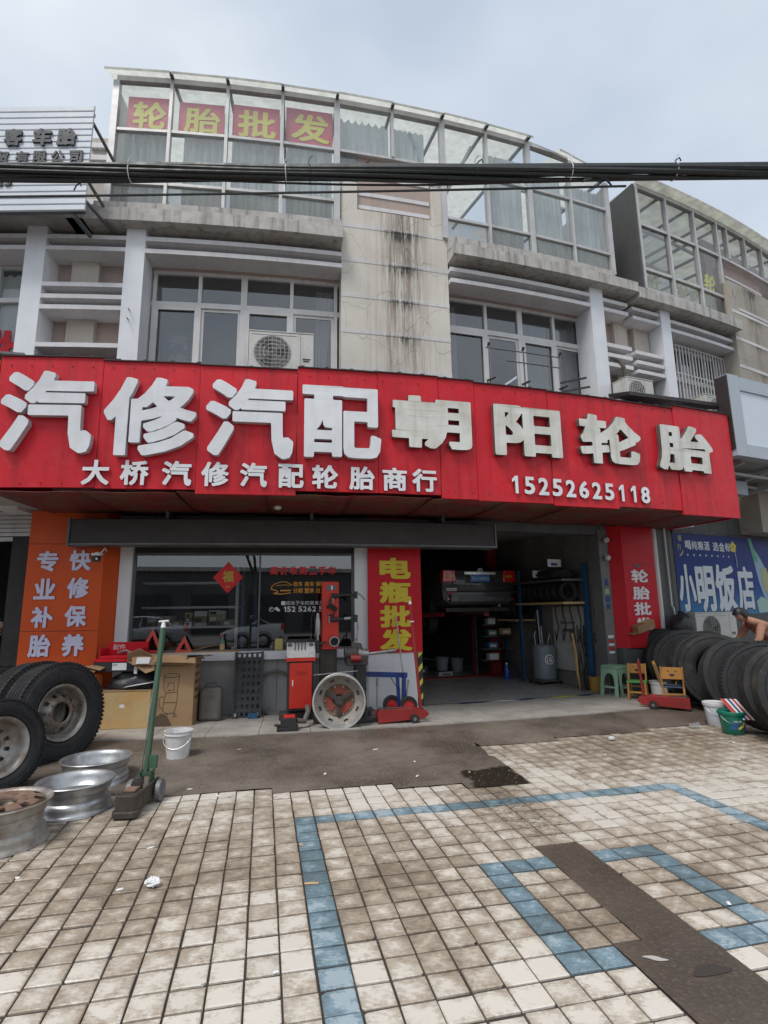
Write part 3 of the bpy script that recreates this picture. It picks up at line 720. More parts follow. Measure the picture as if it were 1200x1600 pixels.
# cornices
mb = MB(); mb.fbox(-4.9, -.735, -.1, .6, 7.5, 7.72, step=.4); P(mb, 'cornice', CONC)
mb = MB(); mb.fbox(1.135, 4.97, -.1, .6, 7.5, 7.70, step=.4); P(mb, 'cornice', CONC)
for a, b in ((-4.6, -.735), (1.135, 4.6)): P(fb(a, b, -.1, .42, 7.72, 7.96, step=.5), 'parapet', CONC)
for a, b in ((-3.78, -.735), (1.135, 3.96)):
    for z in (7.09, 7.30): P(fb(a, b, .0, .4, z, z+.075, step=.5), 'louvre_slat', WHITE)
for a, b in ((-4.07, -3.78), (3.96, 4.26)): P(fb(a, b, -.05, .4, 3.0, 7.5), 'fin', WHITEC)
for s, z in ((-3.94, 6.1), (-3.95, 5.95)):
    mb = MB(); mb.beam(F(s, .4, z), F(s+.02, .5, z-.03), .012, .012); P(mb, 'hook', BLACK)
# strip between the fins, left
for z in (7.1, 7.3, 6.48, 6.28, 6.1, 5.48): P(fb(-5.26, -4.07, .0, .4, z, z+.07), 'louvre_slat', WHITE)
P(fb(-5.0, -4.58, .0, .1, 5.0, 7.3), 'pilaster', CREAM)
P(fb(-5.56, -5.26, -.05, .4, 3.0, 7.5), 'fin', WHITEC)
P(fb(-5.26, -4.55, -.12, .0, 3.0, 7.5), 'upper_wall', PINK)
# strip between the fins, right
for z in (7.09, 7.28, 6.36, 6.16, 5.97): P(fb(4.26, 4.88, .0, .38, z, z+.075), 'louvre_slat', WHITE)
P(fb(4.77, 5.1, .0, .1, 5.0, 7.3), 'pilaster', CREAM)
# upper windows: outer frame, transom, mullions, panes
def upper_window(s0, s1, cols, z0, zt, z1, sash):
    w = P(fb(s0, s1, -.1, -.03, z1-.06, z1), 'window', PVC)
    for a, b, c, d in ((s0, s1, z0, z0+.05), (s0, s1, zt-.05, zt+.04)): P(fb(a, b, -.1, -.028, c, d), 'rail', PVC, w)
    for k, c in enumerate(cols):
        t = .05 if k in sash else .028
        P(fb(c-t, c+t, -.102, -.026, z0+.05, zt-.05), 'mullion', PVC, w); P(fb(c-t, c+t, -.102, -.026, zt+.04, z1-.06), 'mullion', PVC, w)
    for k in range(len(cols)-1):
        a, b = cols[k]+.03, cols[k+1]-.03
        for c, d in ((z0+.05, zt-.05), (zt+.04, z1-.06)):
            mb = MB(); mb.add([F(a, -.07, c), F(b, -.07, c), F(b, -.07, d), F(a, -.07, d)], [(0, 1, 2, 3)]); P(mb, 'pane', GLD, w)
    for k in range(len(cols)-1):            # sliding sash frames of the lower lights
        a, b = cols[k]+(.05 if k in sash else .028), cols[k+1]-(.05 if k+1 in sash else .028)
        o = -.09 if k % 2 else -.06
        for q in ((a, b, z0+.05, z0+.1), (a, b, zt-.1, zt-.05), (a, a+.045, z0+.1, zt-.1), (b-.045, b, z0+.1, zt-.1)):
            P(fb(q[0], q[1], o, o+.03, q[2], q[3]), 'sash', PVC, w)
    return w
upper_window(-3.78, -.73, [-3.74, -3.02, -2.31, -1.53, -.79], 5.05, 6.49, 7.08, (2,))
upper_window(1.13, 4.2, [1.19, 1.97, 2.68, 3.42, 4.14], 5.05, 6.49, 7.08, (2,))
# ---- curtains behind the upper windows
def curtain(s0, s1, z0, z1, off, waves, label, amp=.045, pinch=0., grp='curtains behind the glass'):
    mb = MB(); n = max(8, int((s1-s0)*26)); m_ = 5; rr = random.Random(int(s0*100)+7)
    ph = rr.uniform(0, 6)
    for j in range(m_+1):
        t = j/m_; z = z0+(z1-z0)*t
        for i in range(n+1):
            u = i/n; su = s0+(s1-s0)*(u*(1-pinch*(1-t))+pinch*(1-t)*.5*0)
            o = off+amp*math.sin(u*waves*2*math.pi+ph+.5*math.sin(u*9+j*.4))*(1-.3*t)
            mb.v.append(F(su, o, z+(.02*math.sin(u*waves*2*math.pi) if j == m_ else 0)))
    for j in range(m_):
        for i in range(n): a = j*(n+1)+i; mb.f.append((a, a+1, a+n+2, a+n+1)); mb.mi.append(0)
    return tag(mb.build('curtain', CURT, smooth=True), label, 'curtain', grp)
curtain(-1.12, -.82, 5.1, 7.0, -.22, 4, 'narrow pale curtain beside the central pillar, left second floor window', pinch=.5)
curtain(2.72, 3.35, 5.1, 6.9, -.22, 7, 'pale curtain in the third light of the right second floor window')
curtain(3.48, 4.12, 5.1, 6.95, -.24, 7, 'pale curtain at the right end of the right second floor window')
curtain(1.2, 1.46, 5.1, 7.0, -.22, 4, 'narrow pale curtain just right of the stained pillar')

# ================================================================ rooftop glasshouse
gh = thing('rooftop_glasshouse', 'long curved glazed rooftop enclosure with pale curtains above the red shop sign', 'glasshouse', F(.1, .3, 7.9))
gc = [-4.45, -3.56, -2.65, -1.74, -.81, .17, 1.10, 1.97, 2.85, 3.77, 4.67]; thick = (0, 4, 6, 8, 10)
def ztop(s): return 10.38 if s < 2.85 else 10.38-.32*(s-2.85)/1.82
rows = [7.97, 8.40, 9.40]
for k in range(10):
    a, b = gc[k], gc[k+1]
    for z in (7.97, 8.40, 9.40):
        if a > -.9 and b < 1.2 and z < 9.4: continue
        P(fb(a, b, .26, .33, z-.025, z+.025, step=1), 'transom', ALU, gh)
    P(fb(a, b, .25, .34, ztop(a)-.05, ztop(a)+.05, step=2, zs1=ztop(b)+.05), 'top_rail', ALU, gh)
for k, s in enumerate(gc):
    t = .05 if k in thick else .025; z0 = 9.42 if k == 5 else 7.97
    P(fb(s-t, s+t, .25, .345, z0, ztop(s)-.05, step=1), 'mullion', ALU, gh)
zz = rows
for k in range(10):
    a, b = gc[k]+.03, gc[k+1]-.03
    for r in range(3):
        z0 = zz[r]+.025; z1 = zz[r+1]-.025 if r < 2 else ztop(a)-.05; z1b = zz[r+1]-.025 if r < 2 else ztop(b)-.05
        if k in (4, 5) and r < 2: continue
        mb = MB(); mb.add([F(a, .29, z0), F(b, .29, z0), F(b, .29, z1b), F(a, .29, z1)], [(0, 1, 2, 3)])
        P(mb, 'pane', FROST if r == 0 else GLZ, gh)
P(fb(-.76, -.46, .22, .26, 8.82, 9.38), 'side_light', GLD, gh); P(fb(.86, 1.05, .22, .26, 8.98, 9.38), 'side_light', GLD, gh)
P(fb(-4.50, -4.46, -3.0, .3, 7.72, 10.3, step=1), 'end_glazing', ALU, gh); P(fb(4.69, 4.73, -3.0, .3, 7.72, 10.0, step=1), 'end_glazing', ALU, gh)
P(fb(-4.46, 4.68, .2, .25, 7.72, 7.965), 'kerb', CONC, gh)
P(fb(-4.46, 4.68, -3.0, .2, 7.61, 7.72), 'attic_floor', INTW, gh)
# translucent roof sheets, sloping down to an eave in front
def roof_sheet(a, b, dz=0, o1=.46, nm='roof_sheet', par=gh):
    mb = MB(); za, zb = ztop(a)+.06+dz, ztop(b)+.06+dz
    pr = [(o1, -.05), (o1, .0), (.3, .07), (-3.0, .62)]
    for o, h in pr: mb.v += [F(a, o, za+h), F(b, o, zb+h)]
    mb.f += [(0, 1, 3, 2), (2, 3, 5, 4), (4, 5, 7, 6)]; mb.mi += [0, 0, 0]
    P(mb, nm, POLY, par)
for k in range(10):
    a, b = gc[k]+(-.16 if k == 0 else .012), gc[k+1]-.012
    if k == 8:
        roof_sheet(a, a+.06, 0); roof_sheet(a+.62, b, -.02, .48); continue
    roof_sheet(a, b, rng.uniform(-.005, .005), .46+rng.uniform(-.01, .01))
    mb = MB(); mb.beam(F(gc[k+1], .44, ztop(gc[k+1])+.04), F(gc[k+1], -3., ztop(gc[k+1])+.62), .05, .05); P(mb, 'rafter', GREYM, gh)
for k in range(0, 10, 1):
    mb = MB(); mb.beam(F(gc[k], -.9, ztop(gc[k])+.15), F(gc[k]+.9, -.9, ztop(gc[k])+.15), .05, .05); P(mb, 'purlin', ALU, gh)
for s, d in ((1.05, -.5), (1.15, .62)):
    mb = MB(); mb.beam(F(s, .1, 8.9), F(s+d, .1, 10.2), .05, .05); P(mb, 'brace', ALU, gh)
# curtains of the glasshouse
for k, (s0, s1, z0, z1, w, l) in enumerate([
    (-4.36, -3.6, 8.0, 10.0, 7, 'pale curtain in the first bay from the left of the rooftop glasshouse'),
    (-3.38, -2.7, 8.0, 10.05, 6, 'pale curtain in the second bay of the rooftop glasshouse, pushed aside'),
    (-2.58, -1.78, 8.0, 10.1, 8, 'pale curtain in the third bay of the rooftop glasshouse'),
    (-1.66, -.88, 8.0, 10.2, 8, 'pale curtain in the fourth bay, left of the mould stained pillar'),
    (-.74, .14, 9.2, 10.22, 7, 'pale curtain above the pink pillar head, left half'),
    (.2, .82, 9.3, 10.22, 6, 'pale curtain above the pink pillar head, right half, half drawn'),
    (2.0, 2.78, 8.0, 10.1, 8, 'pale curtain in the third bay right of the stained pillar'),
    (2.95, 3.72, 8.0, 9.95, 8, 'pale curtain in the last bay but one of the rooftop glasshouse'),
    (3.82, 4.6, 8.0, 9.9, 8, 'pale curtain in the rightmost bay of the rooftop glasshouse')]):
    curtain(s0, s1, z0, z1, .12 if k else .1, w, l)
# red window posters with faded yellow characters
for ch, a, b, z0, z1 in (('轮', -4.28, -3.59, 9.45, 10.12), ('胎', -3.45, -2.71, 9.45, 10.08), ('批', -2.57, -1.79, 9.46, 10.13), ('发', -1.68, -.88, 9.50, 10.2)):
    pp = MB(); pp.fbox(a, b, .235, .24, z0, z1, step=1); o = pp.build('window_poster', REDF)
    tag(o, 'faded red glasshouse poster with a yellow %s character' % {'轮': 'wheel 轮', '胎': 'tyre 胎', '批': 'batch 批', '发': 'send 发'}[ch], 'poster', 'red posters in the rooftop glasshouse')
    x0 = a+.09; x1 = b-.06
    text_mb(ch, x0, x1, z0+.05, z1-.09, F, .24, .246, .026).build('letter', [YELP, YELP], o)
# ================================================================ the big red sign
sg = thing('shop_sign', 'long red sheet metal fascia sign with big white raised characters and a phone number', 'sign', F(.3, 1.7, 2.95))
edges = [(-4.87, -3.70, 4.70, 3.03, 0), (-3.70, -2.58, 4.665, 3.02, .0), (-2.58, -1.42, 4.645, 2.965, .012), (-1.42, -.41, 4.69, 3.03, 0), (-.41, .40, 4.70, 3.03, .0), (.40, .9, 4.685, 2.985, .004),
         (.9, 2.0, 4.665, 2.975, 0), (2.0, 3.05, 4.645, 2.95, .008), (3.05, 4.21, 4.64, 2.985, 0), (4.21, 5.41, 4.69, 2.925, .012)]
for a, b, zt, zb, d in edges:
    mb = MB(); n = max(2, int((b-a)/.38)); pw = (b-a)/n
    # sheet with shallow vertical ribs
    prof = []
    for k in range(n):
        x = a+.003+k*pw*.995
        prof += [(x, d), (x+pw*.5, d), (x+pw*.97, d), (x+pw*.98, d-.002), (x+pw*.99, d-.002)]
    prof.append((b-.003, d))
    vs = []
    for s_, o_ in prof: vs += [F(s_, 1.66+o_, zb), F(s_, 1.66+o_, zt)]
    m = len(prof)
    for s_, o_ in ((a+.003, 1.62), (b-.003, 1.62)): vs += [F(s_, o_, zb), F(s_, o_, zt)]
    fs = [(2*k, 2*k+2, 2*k+3, 2*k+1) for k in range(m-1)] + [(2*m, 0, 1, 2*m+1), (2*m-2, 2*m+2, 2*m+3, 2*m-1)]
    fs += [tuple([2*m] + [2*k for k in range(m)] + [2*m+2])]
    mb.add(vs, fs); P(mb, 'sign_panel', REDS, sg)
mb = MB()
for a, b, zt, zb, d in edges:
    mb.fbox(a, b, 1.56, 1.685+d, zt, zt+.012, step=.5)
P(mb, 'top_flashing', DARKBR, sg)
for k in range(34):
    s = -4.8+k*.31
    if s > 5.3: break
    zt = [e for e in edges if e[0] <= s <= e[1]][0][2]
    mb = MB(); mb.cyl(F(s, 1.67, zt+.018), F(s+.05, 1.67, zt+.018), .013, n=6); P(mb, 'flashing_clip', DARKBR, sg)
mb = MB(); mb.fbox(5.385, 5.415, .3, 1.66, 2.93, 4.66); P(mb, 'end_panel', REDS, sg)
mb = MB(); mb.fbox(-4.88, -4.86, .3, 1.62, 3.05, 4.66); P(mb, 'end_panel', REDS, sg)
# underside: rusty red sheets, sagging between their seams
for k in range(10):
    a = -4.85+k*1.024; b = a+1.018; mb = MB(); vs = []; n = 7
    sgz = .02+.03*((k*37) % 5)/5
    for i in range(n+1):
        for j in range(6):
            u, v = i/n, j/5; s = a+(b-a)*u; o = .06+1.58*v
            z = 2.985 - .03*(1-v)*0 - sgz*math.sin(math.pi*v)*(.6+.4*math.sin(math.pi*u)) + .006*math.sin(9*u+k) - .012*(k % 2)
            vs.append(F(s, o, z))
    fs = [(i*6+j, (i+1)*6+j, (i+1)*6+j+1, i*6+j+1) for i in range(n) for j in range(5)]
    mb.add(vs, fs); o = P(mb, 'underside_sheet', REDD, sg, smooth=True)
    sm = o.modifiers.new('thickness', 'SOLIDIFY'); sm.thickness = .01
P(fb(-4.8, 5.3, .3, 1.5, 4.55, 4.58), 'top_sheet', DARKBR, sg)
for ch, a, b, z0, z1 in (('汽', -4.76, -3.74, 3.43, 4.47), ('修', -3.62, -2.59, 3.41, 4.42), ('汽', -2.48, -1.46, 3.41, 4.45), ('配', -1.36, -.39, 3.45, 4.42)):
    flet('big_letter', ch, a, b, z0, z1, 1.675, .085, [LETW, LETS], sg, .030)
for ch, a, b, z0, z1 in (('朝', -.25, .81, 3.64, 4.37), ('阳', 1.13, 2.13, 3.61, 4.35), ('轮', 2.42, 3.46, 3.59, 4.34), ('胎', 3.77, 4.87, 3.59, 4.34)):
    flet('big_letter', ch, a, b, z0, z1, 1.675, .075, [LETG, LETK], sg, .038)
for ch, a, b in (('大', -3.83, -3.53), ('桥', -3.41, -3.10), ('汽', -2.95, -2.62), ('修', -2.51, -2.20), ('汽', -2.07, -1.76), ('配', -1.63, -1.33), ('轮', -1.23, -.92), ('胎', -.78, -.47), ('商', -.37, -.06), ('行', .01, .33)):
    flet('small_letter', ch, a, b, 3.055, 3.365, 1.68, .022, [LETW, LETK], sg, .03)
ph = '15252625118'; w = (3.63-1.34)/11
for k, ch in enumerate(ph):
    a = 1.34+k*w; b = a+w*.74
    if ch == '1': a += .03; b = a+w*.42
    z = 3.09-.004*k; flet('digit', ch, a, b, z, z+.25, 1.68, .018, [LETW, LETK], sg, .028)
sp_ = MB(); sp_.lathe([(0, .02), (.05, .02), (.055, 0), (.04, -.02), (0, -.03)], 14, Matrix.Translation(F(-1.65, 1.0, 2.93))); tag(sp_.build('downlight', PVC, smooth=True), 'small round lamp fixed under the left half of the sign', 'lamp')
# dark roller cover above shop window and door
sc_ = thing('roller_cover_box', 'long dark brown roller shutter box hanging under the sign', 'shutter box', F(-1.4, .3, 2.47))
P(fb(-4.43, 1.63, .25, .56, 2.50, 2.835), 'casing', DARKBR, sc_, bev=.008)
P(fb(-4.43, 1.63, .26, .57, 2.468, 2.498), 'bottom_lip', GREYM, sc_)
P(fb(1.632, 1.66, .24, .575, 2.46, 2.845), 'end_cap', GREYM, sc_); P(fb(-4.46, -4.432, .24, .575, 2.46, 2.845), 'end_cap', GREYM, sc_)
P(fb(-3.9, 1.5, .02, .25, 2.86, 2.93), 'bracket_rail', GREYM, sc_)
for s in (-3.2, -1.2, .8): P(fb(s, s+.04, .2, .5, 2.838, 2.95), 'hanger', GREYM, sc_)

# ================================================================ left neighbour
ln = thing('left_neighbour_shop', 'left neighbouring unit with an open dark doorway under a light roller shutter', 'building', F(-7, 0, 0))
P(fb(-13.8, -5.56, -.12, 0, 3.0, 5.0), 'upper_wall', PINK, ln); P(fb(-13.8, -6.9, -.12, 0, 5.0, 7.5), 'upper_wall', PINK, ln)
P(fb(-6.9, -5.56, -.12, .04, 7.12, 7.5), 'window_lintel', PINK, ln)
P(fb(-13.8, -4.65, -.1, .6, 7.5, 7.70), 'cornice', SOFFC, ln)
for z in (7.1, 7.3): P(fb(-9, -5.56, 0, .4, z, z+.07), 'louvre_slat', WHITE, ln)
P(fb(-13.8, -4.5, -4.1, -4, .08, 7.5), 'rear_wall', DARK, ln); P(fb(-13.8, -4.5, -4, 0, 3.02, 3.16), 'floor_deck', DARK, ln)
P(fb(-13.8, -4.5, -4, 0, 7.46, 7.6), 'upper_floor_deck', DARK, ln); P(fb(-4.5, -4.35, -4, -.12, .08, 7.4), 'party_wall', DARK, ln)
P(fb(-13.8, -4.5, -3.4, -.5, 7.75, 10.0), 'attic_wall', CREAM, ln)
for z in (8.3, 8.6, 9.2, 9.5, 9.75): P(fb(-5.2, -4.56, -.5, -.44, z, z+.1), 'string_course', WHITE, ln)
wn = P(fb(-6.9, -5.56, -.1, -.03, 7.06, 7.12), 'window', PVC, ln)
P(fb(-6.9, -5.56, -.1, -.03, 6.46, 6.54), 'rail', PVC, wn); P(fb(-6.25, -6.2, -.1, -.03, 5.0, 7.06), 'mullion', PVC, wn)
for z0, z1 in ((5.0, 6.46), (6.54, 7.06)):
    mb = MB(); mb.add([F(-6.9, -.07, z0), F(-5.56, -.07, z0), F(-5.56, -.07, z1), F(-6.9, -.07, z1)], [(0, 1, 2, 3)]); P(mb, 'pane', GLZ, wn)
curtain(-6.85, -5.6, 5.05, 7.0, -.15, 9, 'pale cloth blind filling the far left window above the neighbour', .01)
mb = MB(); wp = tag(text_mb('批', -6.32, -5.62, 5.35, 6.0, F, -.065, -.06, .045).build('window_letter', [REDP, REDP]), 'big red 批 character stuck to the far left upper window', 'lettering')
P(fb(-5.52, -5.13, -.1, .0, .08, 3.0), 'grey_jamb', DARK, ln)
sh = P(fb(-8.5, -5.14, -.04, .0, 2.60, 2.66), 'roller_shutter', ALU, ln)
for k in range(6): P(fb(-8.5, -5.14, .001, .022, 2.672+k*.062, 2.672+k*.062+.052, step=1.2), 'shutter_slat', ALU, sh)
P(fb(-13.8, -8.5, -.1, 0, .08, 3.0), 'front_wall', GREYW, ln)
os_ = thing('neighbour_orange_sign', 'sliver of an orange shop sign left of the red fascia', 'sign', F(-6.5, 1.6, 3.05))
P(fb(-8.2, -4.9, 1.5, 1.63, 3.08, 4.66), 'sign_panel', ORANGE, os_); P(fb(-8.2, -4.9, .1, 1.5, 3.05, 3.08), 'underside_sheet', ALU, os_)
mb = MB(); v = [F(-7.5, .42, 5.22), F(-5.25, .42, 5.12), F(-4.72, 1.5, 4.80), F(-7.5, 1.75, 4.92)]
mb.add(v+[p+Vector((0, 0, .03)) for p in v], [(3, 2, 1, 0), (4, 5, 6, 7), (0, 1, 5, 4), (1, 2, 6, 5), (2, 3, 7, 6), (3, 0, 4, 7)])
tag(mb.build('small_canopy', GREYM), 'dark sheet canopy corner above the left end of the red sign', 'canopy')
# box section sign of the tyre dealer (corrugated, black letters), facing the camera
bs = thing('corrugated_sign', 'light grey corrugated metal billboard with black characters at upper left', 'sign', (-5.4, 7.05, 7.34))
x0, x1 = -7.4, -4.32; nrow = 17; zb, zt = 7.345, 9.15; hh = (zt-zb)/nrow
for k in range(nrow):
    z = zb+k*hh; y = 7.0; mb = MB()
    p = [(y, z), (y-.012, z+.006), (y-.012, z+hh-.022), (y, z+hh-.014), (y+.01, z+hh-.004)]
    xe = x1+.004*k*0+ (.0)
    vs = [Vector((x, a, b)) for x in (x0, xe) for a, b in p]+[Vector((x, y+.02, b)) for x in (x0, xe) for b in (z, z+hh-.004)]
    mb.add(vs, [(i, 5+i, 6+i, 1+i) for i in range(4)]+[(0, 1, 2, 3, 4, 11, 10), (5, 13, 12)[:0] or (10, 12, 5, 0), (9, 5+0, 12, 13)[:0] or (4, 9, 13, 11), (10, 11, 13, 12), (5, 12, 13, 9, 8, 7, 6)])
    P(mb, 'corrugated_strip', pm('pale_blue_grey_sheet', (.66, .69, .74), .45, c2=(.60, .63, .68), scale=1.2), bs)
BF = lambda x, d, z: Vector((x, 6.985-d, z))
for ch, a in (('客', -5.66), ('车', -5.19), ('胎', -4.95)):
    pass
for ch, a, w_ in (('客', -5.67, .27), ('车', -5.24, .28), ('胎', -4.88, .29)): text_mb(ch, a+.06, a+.06+w_, 8.42, 8.71, BF, 0, .03, .045).build('letter', [BLACKL, BLACKL], bs)
for ch, a in (('商', -6.06), ('贸', -5.80), ('有', -5.50), ('限', -5.235), ('公', -4.97), ('司', -4.70)): text_mb(ch, a+.09, a+.285, 8.125, 8.33, BF, 0, .02, .035).build('letter', [BLACKL, BLACKL], bs)
for k, ch in enumerate('15'): text_mb(ch, -5.66+k*.14, -5.56+k*.14, 7.745, 7.90, BF, 0, .02, .03).build('digit', [BLACKL, BLACKL], bs)
for ch, a in (('轮', -6.9), ('大', -6.4)): text_mb(ch, a, a+.3, 8.45, 8.75, BF, 0, .03, .045).build('letter', [BLACKL, BLACKL], bs)
for z0, z1 in ((8.9, 8.45), (7.9, 7.5), (7.55, 7.4)):
    mb = MB(); mb.beam((-4.36, 7.05, z0), (-4.15, 7.75, z1), .035, .035); P(mb, 'stay', GREYM, bs)
mb = MB(); mb.box(-7.4, -4.35, 7.03, 7.09, 7.35, 7.41); mb.box(-7.4, -4.35, 7.03, 7.09, 9.02, 9.08); P(mb, 'back_rail', GREYM, bs)
mb = MB(); mb.beam((-4.5, 7.06, 7.3), (-4.5, 7.5, 7.3), .05, .05); P(mb, 'bracket', GREYM, bs)

# ================================================================ right neighbour
rn = thing('right_neighbour_building', 'neighbouring terrace unit on the right with barred window and grey cladding below', 'building', F(9, 0, 0))
P(fb(4.97, 6.35, -.12, 0, 3.0, 7.46), 'upper_wall', PINK, rn); P(fb(6.35, 8.05, -.12, 0, 3.0, 5.15), 'upper_wall', PINK, rn)
P(fb(6.35, 8.05, -.12, .03, 6.98, 7.46), 'window_lintel', PINK, rn); P(fb(8.05, 16, -.12, 0, 3.0, 10.0), 'upper_wall', PINK, rn)
P(fb(4.99, 8.05, -.1, .6, 7.40, 7.62, step=.4), 'cornice', CONC, rn); P(fb(5.3, 8.05, -.1, .34, 7.62, 7.84, step=.4), 'parapet', WHITE, rn)
for z in (7.06, 7.25, 6.33, 6.13, 5.94): P(fb(4.99, 5.70, 0, .38, z, z+.07), 'louvre_slat', WHITE, rn)
for z in (7.0, 7.19): P(fb(5.98, 8.03, 0, .38, z, z+.07), 'louvre_slat', WHITE, rn)
P(fb(5.28, 5.68, 0, .1, 5.0, 7.2), 'pilaster', CREAM, rn)
P(fb(5.72, 5.98, -.05, .4, 3.0, 7.42), 'fin', WHITEC, rn)
P(fb(8.03, 9.9, -.1, .45, 3.0, 8.66), 'pillar', PILN, rn)
P(fb(8.3, 9.6, .45, .46, 8.0, 8.06), 'string_course', PILB, rn)
P(fb(8.35, 10.0, -.1, .2, 8.66, 9.3), 'pillar_head', PINK, rn)
for z in (8.75, 8.98): P(fb(8.4, 10.0, .2, .215, z, z+.06), 'string_course', WHITE, rn)
for z in (7.9, 7.25, 6.6, 5.95): P(fb(8.025, 9.905, .45, .456, z, z+.07), 'string_course', PILB, rn)
P(fb(4.97, 16, -4.1, -4, .08, 7.5), 'rear_wall', DARK, rn); P(fb(4.97, 16, -4, 0, 7.3, 7.4), 'floor_deck', DARK, rn)
bw = P(fb(6.35, 8.05, -.1, -.05, 6.92, 6.98), 'window', PVC, rn)
for z0, z1 in ((5.15, 5.22), (6.22, 6.32)): P(fb(6.35, 8.05, -.1, -.05, z0, z1), 'rail', PVC, bw)
for s in (6.38, 6.8, 7.22, 7.64, 8.0): P(fb(s-.025, s+.025, -.1, -.05, 5.22, 6.92), 'mullion', PVC, bw)
mb = MB(); mb.add([F(6.35, -.08, 5.15), F(8.05, -.08, 5.15), F(8.05, -.08, 6.95), F(6.35, -.08, 6.95)], [(0, 1, 2, 3)]); P(mb, 'pane', GLD, bw)
for k in range(17):
    s = 6.40+k*.1; P(fb(s, s+.018, .13, .148, 5.2, 6.92), 'grille_bar', PVC, bw)
for z in (5.22, 5.62, 6.28, 6.9): P(fb(6.38, 8.03, .11, .13, z, z+.025), 'grille_rail', PVC, bw)
for k in range(12):
    s = 6.45+k*.135; mb = MB(); mb.tube([F(s+.04*math.cos(a), .16, 5.5+.05*math.sin(a)) for a in [q/8*math.pi*1.7 for q in range(9)]], .007, 5); P(mb, 'scroll', PVC, bw)
# ground floor cladding and the eating house poster
gw = P(fb(5.10, 16, -.1, -.004, .0, 3.9), 'cladding_wall', DARK, rn)
for k in range(12):
    a = 5.11+k*.62; P(fb(a+.004, a+.612, -.003, .012, 2.99, 3.55), 'cladding_panel', GREYW, gw)
    if a < 5.8: P(fb(a+.004, min(a+.612, 5.84), -.003, .012, .05, 2.98), 'cladding_panel', GREYW, gw)
P(fb(5.84, 9.6, -.003, .008, .05, 1.36), 'cladding_panel', GREYW, gw)
pst = thing('restaurant_poster', 'large blue poster advertising a small eating house with a green bottle', 'poster', F(7.4, .02, 1.37))
def poster_mat():
    m, n, b, out = new_mat('blue_poster_print')
    uv = n.nodes.new('ShaderNodeUVMap'); sep = n.nodes.new('ShaderNodeSeparateXYZ'); n.links.new(uv.outputs[0], sep.inputs[0])
    cr_ = n.nodes.new('ShaderNodeValToRGB'); e = cr_.color_ramp.elements
    e[0].position = 0; e[0].color = (.05, .20, .40, 1); e[1].position = 1; e[1].color = (.012, .022, .14, 1)
    q = e.new(.35); q.color = (.006, .04, .24, 1)
    n.links.new(ramp(n, sep.outputs[1], 1.38, 2.95), cr_.inputs[0]); n.links.new(cr_.outputs[0], b.inputs['Base Color']); b.inputs['Roughness'].default_value = .5; b.inputs['Specular IOR Level'].default_value = .25
    return m
PB = poster_mat(); pb = MB()
for k in range(5):
    pass
nz_ = 8
for i in range(9):
    for j in range(nz_+1):
        pb.uv[len(pb.v)] = (5.86+i*.45, 1.37+j*(2.93-1.37)/nz_); pb.v.append(F(5.86+i*.45, .024, 1.37+j*(2.93-1.37)/nz_))
for i in range(8):
    for j in range(nz_): a = i*(nz_+1)+j; pb.f.append((a, a+nz_+1, a+nz_+2, a+1)); pb.mi.append(0)
P(pb, 'printed_sheet', PB, pst); P(fb(5.85, 9.47, .013, .022, 1.36, 2.94), 'backing_board', GREYM, pst); P(fb(5.84, 9.48, .013, .04, 2.935, 2.985), 'frame_rail', BLACK, pst)
WB = pm('poster_white', (.62, .68, .72), .45); WG = pm('poster_gold', (.45, .42, .2), .5)
for ch, a, b, z0, z1 in (('小', 5.76, 6.33, 1.43, 2.33), ('明', 6.36, 6.90, 1.42, 2.31), ('饭', 6.94, 7.57, 1.42, 2.35), ('店', 7.64, 8.22, 1.44, 2.33)):
    a = max(a, 5.87)
    text_mb(ch, a+.025, b+.025, z0-.02, z1-.02, F, .0245, .026, .035).build('letter_shadow', [INK, INK], pst)
    text_mb(ch, a, b, z0, z1, F, .0265, .029, .035).build('letter', [WB, WB], pst)
for k, ch in enumerate('喝纯粮酒'): text_mb(ch, 6.17+k*.185, 6.17+k*.185+.165, 2.62, 2.80, F, .025, .028, .02).build('small_letter', [WB, WB], pst)
for k, ch in enumerate('选金标'): text_mb(ch, 7.0+k*.195, 7.0+k*.195+.175, 2.62, 2.80, F, .025, .028, .02).build('small_letter', [WB, WB], pst)
for k in range(8): P(fb(6.2+k*.18, 6.235+k*.18, .025, .027, 2.5, 2.535), 'tiny_letter', WB, pst)
for ch, a, z in (('福', 5.98, 2.78), ('行', 5.95, 2.60)): text_mb(ch, a, a+.1, z, z+.12, F, .025, .027, .01).build('faint_letter', [WG, WG], pst)
mb = MB(); mb.add([F(5.98, .027, 2.5), F(6.02, .027, 2.48), F(6.1, .027, 2.56), F(6.09, .027, 2.62), F(6.05, .027, 2.55)], [(0, 1, 2, 3, 4)]); P(mb, 'gold_leaf', WG, pst)
mb = MB()
for k in range(5):
    a = k/5*2*math.pi+.3; c = (7.66+.06*math.cos(a), 2.72+.07*math.sin(a)); mb.add([F(c[0]+.05*math.cos(q/7*2*math.pi), .0275+k*.0004, c[1]+.05*math.sin(q/7*2*math.pi)) for q in range(7)], [tuple(range(7))])
P(mb, 'wheat_ear', YEL, pst)
mb = MB(); mb.tube([F(7.69, .03, 2.66), F(7.72, .03, 2.45), F(7.71, .03, 2.3)], .008, 5); P(mb, 'wheat_stalk', WB, pst)
def pol(pts, off, name, mat):
    mb = MB(); mb.add([F(s, off, z) for s, z in pts], [tuple(range(len(pts)))]); P(mb, name, mat, pst)
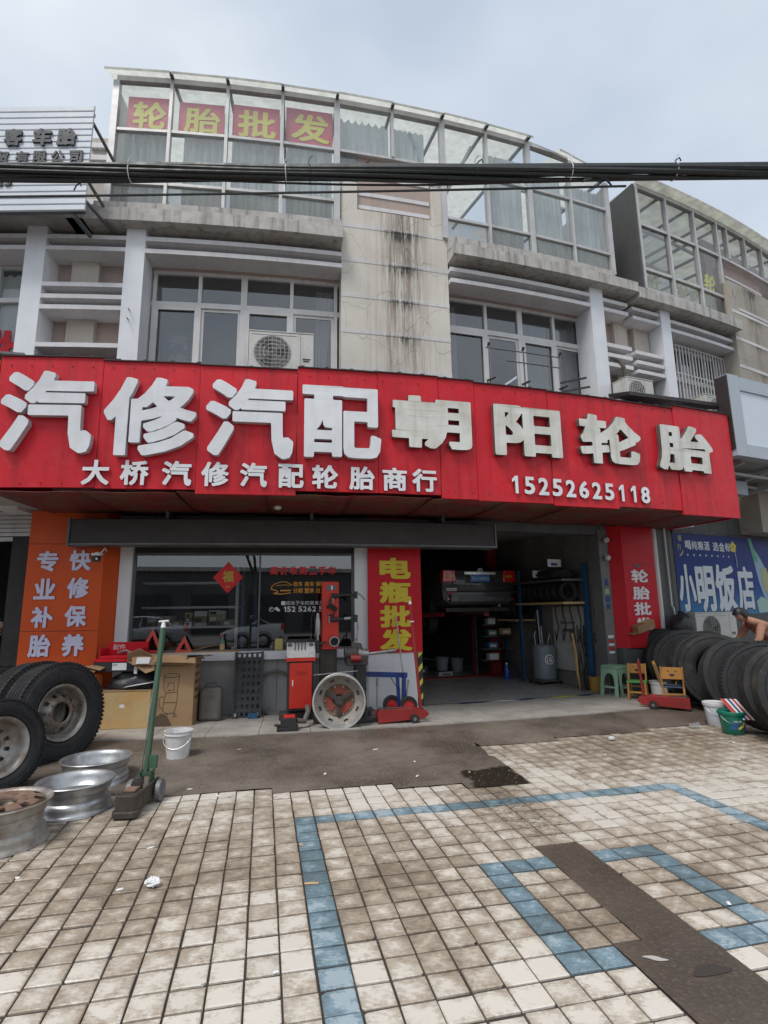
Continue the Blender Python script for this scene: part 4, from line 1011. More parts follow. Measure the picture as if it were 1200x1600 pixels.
pol([(8.22, 2.93), (8.32, 2.93), (8.40, 2.72), (8.62, 2.5), (8.9, 2.1), (9.0, 1.8), (8.86, 1.6), (8.6, 1.65), (8.45, 2.0), (8.36, 2.4), (8.30, 2.62)], .026, 'bottle_print', pm('bottle_glass_print', (.25, .38, .5), .4))
pol([(8.21, 2.93), (8.33, 2.93), (8.45, 2.62), (8.52, 2.55), (8.47, 2.42), (8.36, 2.45), (8.3, 2.65)], .028, 'bottle_neck_print', pm('bottle_green_print', (.03, .3, .16), .4))
pol([(8.62, 2.3), (8.78, 2.33), (8.95, 1.95), (8.9, 1.7), (8.7, 1.75), (8.58, 2.0)], .028, 'bottle_label_print', WG)
pol([(8.25, 1.62), (8.45, 1.72), (8.7, 1.62), (8.75, 1.4), (8.3, 1.38)], .03, 'glass_print', pm('pale_green_print', (.35, .52, .45), .5))
# white fascia board of the eating house
wb = thing('blank_fascia_board', 'blank white fascia board in a grey metal frame, right of the red sign', 'sign', F(7.3, 1.7, 3.9))
P(fb(5.72, 9.8, 1.60, 1.705, 4.20, 5.16), 'white_panel', pm('blank_white_panel', (.62, .68, .77), .45), wb)
FRM = pm('grey_fascia_frame', (.40, .45, .50), .45)
P(fb(5.46, 5.718, 1.55, 1.73, 3.98, 5.42), 'frame_side', FRM, wb)
for k in range(7): P(fb(5.722+k*.6, 5.722+k*.6+.596, 1.55, 1.73, 5.165, 5.40), 'frame_top', FRM, wb); P(fb(5.722+k*.6, 5.722+k*.6+.596, 1.55, 1.73, 3.98, 4.196), 'frame_bottom', FRM, wb)
P(fb(5.44, 5.458, 1.5, 1.72, 4.1, 5.40), 'dark_edge', DARKBR, wb)
P(fb(5.46, 9.9, .15, 1.55, 4.02, 4.06), 'soffit', pm('pale_soffit', (.3, .32, .31), .7), wb)
for o in (.5, 1.1): P(fb(5.5, 9.9, o, o+.05, 3.86, 3.9), 'cross_bar', PVC, wb)
for s in (5.9, 6.9, 7.9): mb = MB(); mb.beam(F(s, .2, 3.80), F(s, 1.5, 3.98), .08, .08); P(mb, 'bracket', FRM, wb)
P(fb(6.3, 6.9, .1, .9, 3.58, 3.84), 'duct', FRM, wb)
# rooftop glasshouse of the neighbour
g2 = thing('neighbour_glasshouse', 'unlit glazed rooftop room at right with a dark side wall and ceiling beams', 'glasshouse', F(8, .3, 7.8))
c2 = [5.50, 6.34, 7.24, 8.06, 8.45, 9.2, 10.0, 10.9, 11.8]
for k in range(len(c2)-1):
    a, b = c2[k], c2[k+1]
    for z in (7.86, 8.32, 9.35):
        if a > 8.0 and z < 9.3: continue
        P(fb(a, b, .26, .33, z-.03, z+.03, step=1), 'transom', ALU, g2)
    P(fb(a, b, .25, .34, 10.18, 10.28, step=2), 'top_rail', ALU, g2)
    for z0, z1 in ((7.89, 8.29), (8.35, 9.32), (9.38, 10.18)):
        if a > 8.0 and z1 < 9.35: continue
        mb = MB(); mb.add([F(a+.03, .29, z0), F(b-.03, .29, z0), F(b-.03, .29, z1), F(a+.03, .29, z1)], [(0, 1, 2, 3)]); P(mb, 'pane', GLD if z0 < 8.3 or (k == 0 and z0 < 9) else glass('clear_glass', (.85, .88, .88), 1.5, .05) if 'clear_glass' not in MATS else MATS['clear_glass'], g2)
    mb = MB(); mb.beam(F(b, .3, 10.3), F(b, -3, 10.55), .05, .06); P(mb, 'rafter', GREYM, g2)
    mb = MB(); za = 10.31; vs = [F(a-.0, .55, za-.03), F(b-.02, .55, za-.03), F(a, -3, za+.32), F(b-.02, -3, za+.32)]
    mb.add(vs+[v+Vector((0, 0, .02)) for v in vs], [(0, 1, 3, 2), (4, 6, 7, 5), (0, 4, 5, 1), (1, 5, 7, 3), (2, 3, 7, 6), (0, 2, 6, 4)]); P(mb, 'roof_sheet', POLY, g2)
for s in c2:
    z0 = 9.38 if s > 8.1 else 7.86
    P(fb(s-.03, s+.03, .25, .345, z0, 10.2, step=1), 'mullion', ALU, g2)
P(fb(5.40, 5.46, -3.0, .33, 7.84, 10.25, step=1), 'side_wall', pm('dark_grey_side_wall', (.075, .075, .072), .7, c2=(.06, .06, .058)), g2)
P(fb(5.44, 12, -3.1, -3.0, 7.8, 10.6), 'back_wall', pm('attic_grey', (.26, .26, .26), .8), g2)
P(fb(5.44, 12, -3.0, .2, 7.7, 7.80), 'attic_floor', INTW, g2)
for o in (-.7, -1.6, -2.5): P(fb(5.5, 11.8, o, o+.05, 10.28+(-o)*.09-.06, 10.28+(-o)*.09, step=1), 'purlin', ALU, g2)
for ch, a, z, w_ in (('批', 5.62, 7.92, .45), ('发', 6.42, 7.93, .5), ('轮', 6.95, 7.92, .26), ('胎', 7.33, 7.93, .42), ('轮', 7.4, 8.45, .4)):
    o = text_mb(ch, a, a+w_, z, z+.42, lambda s, d, zz_: F(s+.25*(zz_-8), d, zz_), .2, .21, .02).build('faded_window_character', [YELP, YELP])
    tag(o, 'faded yellow %s character leaning behind the right glasshouse panes, %s' % (ch, {'批': 'leftmost', '发': 'second from left', '胎': 'bottom right'}.get(ch, 'bottom middle' if z < 8.1 else 'upper right')), 'lettering', 'faded characters behind the neighbour glass')
# ================================================================ tyres, rims
def tyre_profile(Ro, W, Rb, grooves=4):
    h = W/2; out = []
    half = [(Rb, -h*.66), (Rb+.012, -h*.80), (Rb+.035, -h*.92), (Rb+.09, -h*1.0), (Rb+(Ro-Rb)*.62, -h*.97), (Rb+(Ro-Rb)*.80, -h*.90), (Ro-.022, -h*.84), (Ro-.006, -h*.78)]
    out += half; w0 = -h*.76; w1 = h*.76; n = grooves*2+1
    seg = (w1-w0)/(grooves*3+2) if grooves else 0
    z = w0; g_ = .016 if grooves < 5 else .012
    out.append((Ro, z))
    for k in range(grooves):
        z2 = w0+(k+1)*(w1-w0)/(grooves+1)
        out += [(Ro, z2-.008), (Ro-g_, z2-.005), (Ro-g_, z2+.005), (Ro, z2+.008)]
    out.append((Ro, w1))
    out += [(r, -z) for r, z in reversed(half)]
    out += [(Rb+.02, h*.60), (Rb+(Ro-Rb)*.45, h*.84), (Ro-.05, h*.72), (Ro-.03, 0), (Ro-.05, -h*.72), (Rb+(Ro-Rb)*.45, -h*.84), (Rb+.02, -h*.60)]
    return out
def tyre_mesh(Ro, W, Rb, grooves=4, n=72, lug=True):
    mb = MB(); pr = tyre_profile(Ro, W, Rb, grooves); mb.lathe(pr, n, closed=True)
    m = len(pr)
    for q in range(len(mb.f)):
        i = q % m; mb.mi[q] = 1 if 6 <= i < m-15 else 0
    # moulded rings and raised letter blocks on the side wall
    for sgn in (-1, 1):
        for r in (Rb+.045, Rb+(Ro-Rb)*.74): mb.lathe([(r-.004, sgn*W*.485), (r, sgn*W*.503), (r+.004, sgn*W*.485)], n)
        for k in range(22):
            if k % 11 > 6: continue
            a = k/22*2*math.pi; r = Rb+(Ro-Rb)*.5
            M = Matrix.Rotation(a, 4, 'Z') @ Matrix.Translation((r, 0, sgn*W*.498)); mb.box(-.014, .014, -.011, .011, -.004, .004, M)
    if lug:      # shoulder lugs give the tread edge its teeth
        for k in range(72):
            a = k/72*2*math.pi
            for sgn in (-1, 1):
                M = Matrix.Rotation(a, 4, 'Z') @ Matrix.Translation((Ro-.009, 0, sgn*W*.385)); mb.box(-.012, .0105, -.0125, .0125, -.014, .018, M); mb.mi[-6:] = [1]*6
    return mb
def rim_parts(root, Rf, W, mat, disc='in', hub=RUST, discmat=None, paint=None):
    """rim barrel with both flanges, disc with hand holes, nuts; local z is the outward face"""
    h = W/2; mb = MB()
    outp = [(Rf, h), (Rf+.004, h-.006), (Rf, h-.014), (Rf-.018, h-.022), (Rf-.024, h-.05), (Rf-.03, h-.072), (Rf-.045, h-.085), (Rf-.048, -h+.10), (Rf-.03, -h+.085), (Rf-.022, -h+.06), (Rf-.026, -h+.04), (Rf-.016, -h+.02), (Rf, -h+.012), (Rf+.003, -h+.005), (Rf, -h),
            (Rf-.012, -h+.002), (Rf-.03, -h+.026), (Rf-.044, -h+.06), (Rf-.076, -h+.1), (Rf-.074, h-.105), (Rf-.044, h-.075), (Rf-.04, h-.045), (Rf-.028, h-.016), (Rf-.012, h-.002)]
    mb.lathe(outp, 64, closed=True); mb.build('barrel', mat, root, smooth=True, local=True)
    ri = Rf-.074
    if disc == 'out': hz = [(ri, h-.12), (ri-.022, h-.092), (ri-.055, h-.055), (ri-.075, h-.03), (ri-.082, h-.022), (.108, h-.022), (.104, h-.03)]
    elif disc == 'top': hz = [(ri+.02, h-.03), (ri+.012, h-.008), (ri-.035, h+.006), (ri-.07, h+.0), (ri-.08, h-.008), (.112, h-.008), (.106, h-.02)]
    else: hz = [(ri, -h+.10), (ri-.016, -h+.082), (ri-.05, -h+.05), (ri-.07, -h+.04), (ri-.078, -h+.034), (.112, -h+.034), (.106, -h+.024)]
    n = 80
    def skip(k, i): return i == 1 and (k % 8) in (2, 3, 4) or (i == 1 and False)
    d = MB(); d.lathe(hz, n, skip=lambda k, i: i == 1 and (k % 8) in (2, 3, 4)); d.lathe([(r, z-.011) for r, z in hz], n, skip=lambda k, i: i == 1 and (k % 8) in (2, 3, 4))
    # split mid band wider: walls of the hand holes
    for k in range(n):
        if (k % 8) in (2, 3, 4):
            a0, a1 = 2*math.pi*k/n, 2*math.pi*(k+1)/n
            for q in (1, 2):
                r, z = hz[q]; p = [Vector((r*math.cos(a), r*math.sin(a), zz)) for a, zz in ((a0, z), (a1, z), (a1, z-.011), (a0, z-.011))]; d.add(p, [(0, 1, 2, 3)])
    d.build('disc', discmat or mat, root, smooth=True, local=True)
    hb = MB(); z = hz[5][1]; rr = hz[4][0]
    hb.lathe([(rr-.002, z+.001), (rr-.006, z+.004), (.118, z+.004), (.110, z+.0)], 48)
    for k in range(10):
        a = 2*math.pi*(k+.5)/10; r = .1395; c = Vector((r*math.cos(a), r*math.sin(a), z)); hb.cyl(c, c+Vector((0, 0, .007)), .0135, n=6)
    hb.build('hub_ring', hub, root, smooth=True, local=True)
def euler_to(axis, spin=0):
    q = Vector(axis).normalized().to_track_quat('Z', 'Y'); return (q.to_matrix() @ Matrix.Rotation(spin, 3, 'Z')).to_euler()
def mounted_tyre(label, c, axis, spin=0, disc='out', Ro=.49, W=.27, rimmat=SILVD, Rb=.288, group='truck tyres at the left edge', hub=RUST):
    t = thing('truck_tyre', label, 'tyre', c, group=group, rot=euler_to(axis, spin))
    tyre_mesh(Ro, W, Rb, 4).build('casing', [RUBBER, RUBT], t, smooth=True, local=True, autos=30)
    r = bpy.data.objects.new('rim', None); COL.objects.link(r); r.parent = t
    rim_parts(r, Rb-.002, W*.86, rimmat, disc, hub=hub)
    return t
t1 = mounted_tyre('leaning truck tyre on a dusty silver rim, behind the loose rims on the tiles', (-3.52, 6.04, .50), (.93, -.36, .10), .3, Ro=.515)
t2 = mounted_tyre('truck tyre with a rusty hub ring, cut by the left edge of the photo', (-3.42, 4.99, .395), (.90, -.42, .12), .1, disc='in', Ro=.40, W=.24, Rb=.25)
t4 = mounted_tyre('truck tyre paired tightly behind the silver rimmed one', (-3.80, 6.14, .50), (.93, -.36, .10), .9, disc='in', Ro=.52)
t3 = mounted_tyre('dark truck tyre leaning at the back, left of the orange column foot', (-4.45, 6.5, .47), (.93, -.36, .2), .6, disc='in', Ro=.48)
# loose rims on the tiles
def loose_rim(label, x, y, mat, disc, h=.215, rz=0, tilt=(0, 0), discmat=None, Rf=.305, z=0):
    t = thing('truck_rim', label, 'rim', (x, y, z+h/2), group='loose truck rims on the tiles', rot=(tilt[0], tilt[1], rz))
    rim_parts(t, Rf, h, mat, disc, discmat=discmat); return t
loose_rim('bare silver truck rim lying flat between the rusty rim and the green jack', -2.50, 4.66, SILVER, 'in', .225, Rf=.285)
loose_rim('bare truck rim with peeled paint lying behind the shiny one', -2.70, 5.36, SILVER, 'in', .22)
loose_rim('rusty truck rim with its disc upwards at the lower left edge', -2.66, 4.02, SILVD, 'top', .27, Rf=.31, discmat=RUST)

# bare truck tyres in a row at right, like fallen dominoes
proto = thing('bare_tyre', 'bare truck tyre at the far end of the row, under a torn carton', 'tyre', (0, 0, 0), group='row of bare truck tyres')
tyre_mesh(.535, .265, .292, 4).build('casing', [RUBBER, RUBT], proto, smooth=True, local=True, autos=30)
_b = tyre_mesh(.52, .25, .292, 3, lug=False).build('casing', [pm('dusty_tyre_rubber', (.033, .032, .032), .75, spec=.3, c2=(.02, .02, .02), scale=4, grime=(.10, .092, .08), gscale=6, gamt=.5), RUBT], None, smooth=True, local=True, autos=30); tyre_b = _b.data; bpy.data.objects.remove(_b)
_b = tyre_mesh(.54, .285, .292, 5, lug=False).build('casing', [RUBBER, pm('brown_dust_tread', (.036, .034, .031), .82, spec=.3, c2=(.02, .02, .02), scale=6, grime=(.12, .105, .085), gscale=5, gamt=.7, bmp=.003, bscale=60)], None, smooth=True, local=True, autos=30); tyre_c = _b.data; bpy.data.objects.remove(_b)
spec = [(4.86, 9.80, .0), (4.90, 9.38, .10), (4.88, 9.02, -.05), (4.90, 8.56, .08), (4.82, 8.18, -.02), (4.86, 7.66, .12), (4.72, 6.98, -.06), (4.70, 6.58, .08), (4.64, 6.18, .0), (4.66, 5.76, .07)]
labs = ['bare truck tyre at the far end of the row, under a torn carton', 'second bare truck tyre from the red column', 'third bare truck tyre from the red column, below the air conditioner', 'fourth bare truck tyre, directly behind the smiling child chair', 'fifth bare truck tyre from the red column, below the fan grille',
        'sixth bare truck tyre whose dark open inside is showing', 'bare truck tyre behind the white pail, after the gap in the row', 'bare truck tyre leaning on its neighbour behind the green pail', 'bare truck tyre at the right edge with fine rib tread', 'nearest bare truck tyre, mostly outside the right edge']
for k, ((x, y, w), lb) in enumerate(zip(spec, labs)):
    lean = .20+.02*(k % 3); ax = Vector((-.30+w, -1, lean)).normalized()
    zc = .535*math.sqrt(1-ax.z**2)+.1325*abs(ax.z)*.8 + max(0, apron_z(x, y))*.9
    rot = euler_to(ax, k*.7)
    if k == 0: proto.location = (x, y, zc); proto.rotation_euler = rot
    else:
        c_ = dup(proto, lb, (x, y, zc), rot, 'row of bare truck tyres')
        if k % 3 == 1: c_.children[0].data = tyre_b
        if k % 3 == 2: c_.children[0].data = tyre_c
# colourful sticker tag on a tyre
stt = thing('tyre_label', 'striped red and white paper label stuck on a bare tyre above the green pail', 'label', (4.12, 7.03, .33), rot=(0, 0, 0))
for k, m in enumerate(('red_plastic', 'red_plastic', 'white_paper', 'blue_paint', 'white_paper', 'red_plastic', 'white_paper')):
    mb = MB(); q0, q1 = k*.024, k*.024+.021
    mb.add([(4.12+q0, 7.02-q0*.35, .40), (4.12+q1, 7.02-q1*.35, .40), (4.22+q1, 6.86-q1*.35, .18), (4.22+q0, 6.86-q0*.35, .18)], [(0, 1, 2, 3)]); mb.build('stripe', MATS[m], stt)
# torn carton on the far tyre
ct = thing('torn_carton', 'torn cardboard box lying on top of the far tyre against the red column', 'box', (4.5, 9.75, 1.13), rot=(0.1, -.28, .3))
mb = MB(); mb.box(-.18, .2, -.12, .1, 0, .13); mb.build('box_body', CARD, ct, local=True, bev=.004)
mb = MB(); mb.box(.0, .205, -.125, .105, .131, .136); mb.build('lid_flap', CARDL, ct, local=True); mb = MB(); mb.box(-.3, -.18, -.12, .1, .02, .03); mb.build('side_flap', CARD, ct, local=True)

# ================================================================ pails and buckets
def pail(name, label, loc, h, r0, r1, mat, lid=None, handle=True, grp=None, rz=0, open_=True):
    t = thing(name, label, name.split('_')[-1], loc, rz, grp)
    mb = MB(); pr = [(0, 0), (r0-.006, 0), (r0, .006), (r1*.97+r0*.03, h*.86), (r1+.008, h*.87), (r1+.008, h*.9), (r1, h*.905), (r1+.004, h*.985), (r1+.010, h), (r1-.004, h), (r1-.008, h*.9), (r0-.008, .012), (0, .012)]
    if lid: pr = pr[:8]+[(r1+.004, h*.985)]
    mb.lathe(pr, 36); mb.build('body', mat, t, smooth=True, local=True)
    if lid:
        mb = MB(); mb.lathe([(r1+.012, h*.9), (r1+.014, h+.002), (r1+.006, h+.008), (r1-.012, h+.006), (r1-.02, h-.004), (0, h-.002)], 36); mb.build('lid', lid, t, smooth=True, local=True)
    if handle:
        mb = MB(); pts = [((r1+.008)*math.cos(a), -.01-(r1+.03)*abs(math.sin(a))*.6-.02, h*.82-(.36*h)*math.sin(a)) for a in [k/12*math.pi for k in range(13)]]
        mb.tube(pts, .0025, 5); mb.build('handle', STEEL, t, local=True)
    return t
pail('white_bucket', 'open white plastic bucket on the damp concrete by the green jack', (-2.20, 6.05, .008), .30, .108, .135, PAIL)
pail('white_pail', 'white lidded plastic pail beside the green pail', (4.30, 7.42, .002), .285, .12, .15, pm('clean_pail', (.70, .73, .80), .35), lid=PAIL)
gp = pail('green_pail', 'green lidded paint pail with a blue label, in front of the tyres', (4.22, 6.98, .002), .255, .118, .145, PAILG, lid=PAILG)
mb = MB()
def cylmap(a, z, e=.0015): r = .118+(.145-.118)*z/.255+e; return Vector((r*math.sin(a), -r*math.cos(a), z))
for k in range(10):
    a0, a1 = -.75+k*.15, -.75+(k+1)*.15; mb.add([cylmap(a0, .06), cylmap(a1, .06), cylmap(a1, .175), cylmap(a0, .175)], [(0, 1, 2, 3)])
mb.build('label', pm('pail_label_blue', (.03, .12, .28), .4), gp, local=True)
mb = MB()
for k in range(10):
    t0, t1 = k/10, (k+1)/10
    f = lambda t, w: cylmap(-.1+.62*math.sin(t*1.9), .07+.10*t, .003) + Vector((0, 0, w*(.5+math.sin(t*3.1))*.016))
    mb.add([f(t0, -1), f(t1, -1), f(t1, 1), f(t0, 1)], [(0, 1, 2, 3)])
mb.build('yellow_swoosh', YEL, gp, local=True)
text_mb('油漆', -.5, .25, .145, .168, lambda s, d, z: cylmap(s, z, .002+d), 0, .001, .0).build('label_text', [PAPER, PAPER], gp, local=True)
pail('white_bucket', 'white bucket standing behind the small green seated chair', (4.40, 9.10, .08), .27, .12, .145, PAIL, handle=False)

# ================================================================ green bottle jack with long handle (front left)
jk = thing('trolley_jack', 'green long handled trolley jack with an oily cast base on the tiles', 'jack', (-2.0, 4.70, 0), R_(3))
b = MB(); b.prism([(-.085, -.26), (-.06, -.29), (.06, -.29), (.085, -.26), (.08, -.12), (-.08, -.12)], .03, .17); b.prism([(-.10, -.27), (-.07, -.31), (.07, -.31), (.10, -.27), (.09, -.18), (-.09, -.18)], .012, .06); b.build('front_casting', OILY, jk, local=True, bev=.008)
b = MB(); b.box(-.085, -.065, -.14, .2, .05, .15); b.box(.065, .085, -.14, .2, .05, .17); b.box(-.065, .065, -.10, .19, .05, .07); b.build('side_frame', OILY, jk, local=True, bev=.004)
b = MB(); b.cyl((0, -.05, .08), (0, -.05, .215), .042, .038, 20); b.cyl((0, -.05, .215), (0, -.05, .23), .028, n=16); b.build('ram', OILY, jk, smooth=True, local=True)
b = MB(); b.box(-.045, .045, -.22, -.12, .17, .19); b.build('saddle', RUST, jk, local=True, bev=.006)
for s in (-1, 1):
    b = MB(); b.cyl((s*.10, .13, .085), (s*.135, .13, .085), .085, n=26); b.cyl((s*.135, .13, .085), (s*.142, .13, .085), .03, n=12); b.build('wheel', pm('grey_jack_wheel', (.2, .2, .21), .5, c2=(.13, .13, .135), grime=(.06, .05, .05)), jk, smooth=True, local=True)
b = MB(); b.cyl((-.14, .13, .085), (.14, .13, .085), .012); b.build('axle', STEEL, jk, smooth=True, local=True)
b = MB(); b.box(-.05, -.036, .08, .18, .12, .24); b.box(.036, .05, .08, .18, .12, .24); b.cyl((-.06, .13, .22), (.06, .13, .22), .012); b.box(-.036, .036, .1, .16, .2, .23); b.build('handle_fork', GREEN, jk, local=True)
b = MB(); b.beam((-.005, .13, .20), (.03, .235, 1.40), .036, .036); b.build('handle', GREEN, jk, local=True, bev=.004)
b = MB(); b.beam((-.045, .12, .20), (.005, .215, 1.12), .007, .007); b.build('release_rod', STEEL, jk, local=True)
b = MB(); b.cyl((.03, .235, 1.40), (.031, .237, 1.45), .022, .012, 12); b.cyl((-.01, .235, 1.452), (.075, .237, 1.458), .008); b.build('handle_cap', PAPER, jk, smooth=True, local=True)
b = MB(); b.box(.04, .10, .06, .09, .27, .37); b.build('hanging_plate', GREEN, jk, local=True)

# ================================================================ pile in front of the shop window, left
t = fthing('wooden_panel_box', 'long pale carton with water stains at the foot of the pile', 'box', -3.52, .60)
b = MB(); b.box(-.35, .35, -.16, .14, 0, .46); b.build('box_body', CARDL, t, local=True, bev=.008)
b = MB(); b.box(-.03, .03, -.1615, -.1605, .26, .30); b.build('sticker', PAPER, t, local=True)
b = MB(); b.box(-.36, .33, -.165, .145, .461, .467); b.build('top_flap', CARD, t, local=True)
t = fthing('pump_carton', 'tall cardboard box printed with a line drawing of a wheeled machine', 'box', -2.90, .50, group=None)
b = MB(); b.box(-.235, .235, -.2, .2, 0, .86); b.build('box_body', CARD, t, local=True, bev=.006)
for q in (((-.235, -.2), (.235, -.2), (-.30, -.36), (.27, -.34)), ((-.235, .2), (.235, .2), (-.2, .35), (.25, .36)), ((.235, -.2), (.235, .2), (.40, -.17), (.42, .16)), ((-.235, -.2), (-.235, .2), (-.42, -.15), (-.4, .17))):
    b = MB(); (a0, a1), (b0, b1), (c0, c1), (d0, d1) = q; z2 = .80+.06*(q[0][0] > 0)
    v = [Vector((a0, a1, .861)), Vector((b0, b1, .861)), Vector((d0, d1, z2)), Vector((c0, c1, z2+.03))]; b.add(v+[p+Vector((0, 0, .005)) for p in v], [(0, 1, 2, 3), (4, 5, 6, 7), (0, 1, 5, 4), (1, 2, 6, 5), (2, 3, 7, 6), (3, 0, 4, 7)]); b.build('flap', CARD, t, local=True)
b = MB(); Yf = -.2025
for pts in ([(-.05+.10*math.cos(a), .64+.026*math.sin(a)) for a in [k/16*2*math.pi for k in range(17)]], [(-.14, .63), (-.15, .5), (-.12, .42), (-.15, .2), (-.1, .16), (.0, .17), (.03, .3), (.03, .5), (.05, .63)], [(-.12, .42), (.02, .43)], [(-.1, .48), (-.09, .54), (-.02, .55), (-.01, .46), (-.1, .45)], [(-.15, .38), (-.2, .36), (-.19, .25), (-.15, .22)], [(-.13, .3), (.02, .3)],
            [(-.1+.02*math.cos(a), .15+.02*math.sin(a)) for a in [k/8*2*math.pi for k in range(9)]], [(.01+.02*math.cos(a), .14+.02*math.sin(a)) for a in [k/8*2*math.pi for k in range(9)]]):
    b.tube([(x, Yf, z) for x, z in pts], .0028, 4)
b.build('line_drawing', INK, t, local=True)
bx = lambda x, d, z: Vector((x, -.201-d, z))
text_mb('高压清洗机', -.2, .1, .76, .81, bx, 0, .001, .005).build('box_print', [INK, INK], t, local=True)
sd_ = lambda x, d, z: Vector((.236+d, x, z))
for z in (.72, .62, .52, .42, .32): text_mb('规格型号', -.14, .12, z, z+.04, sd_, 0, .001, .0).build('side_print', [INK, INK], t, local=True)
b = MB(); b.add([(-.236+.0*k, -.2021, .001) for k in (0,)]+[(-.23, -.2021, .12), (-.16, -.2021, .17), (-.08, -.2021, .12), (-.03, -.2021, .03), (-.03, -.2021, .001)], [(0, 1, 2, 3, 4, 5)]); b.build('water_stain', pm('wet_card', (.10, .065, .04), .7), t, local=True)
t = fthing('flattened_carton', 'flattened cardboard sheet with a white label across the top of the pile', 'cardboard', -3.05, .52, .975)
b = MB(); v = [(-.42, -.2, 0), (.38, -.22, .03), (.95, .05, .01), (.93, .22, .02), (-.3, .22, -.01)]; v = [Vector(p) for p in v]
b.add(v+[p+Vector((0, 0, .012)) for p in v], [(4, 3, 2, 1, 0), (5, 6, 7, 8, 9)]+[(k, (k+1) % 5, 5+(k+1) % 5, 5+k) for k in range(5)]); b.build('sheet', CARD, t, local=True)
v = [Vector(p) for p in ((-.42, -.2, 0), (.30, -.22, .01), (.28, -.26, -.12), (-.38, -.25, -.10))]; b = MB(); b.add(v+[p+Vector((0, -.004, 0)) for p in v], [(0, 1, 2, 3), (7, 6, 5, 4)]); b.build('hanging_edge', CARD, t, local=True)
v = [Vector(p) for p in ((-.34, -.262, -.09), (-.17, -.264, -.09), (-.16, -.256, -.01), (-.33, -.254, -.01))]; b = MB(); b.add(v, [(0, 1, 2, 3)]); b.build('label', PAPER, t, local=True)
v = [Vector(p) for p in ((.25, .0, .03), (.55, .02, .10), (.62, .12, .12), (.3, .15, .03))]; b = MB(); b.add(v+[p+Vector((0, 0, .005)) for p in v], [(0, 1, 2, 3), (4, 5, 6, 7), (0, 1, 5, 4), (1, 2, 6, 5)]); b.build('raised_flap', CARD, t, local=True)
t = fthing('red_parts_case', 'open red parts carton on top of a dark box by the orange column', 'box', -3.62, .48, .945)
b = MB(); b.box(-.28, .26, -.15, .13, 0, .035); b.box(-.28, .26, .11, .13, .035, .2); b.box(-.28, -.265, -.15, .11, .035, .13); b.box(.245, .26, -.15, .11, .035, .13); b.build('tray', REDP, t, local=True, bev=.003)
text_mb('配件', -.2, -.04, .10, .17, lambda x, d, z: Vector((x, .108-d, z)), 0, .001, .0).build('print', [PAPER, PAPER], t, local=True)
b = MB(); b.tube([(-.1, 0, .06), (0, .03, .09), (.1, -.03, .05), (.15, .02, .09)], .02, 6); b.build('metal_part', STEEL, t, local=True)
t = fthing('dark_parts_box', 'dark box with a red top edge and a white label under the red carton', 'box', -3.62, .48, .78)
b = MB(); b.box(-.33, .30, -.18, .16, 0, .125); b.build('box_body', BLACK, t, local=True, bev=.004); b = MB(); b.box(-.335, .305, -.185, .165, .126, .160); b.build('red_lid', REDP, t, local=True, bev=.003)
b = MB(); b.box(-.09, .09, -.183, -.181, .02, .11); b.build('label', PAPER, t, local=True); b = MB(); b.box(.19, .23, -.187, -.181, -.03, .155); b.build('tape', PAPER, t, local=True)
text_mb('配件', -.08, -.02, .07, .1, lambda x, d, z: Vector((x, -.1835-d, z)), 0, .0005, 0).build('label_text', [INK, INK], t, local=True)
t = fthing('cardboard_scrap', 'crumpled torn cardboard hanging over the dark parts box', 'cardboard', -3.3, .72, .86)
b = MB(); rr = random.Random(4); v = [Vector((x, -.02+rr.uniform(-.05, .05), z)) for x, z in ((-.2, .16), (-.05, .22), (.12, .12), (.16, -.06), (.05, -.10), (-.08, -.02), (-.22, .05))]; b.add(v+[Vector((-.02, .06, .05))], [(k, (k+1) % 7, 7) for k in range(7)]); o = b.build('crumple', CARD, t, local=True); sm = o.modifiers.new('t', 'SOLIDIFY'); sm.thickness = .006
t = fthing('black_bag_heap', 'heap of black rubber sheeting and bags between the boxes', 'bag', -3.45, .50, .56)
b = MB(); N1 = 26
for i in range(N1+1):
    for j in range(11):
        u = i/N1*2*math.pi; v_ = j/10*math.pi/2; q = noise.noise(Vector((math.cos(u)*2, math.sin(u)*2, j*.35)))*.22+1
        b.v.append(Vector((.36*math.cos(u)*math.cos(v_)*q, .15*math.sin(u)*math.cos(v_)*q, .21*math.sin(v_)*q)))
for i in range(N1):
    for j in range(10): a = i*11+j; b.f.append((a, a+11, a+12, a+1)); b.mi.append(0)
b.build('bag', pm('black_rubber_sheet', (.02, .02, .023), .38, c2=(.035, .035, .04), bmp=.01, bscale=14), t, smooth=True, local=True)
b = MB(); b.add([(-.1, -.2, .02), (.3, -.22, .08), (.34, -.1, .10), (.0, -.08, .05)], [(0, 1, 2, 3)]); b.build('torn_paper', PAPER, t, local=True)
t = fthing('orange_crate', 'small orange crate with torn cardboard on it, beside the orange column', 'crate', -4.02, .62, .60)
b = MB(); b.box(-.17, .15, -.12, .12, 0, .16); b.build('crate_body', pm('orange_plastic', (.6, .12, .02), .5), t, local=True, bev=.01); b = MB()
for q in range(4): a = -.19+q*.07; b.add([(a, -.15, .17+.03*q), (a+.2, -.17, .19+.02*(q % 2)), (a+.22, .1, .26), (a+.02, .1, .22)], [(0, 1, 2, 3)])
o = b.build('torn_flaps', CARD, t, local=True); sm = o.modifiers.new('t', 'SOLIDIFY'); sm.thickness = .006
t = fthing('crate_stand', 'low dark steel stand under the orange crate', 'stand', -4.02, .62, .08); b = MB()
for x in (-.16, .14):
    for y in (-.11, .11): b.beam((x, y, 0), (x, y, .5), .02, .02)
b.box(-.17, .15, -.12, .12, .5, .518); b.build('stand_frame', GREYM, t, local=True)
t = fthing('jerry_can', 'grimy grey brown plastic drum beside the tall carton', 'can', -2.50, .38)
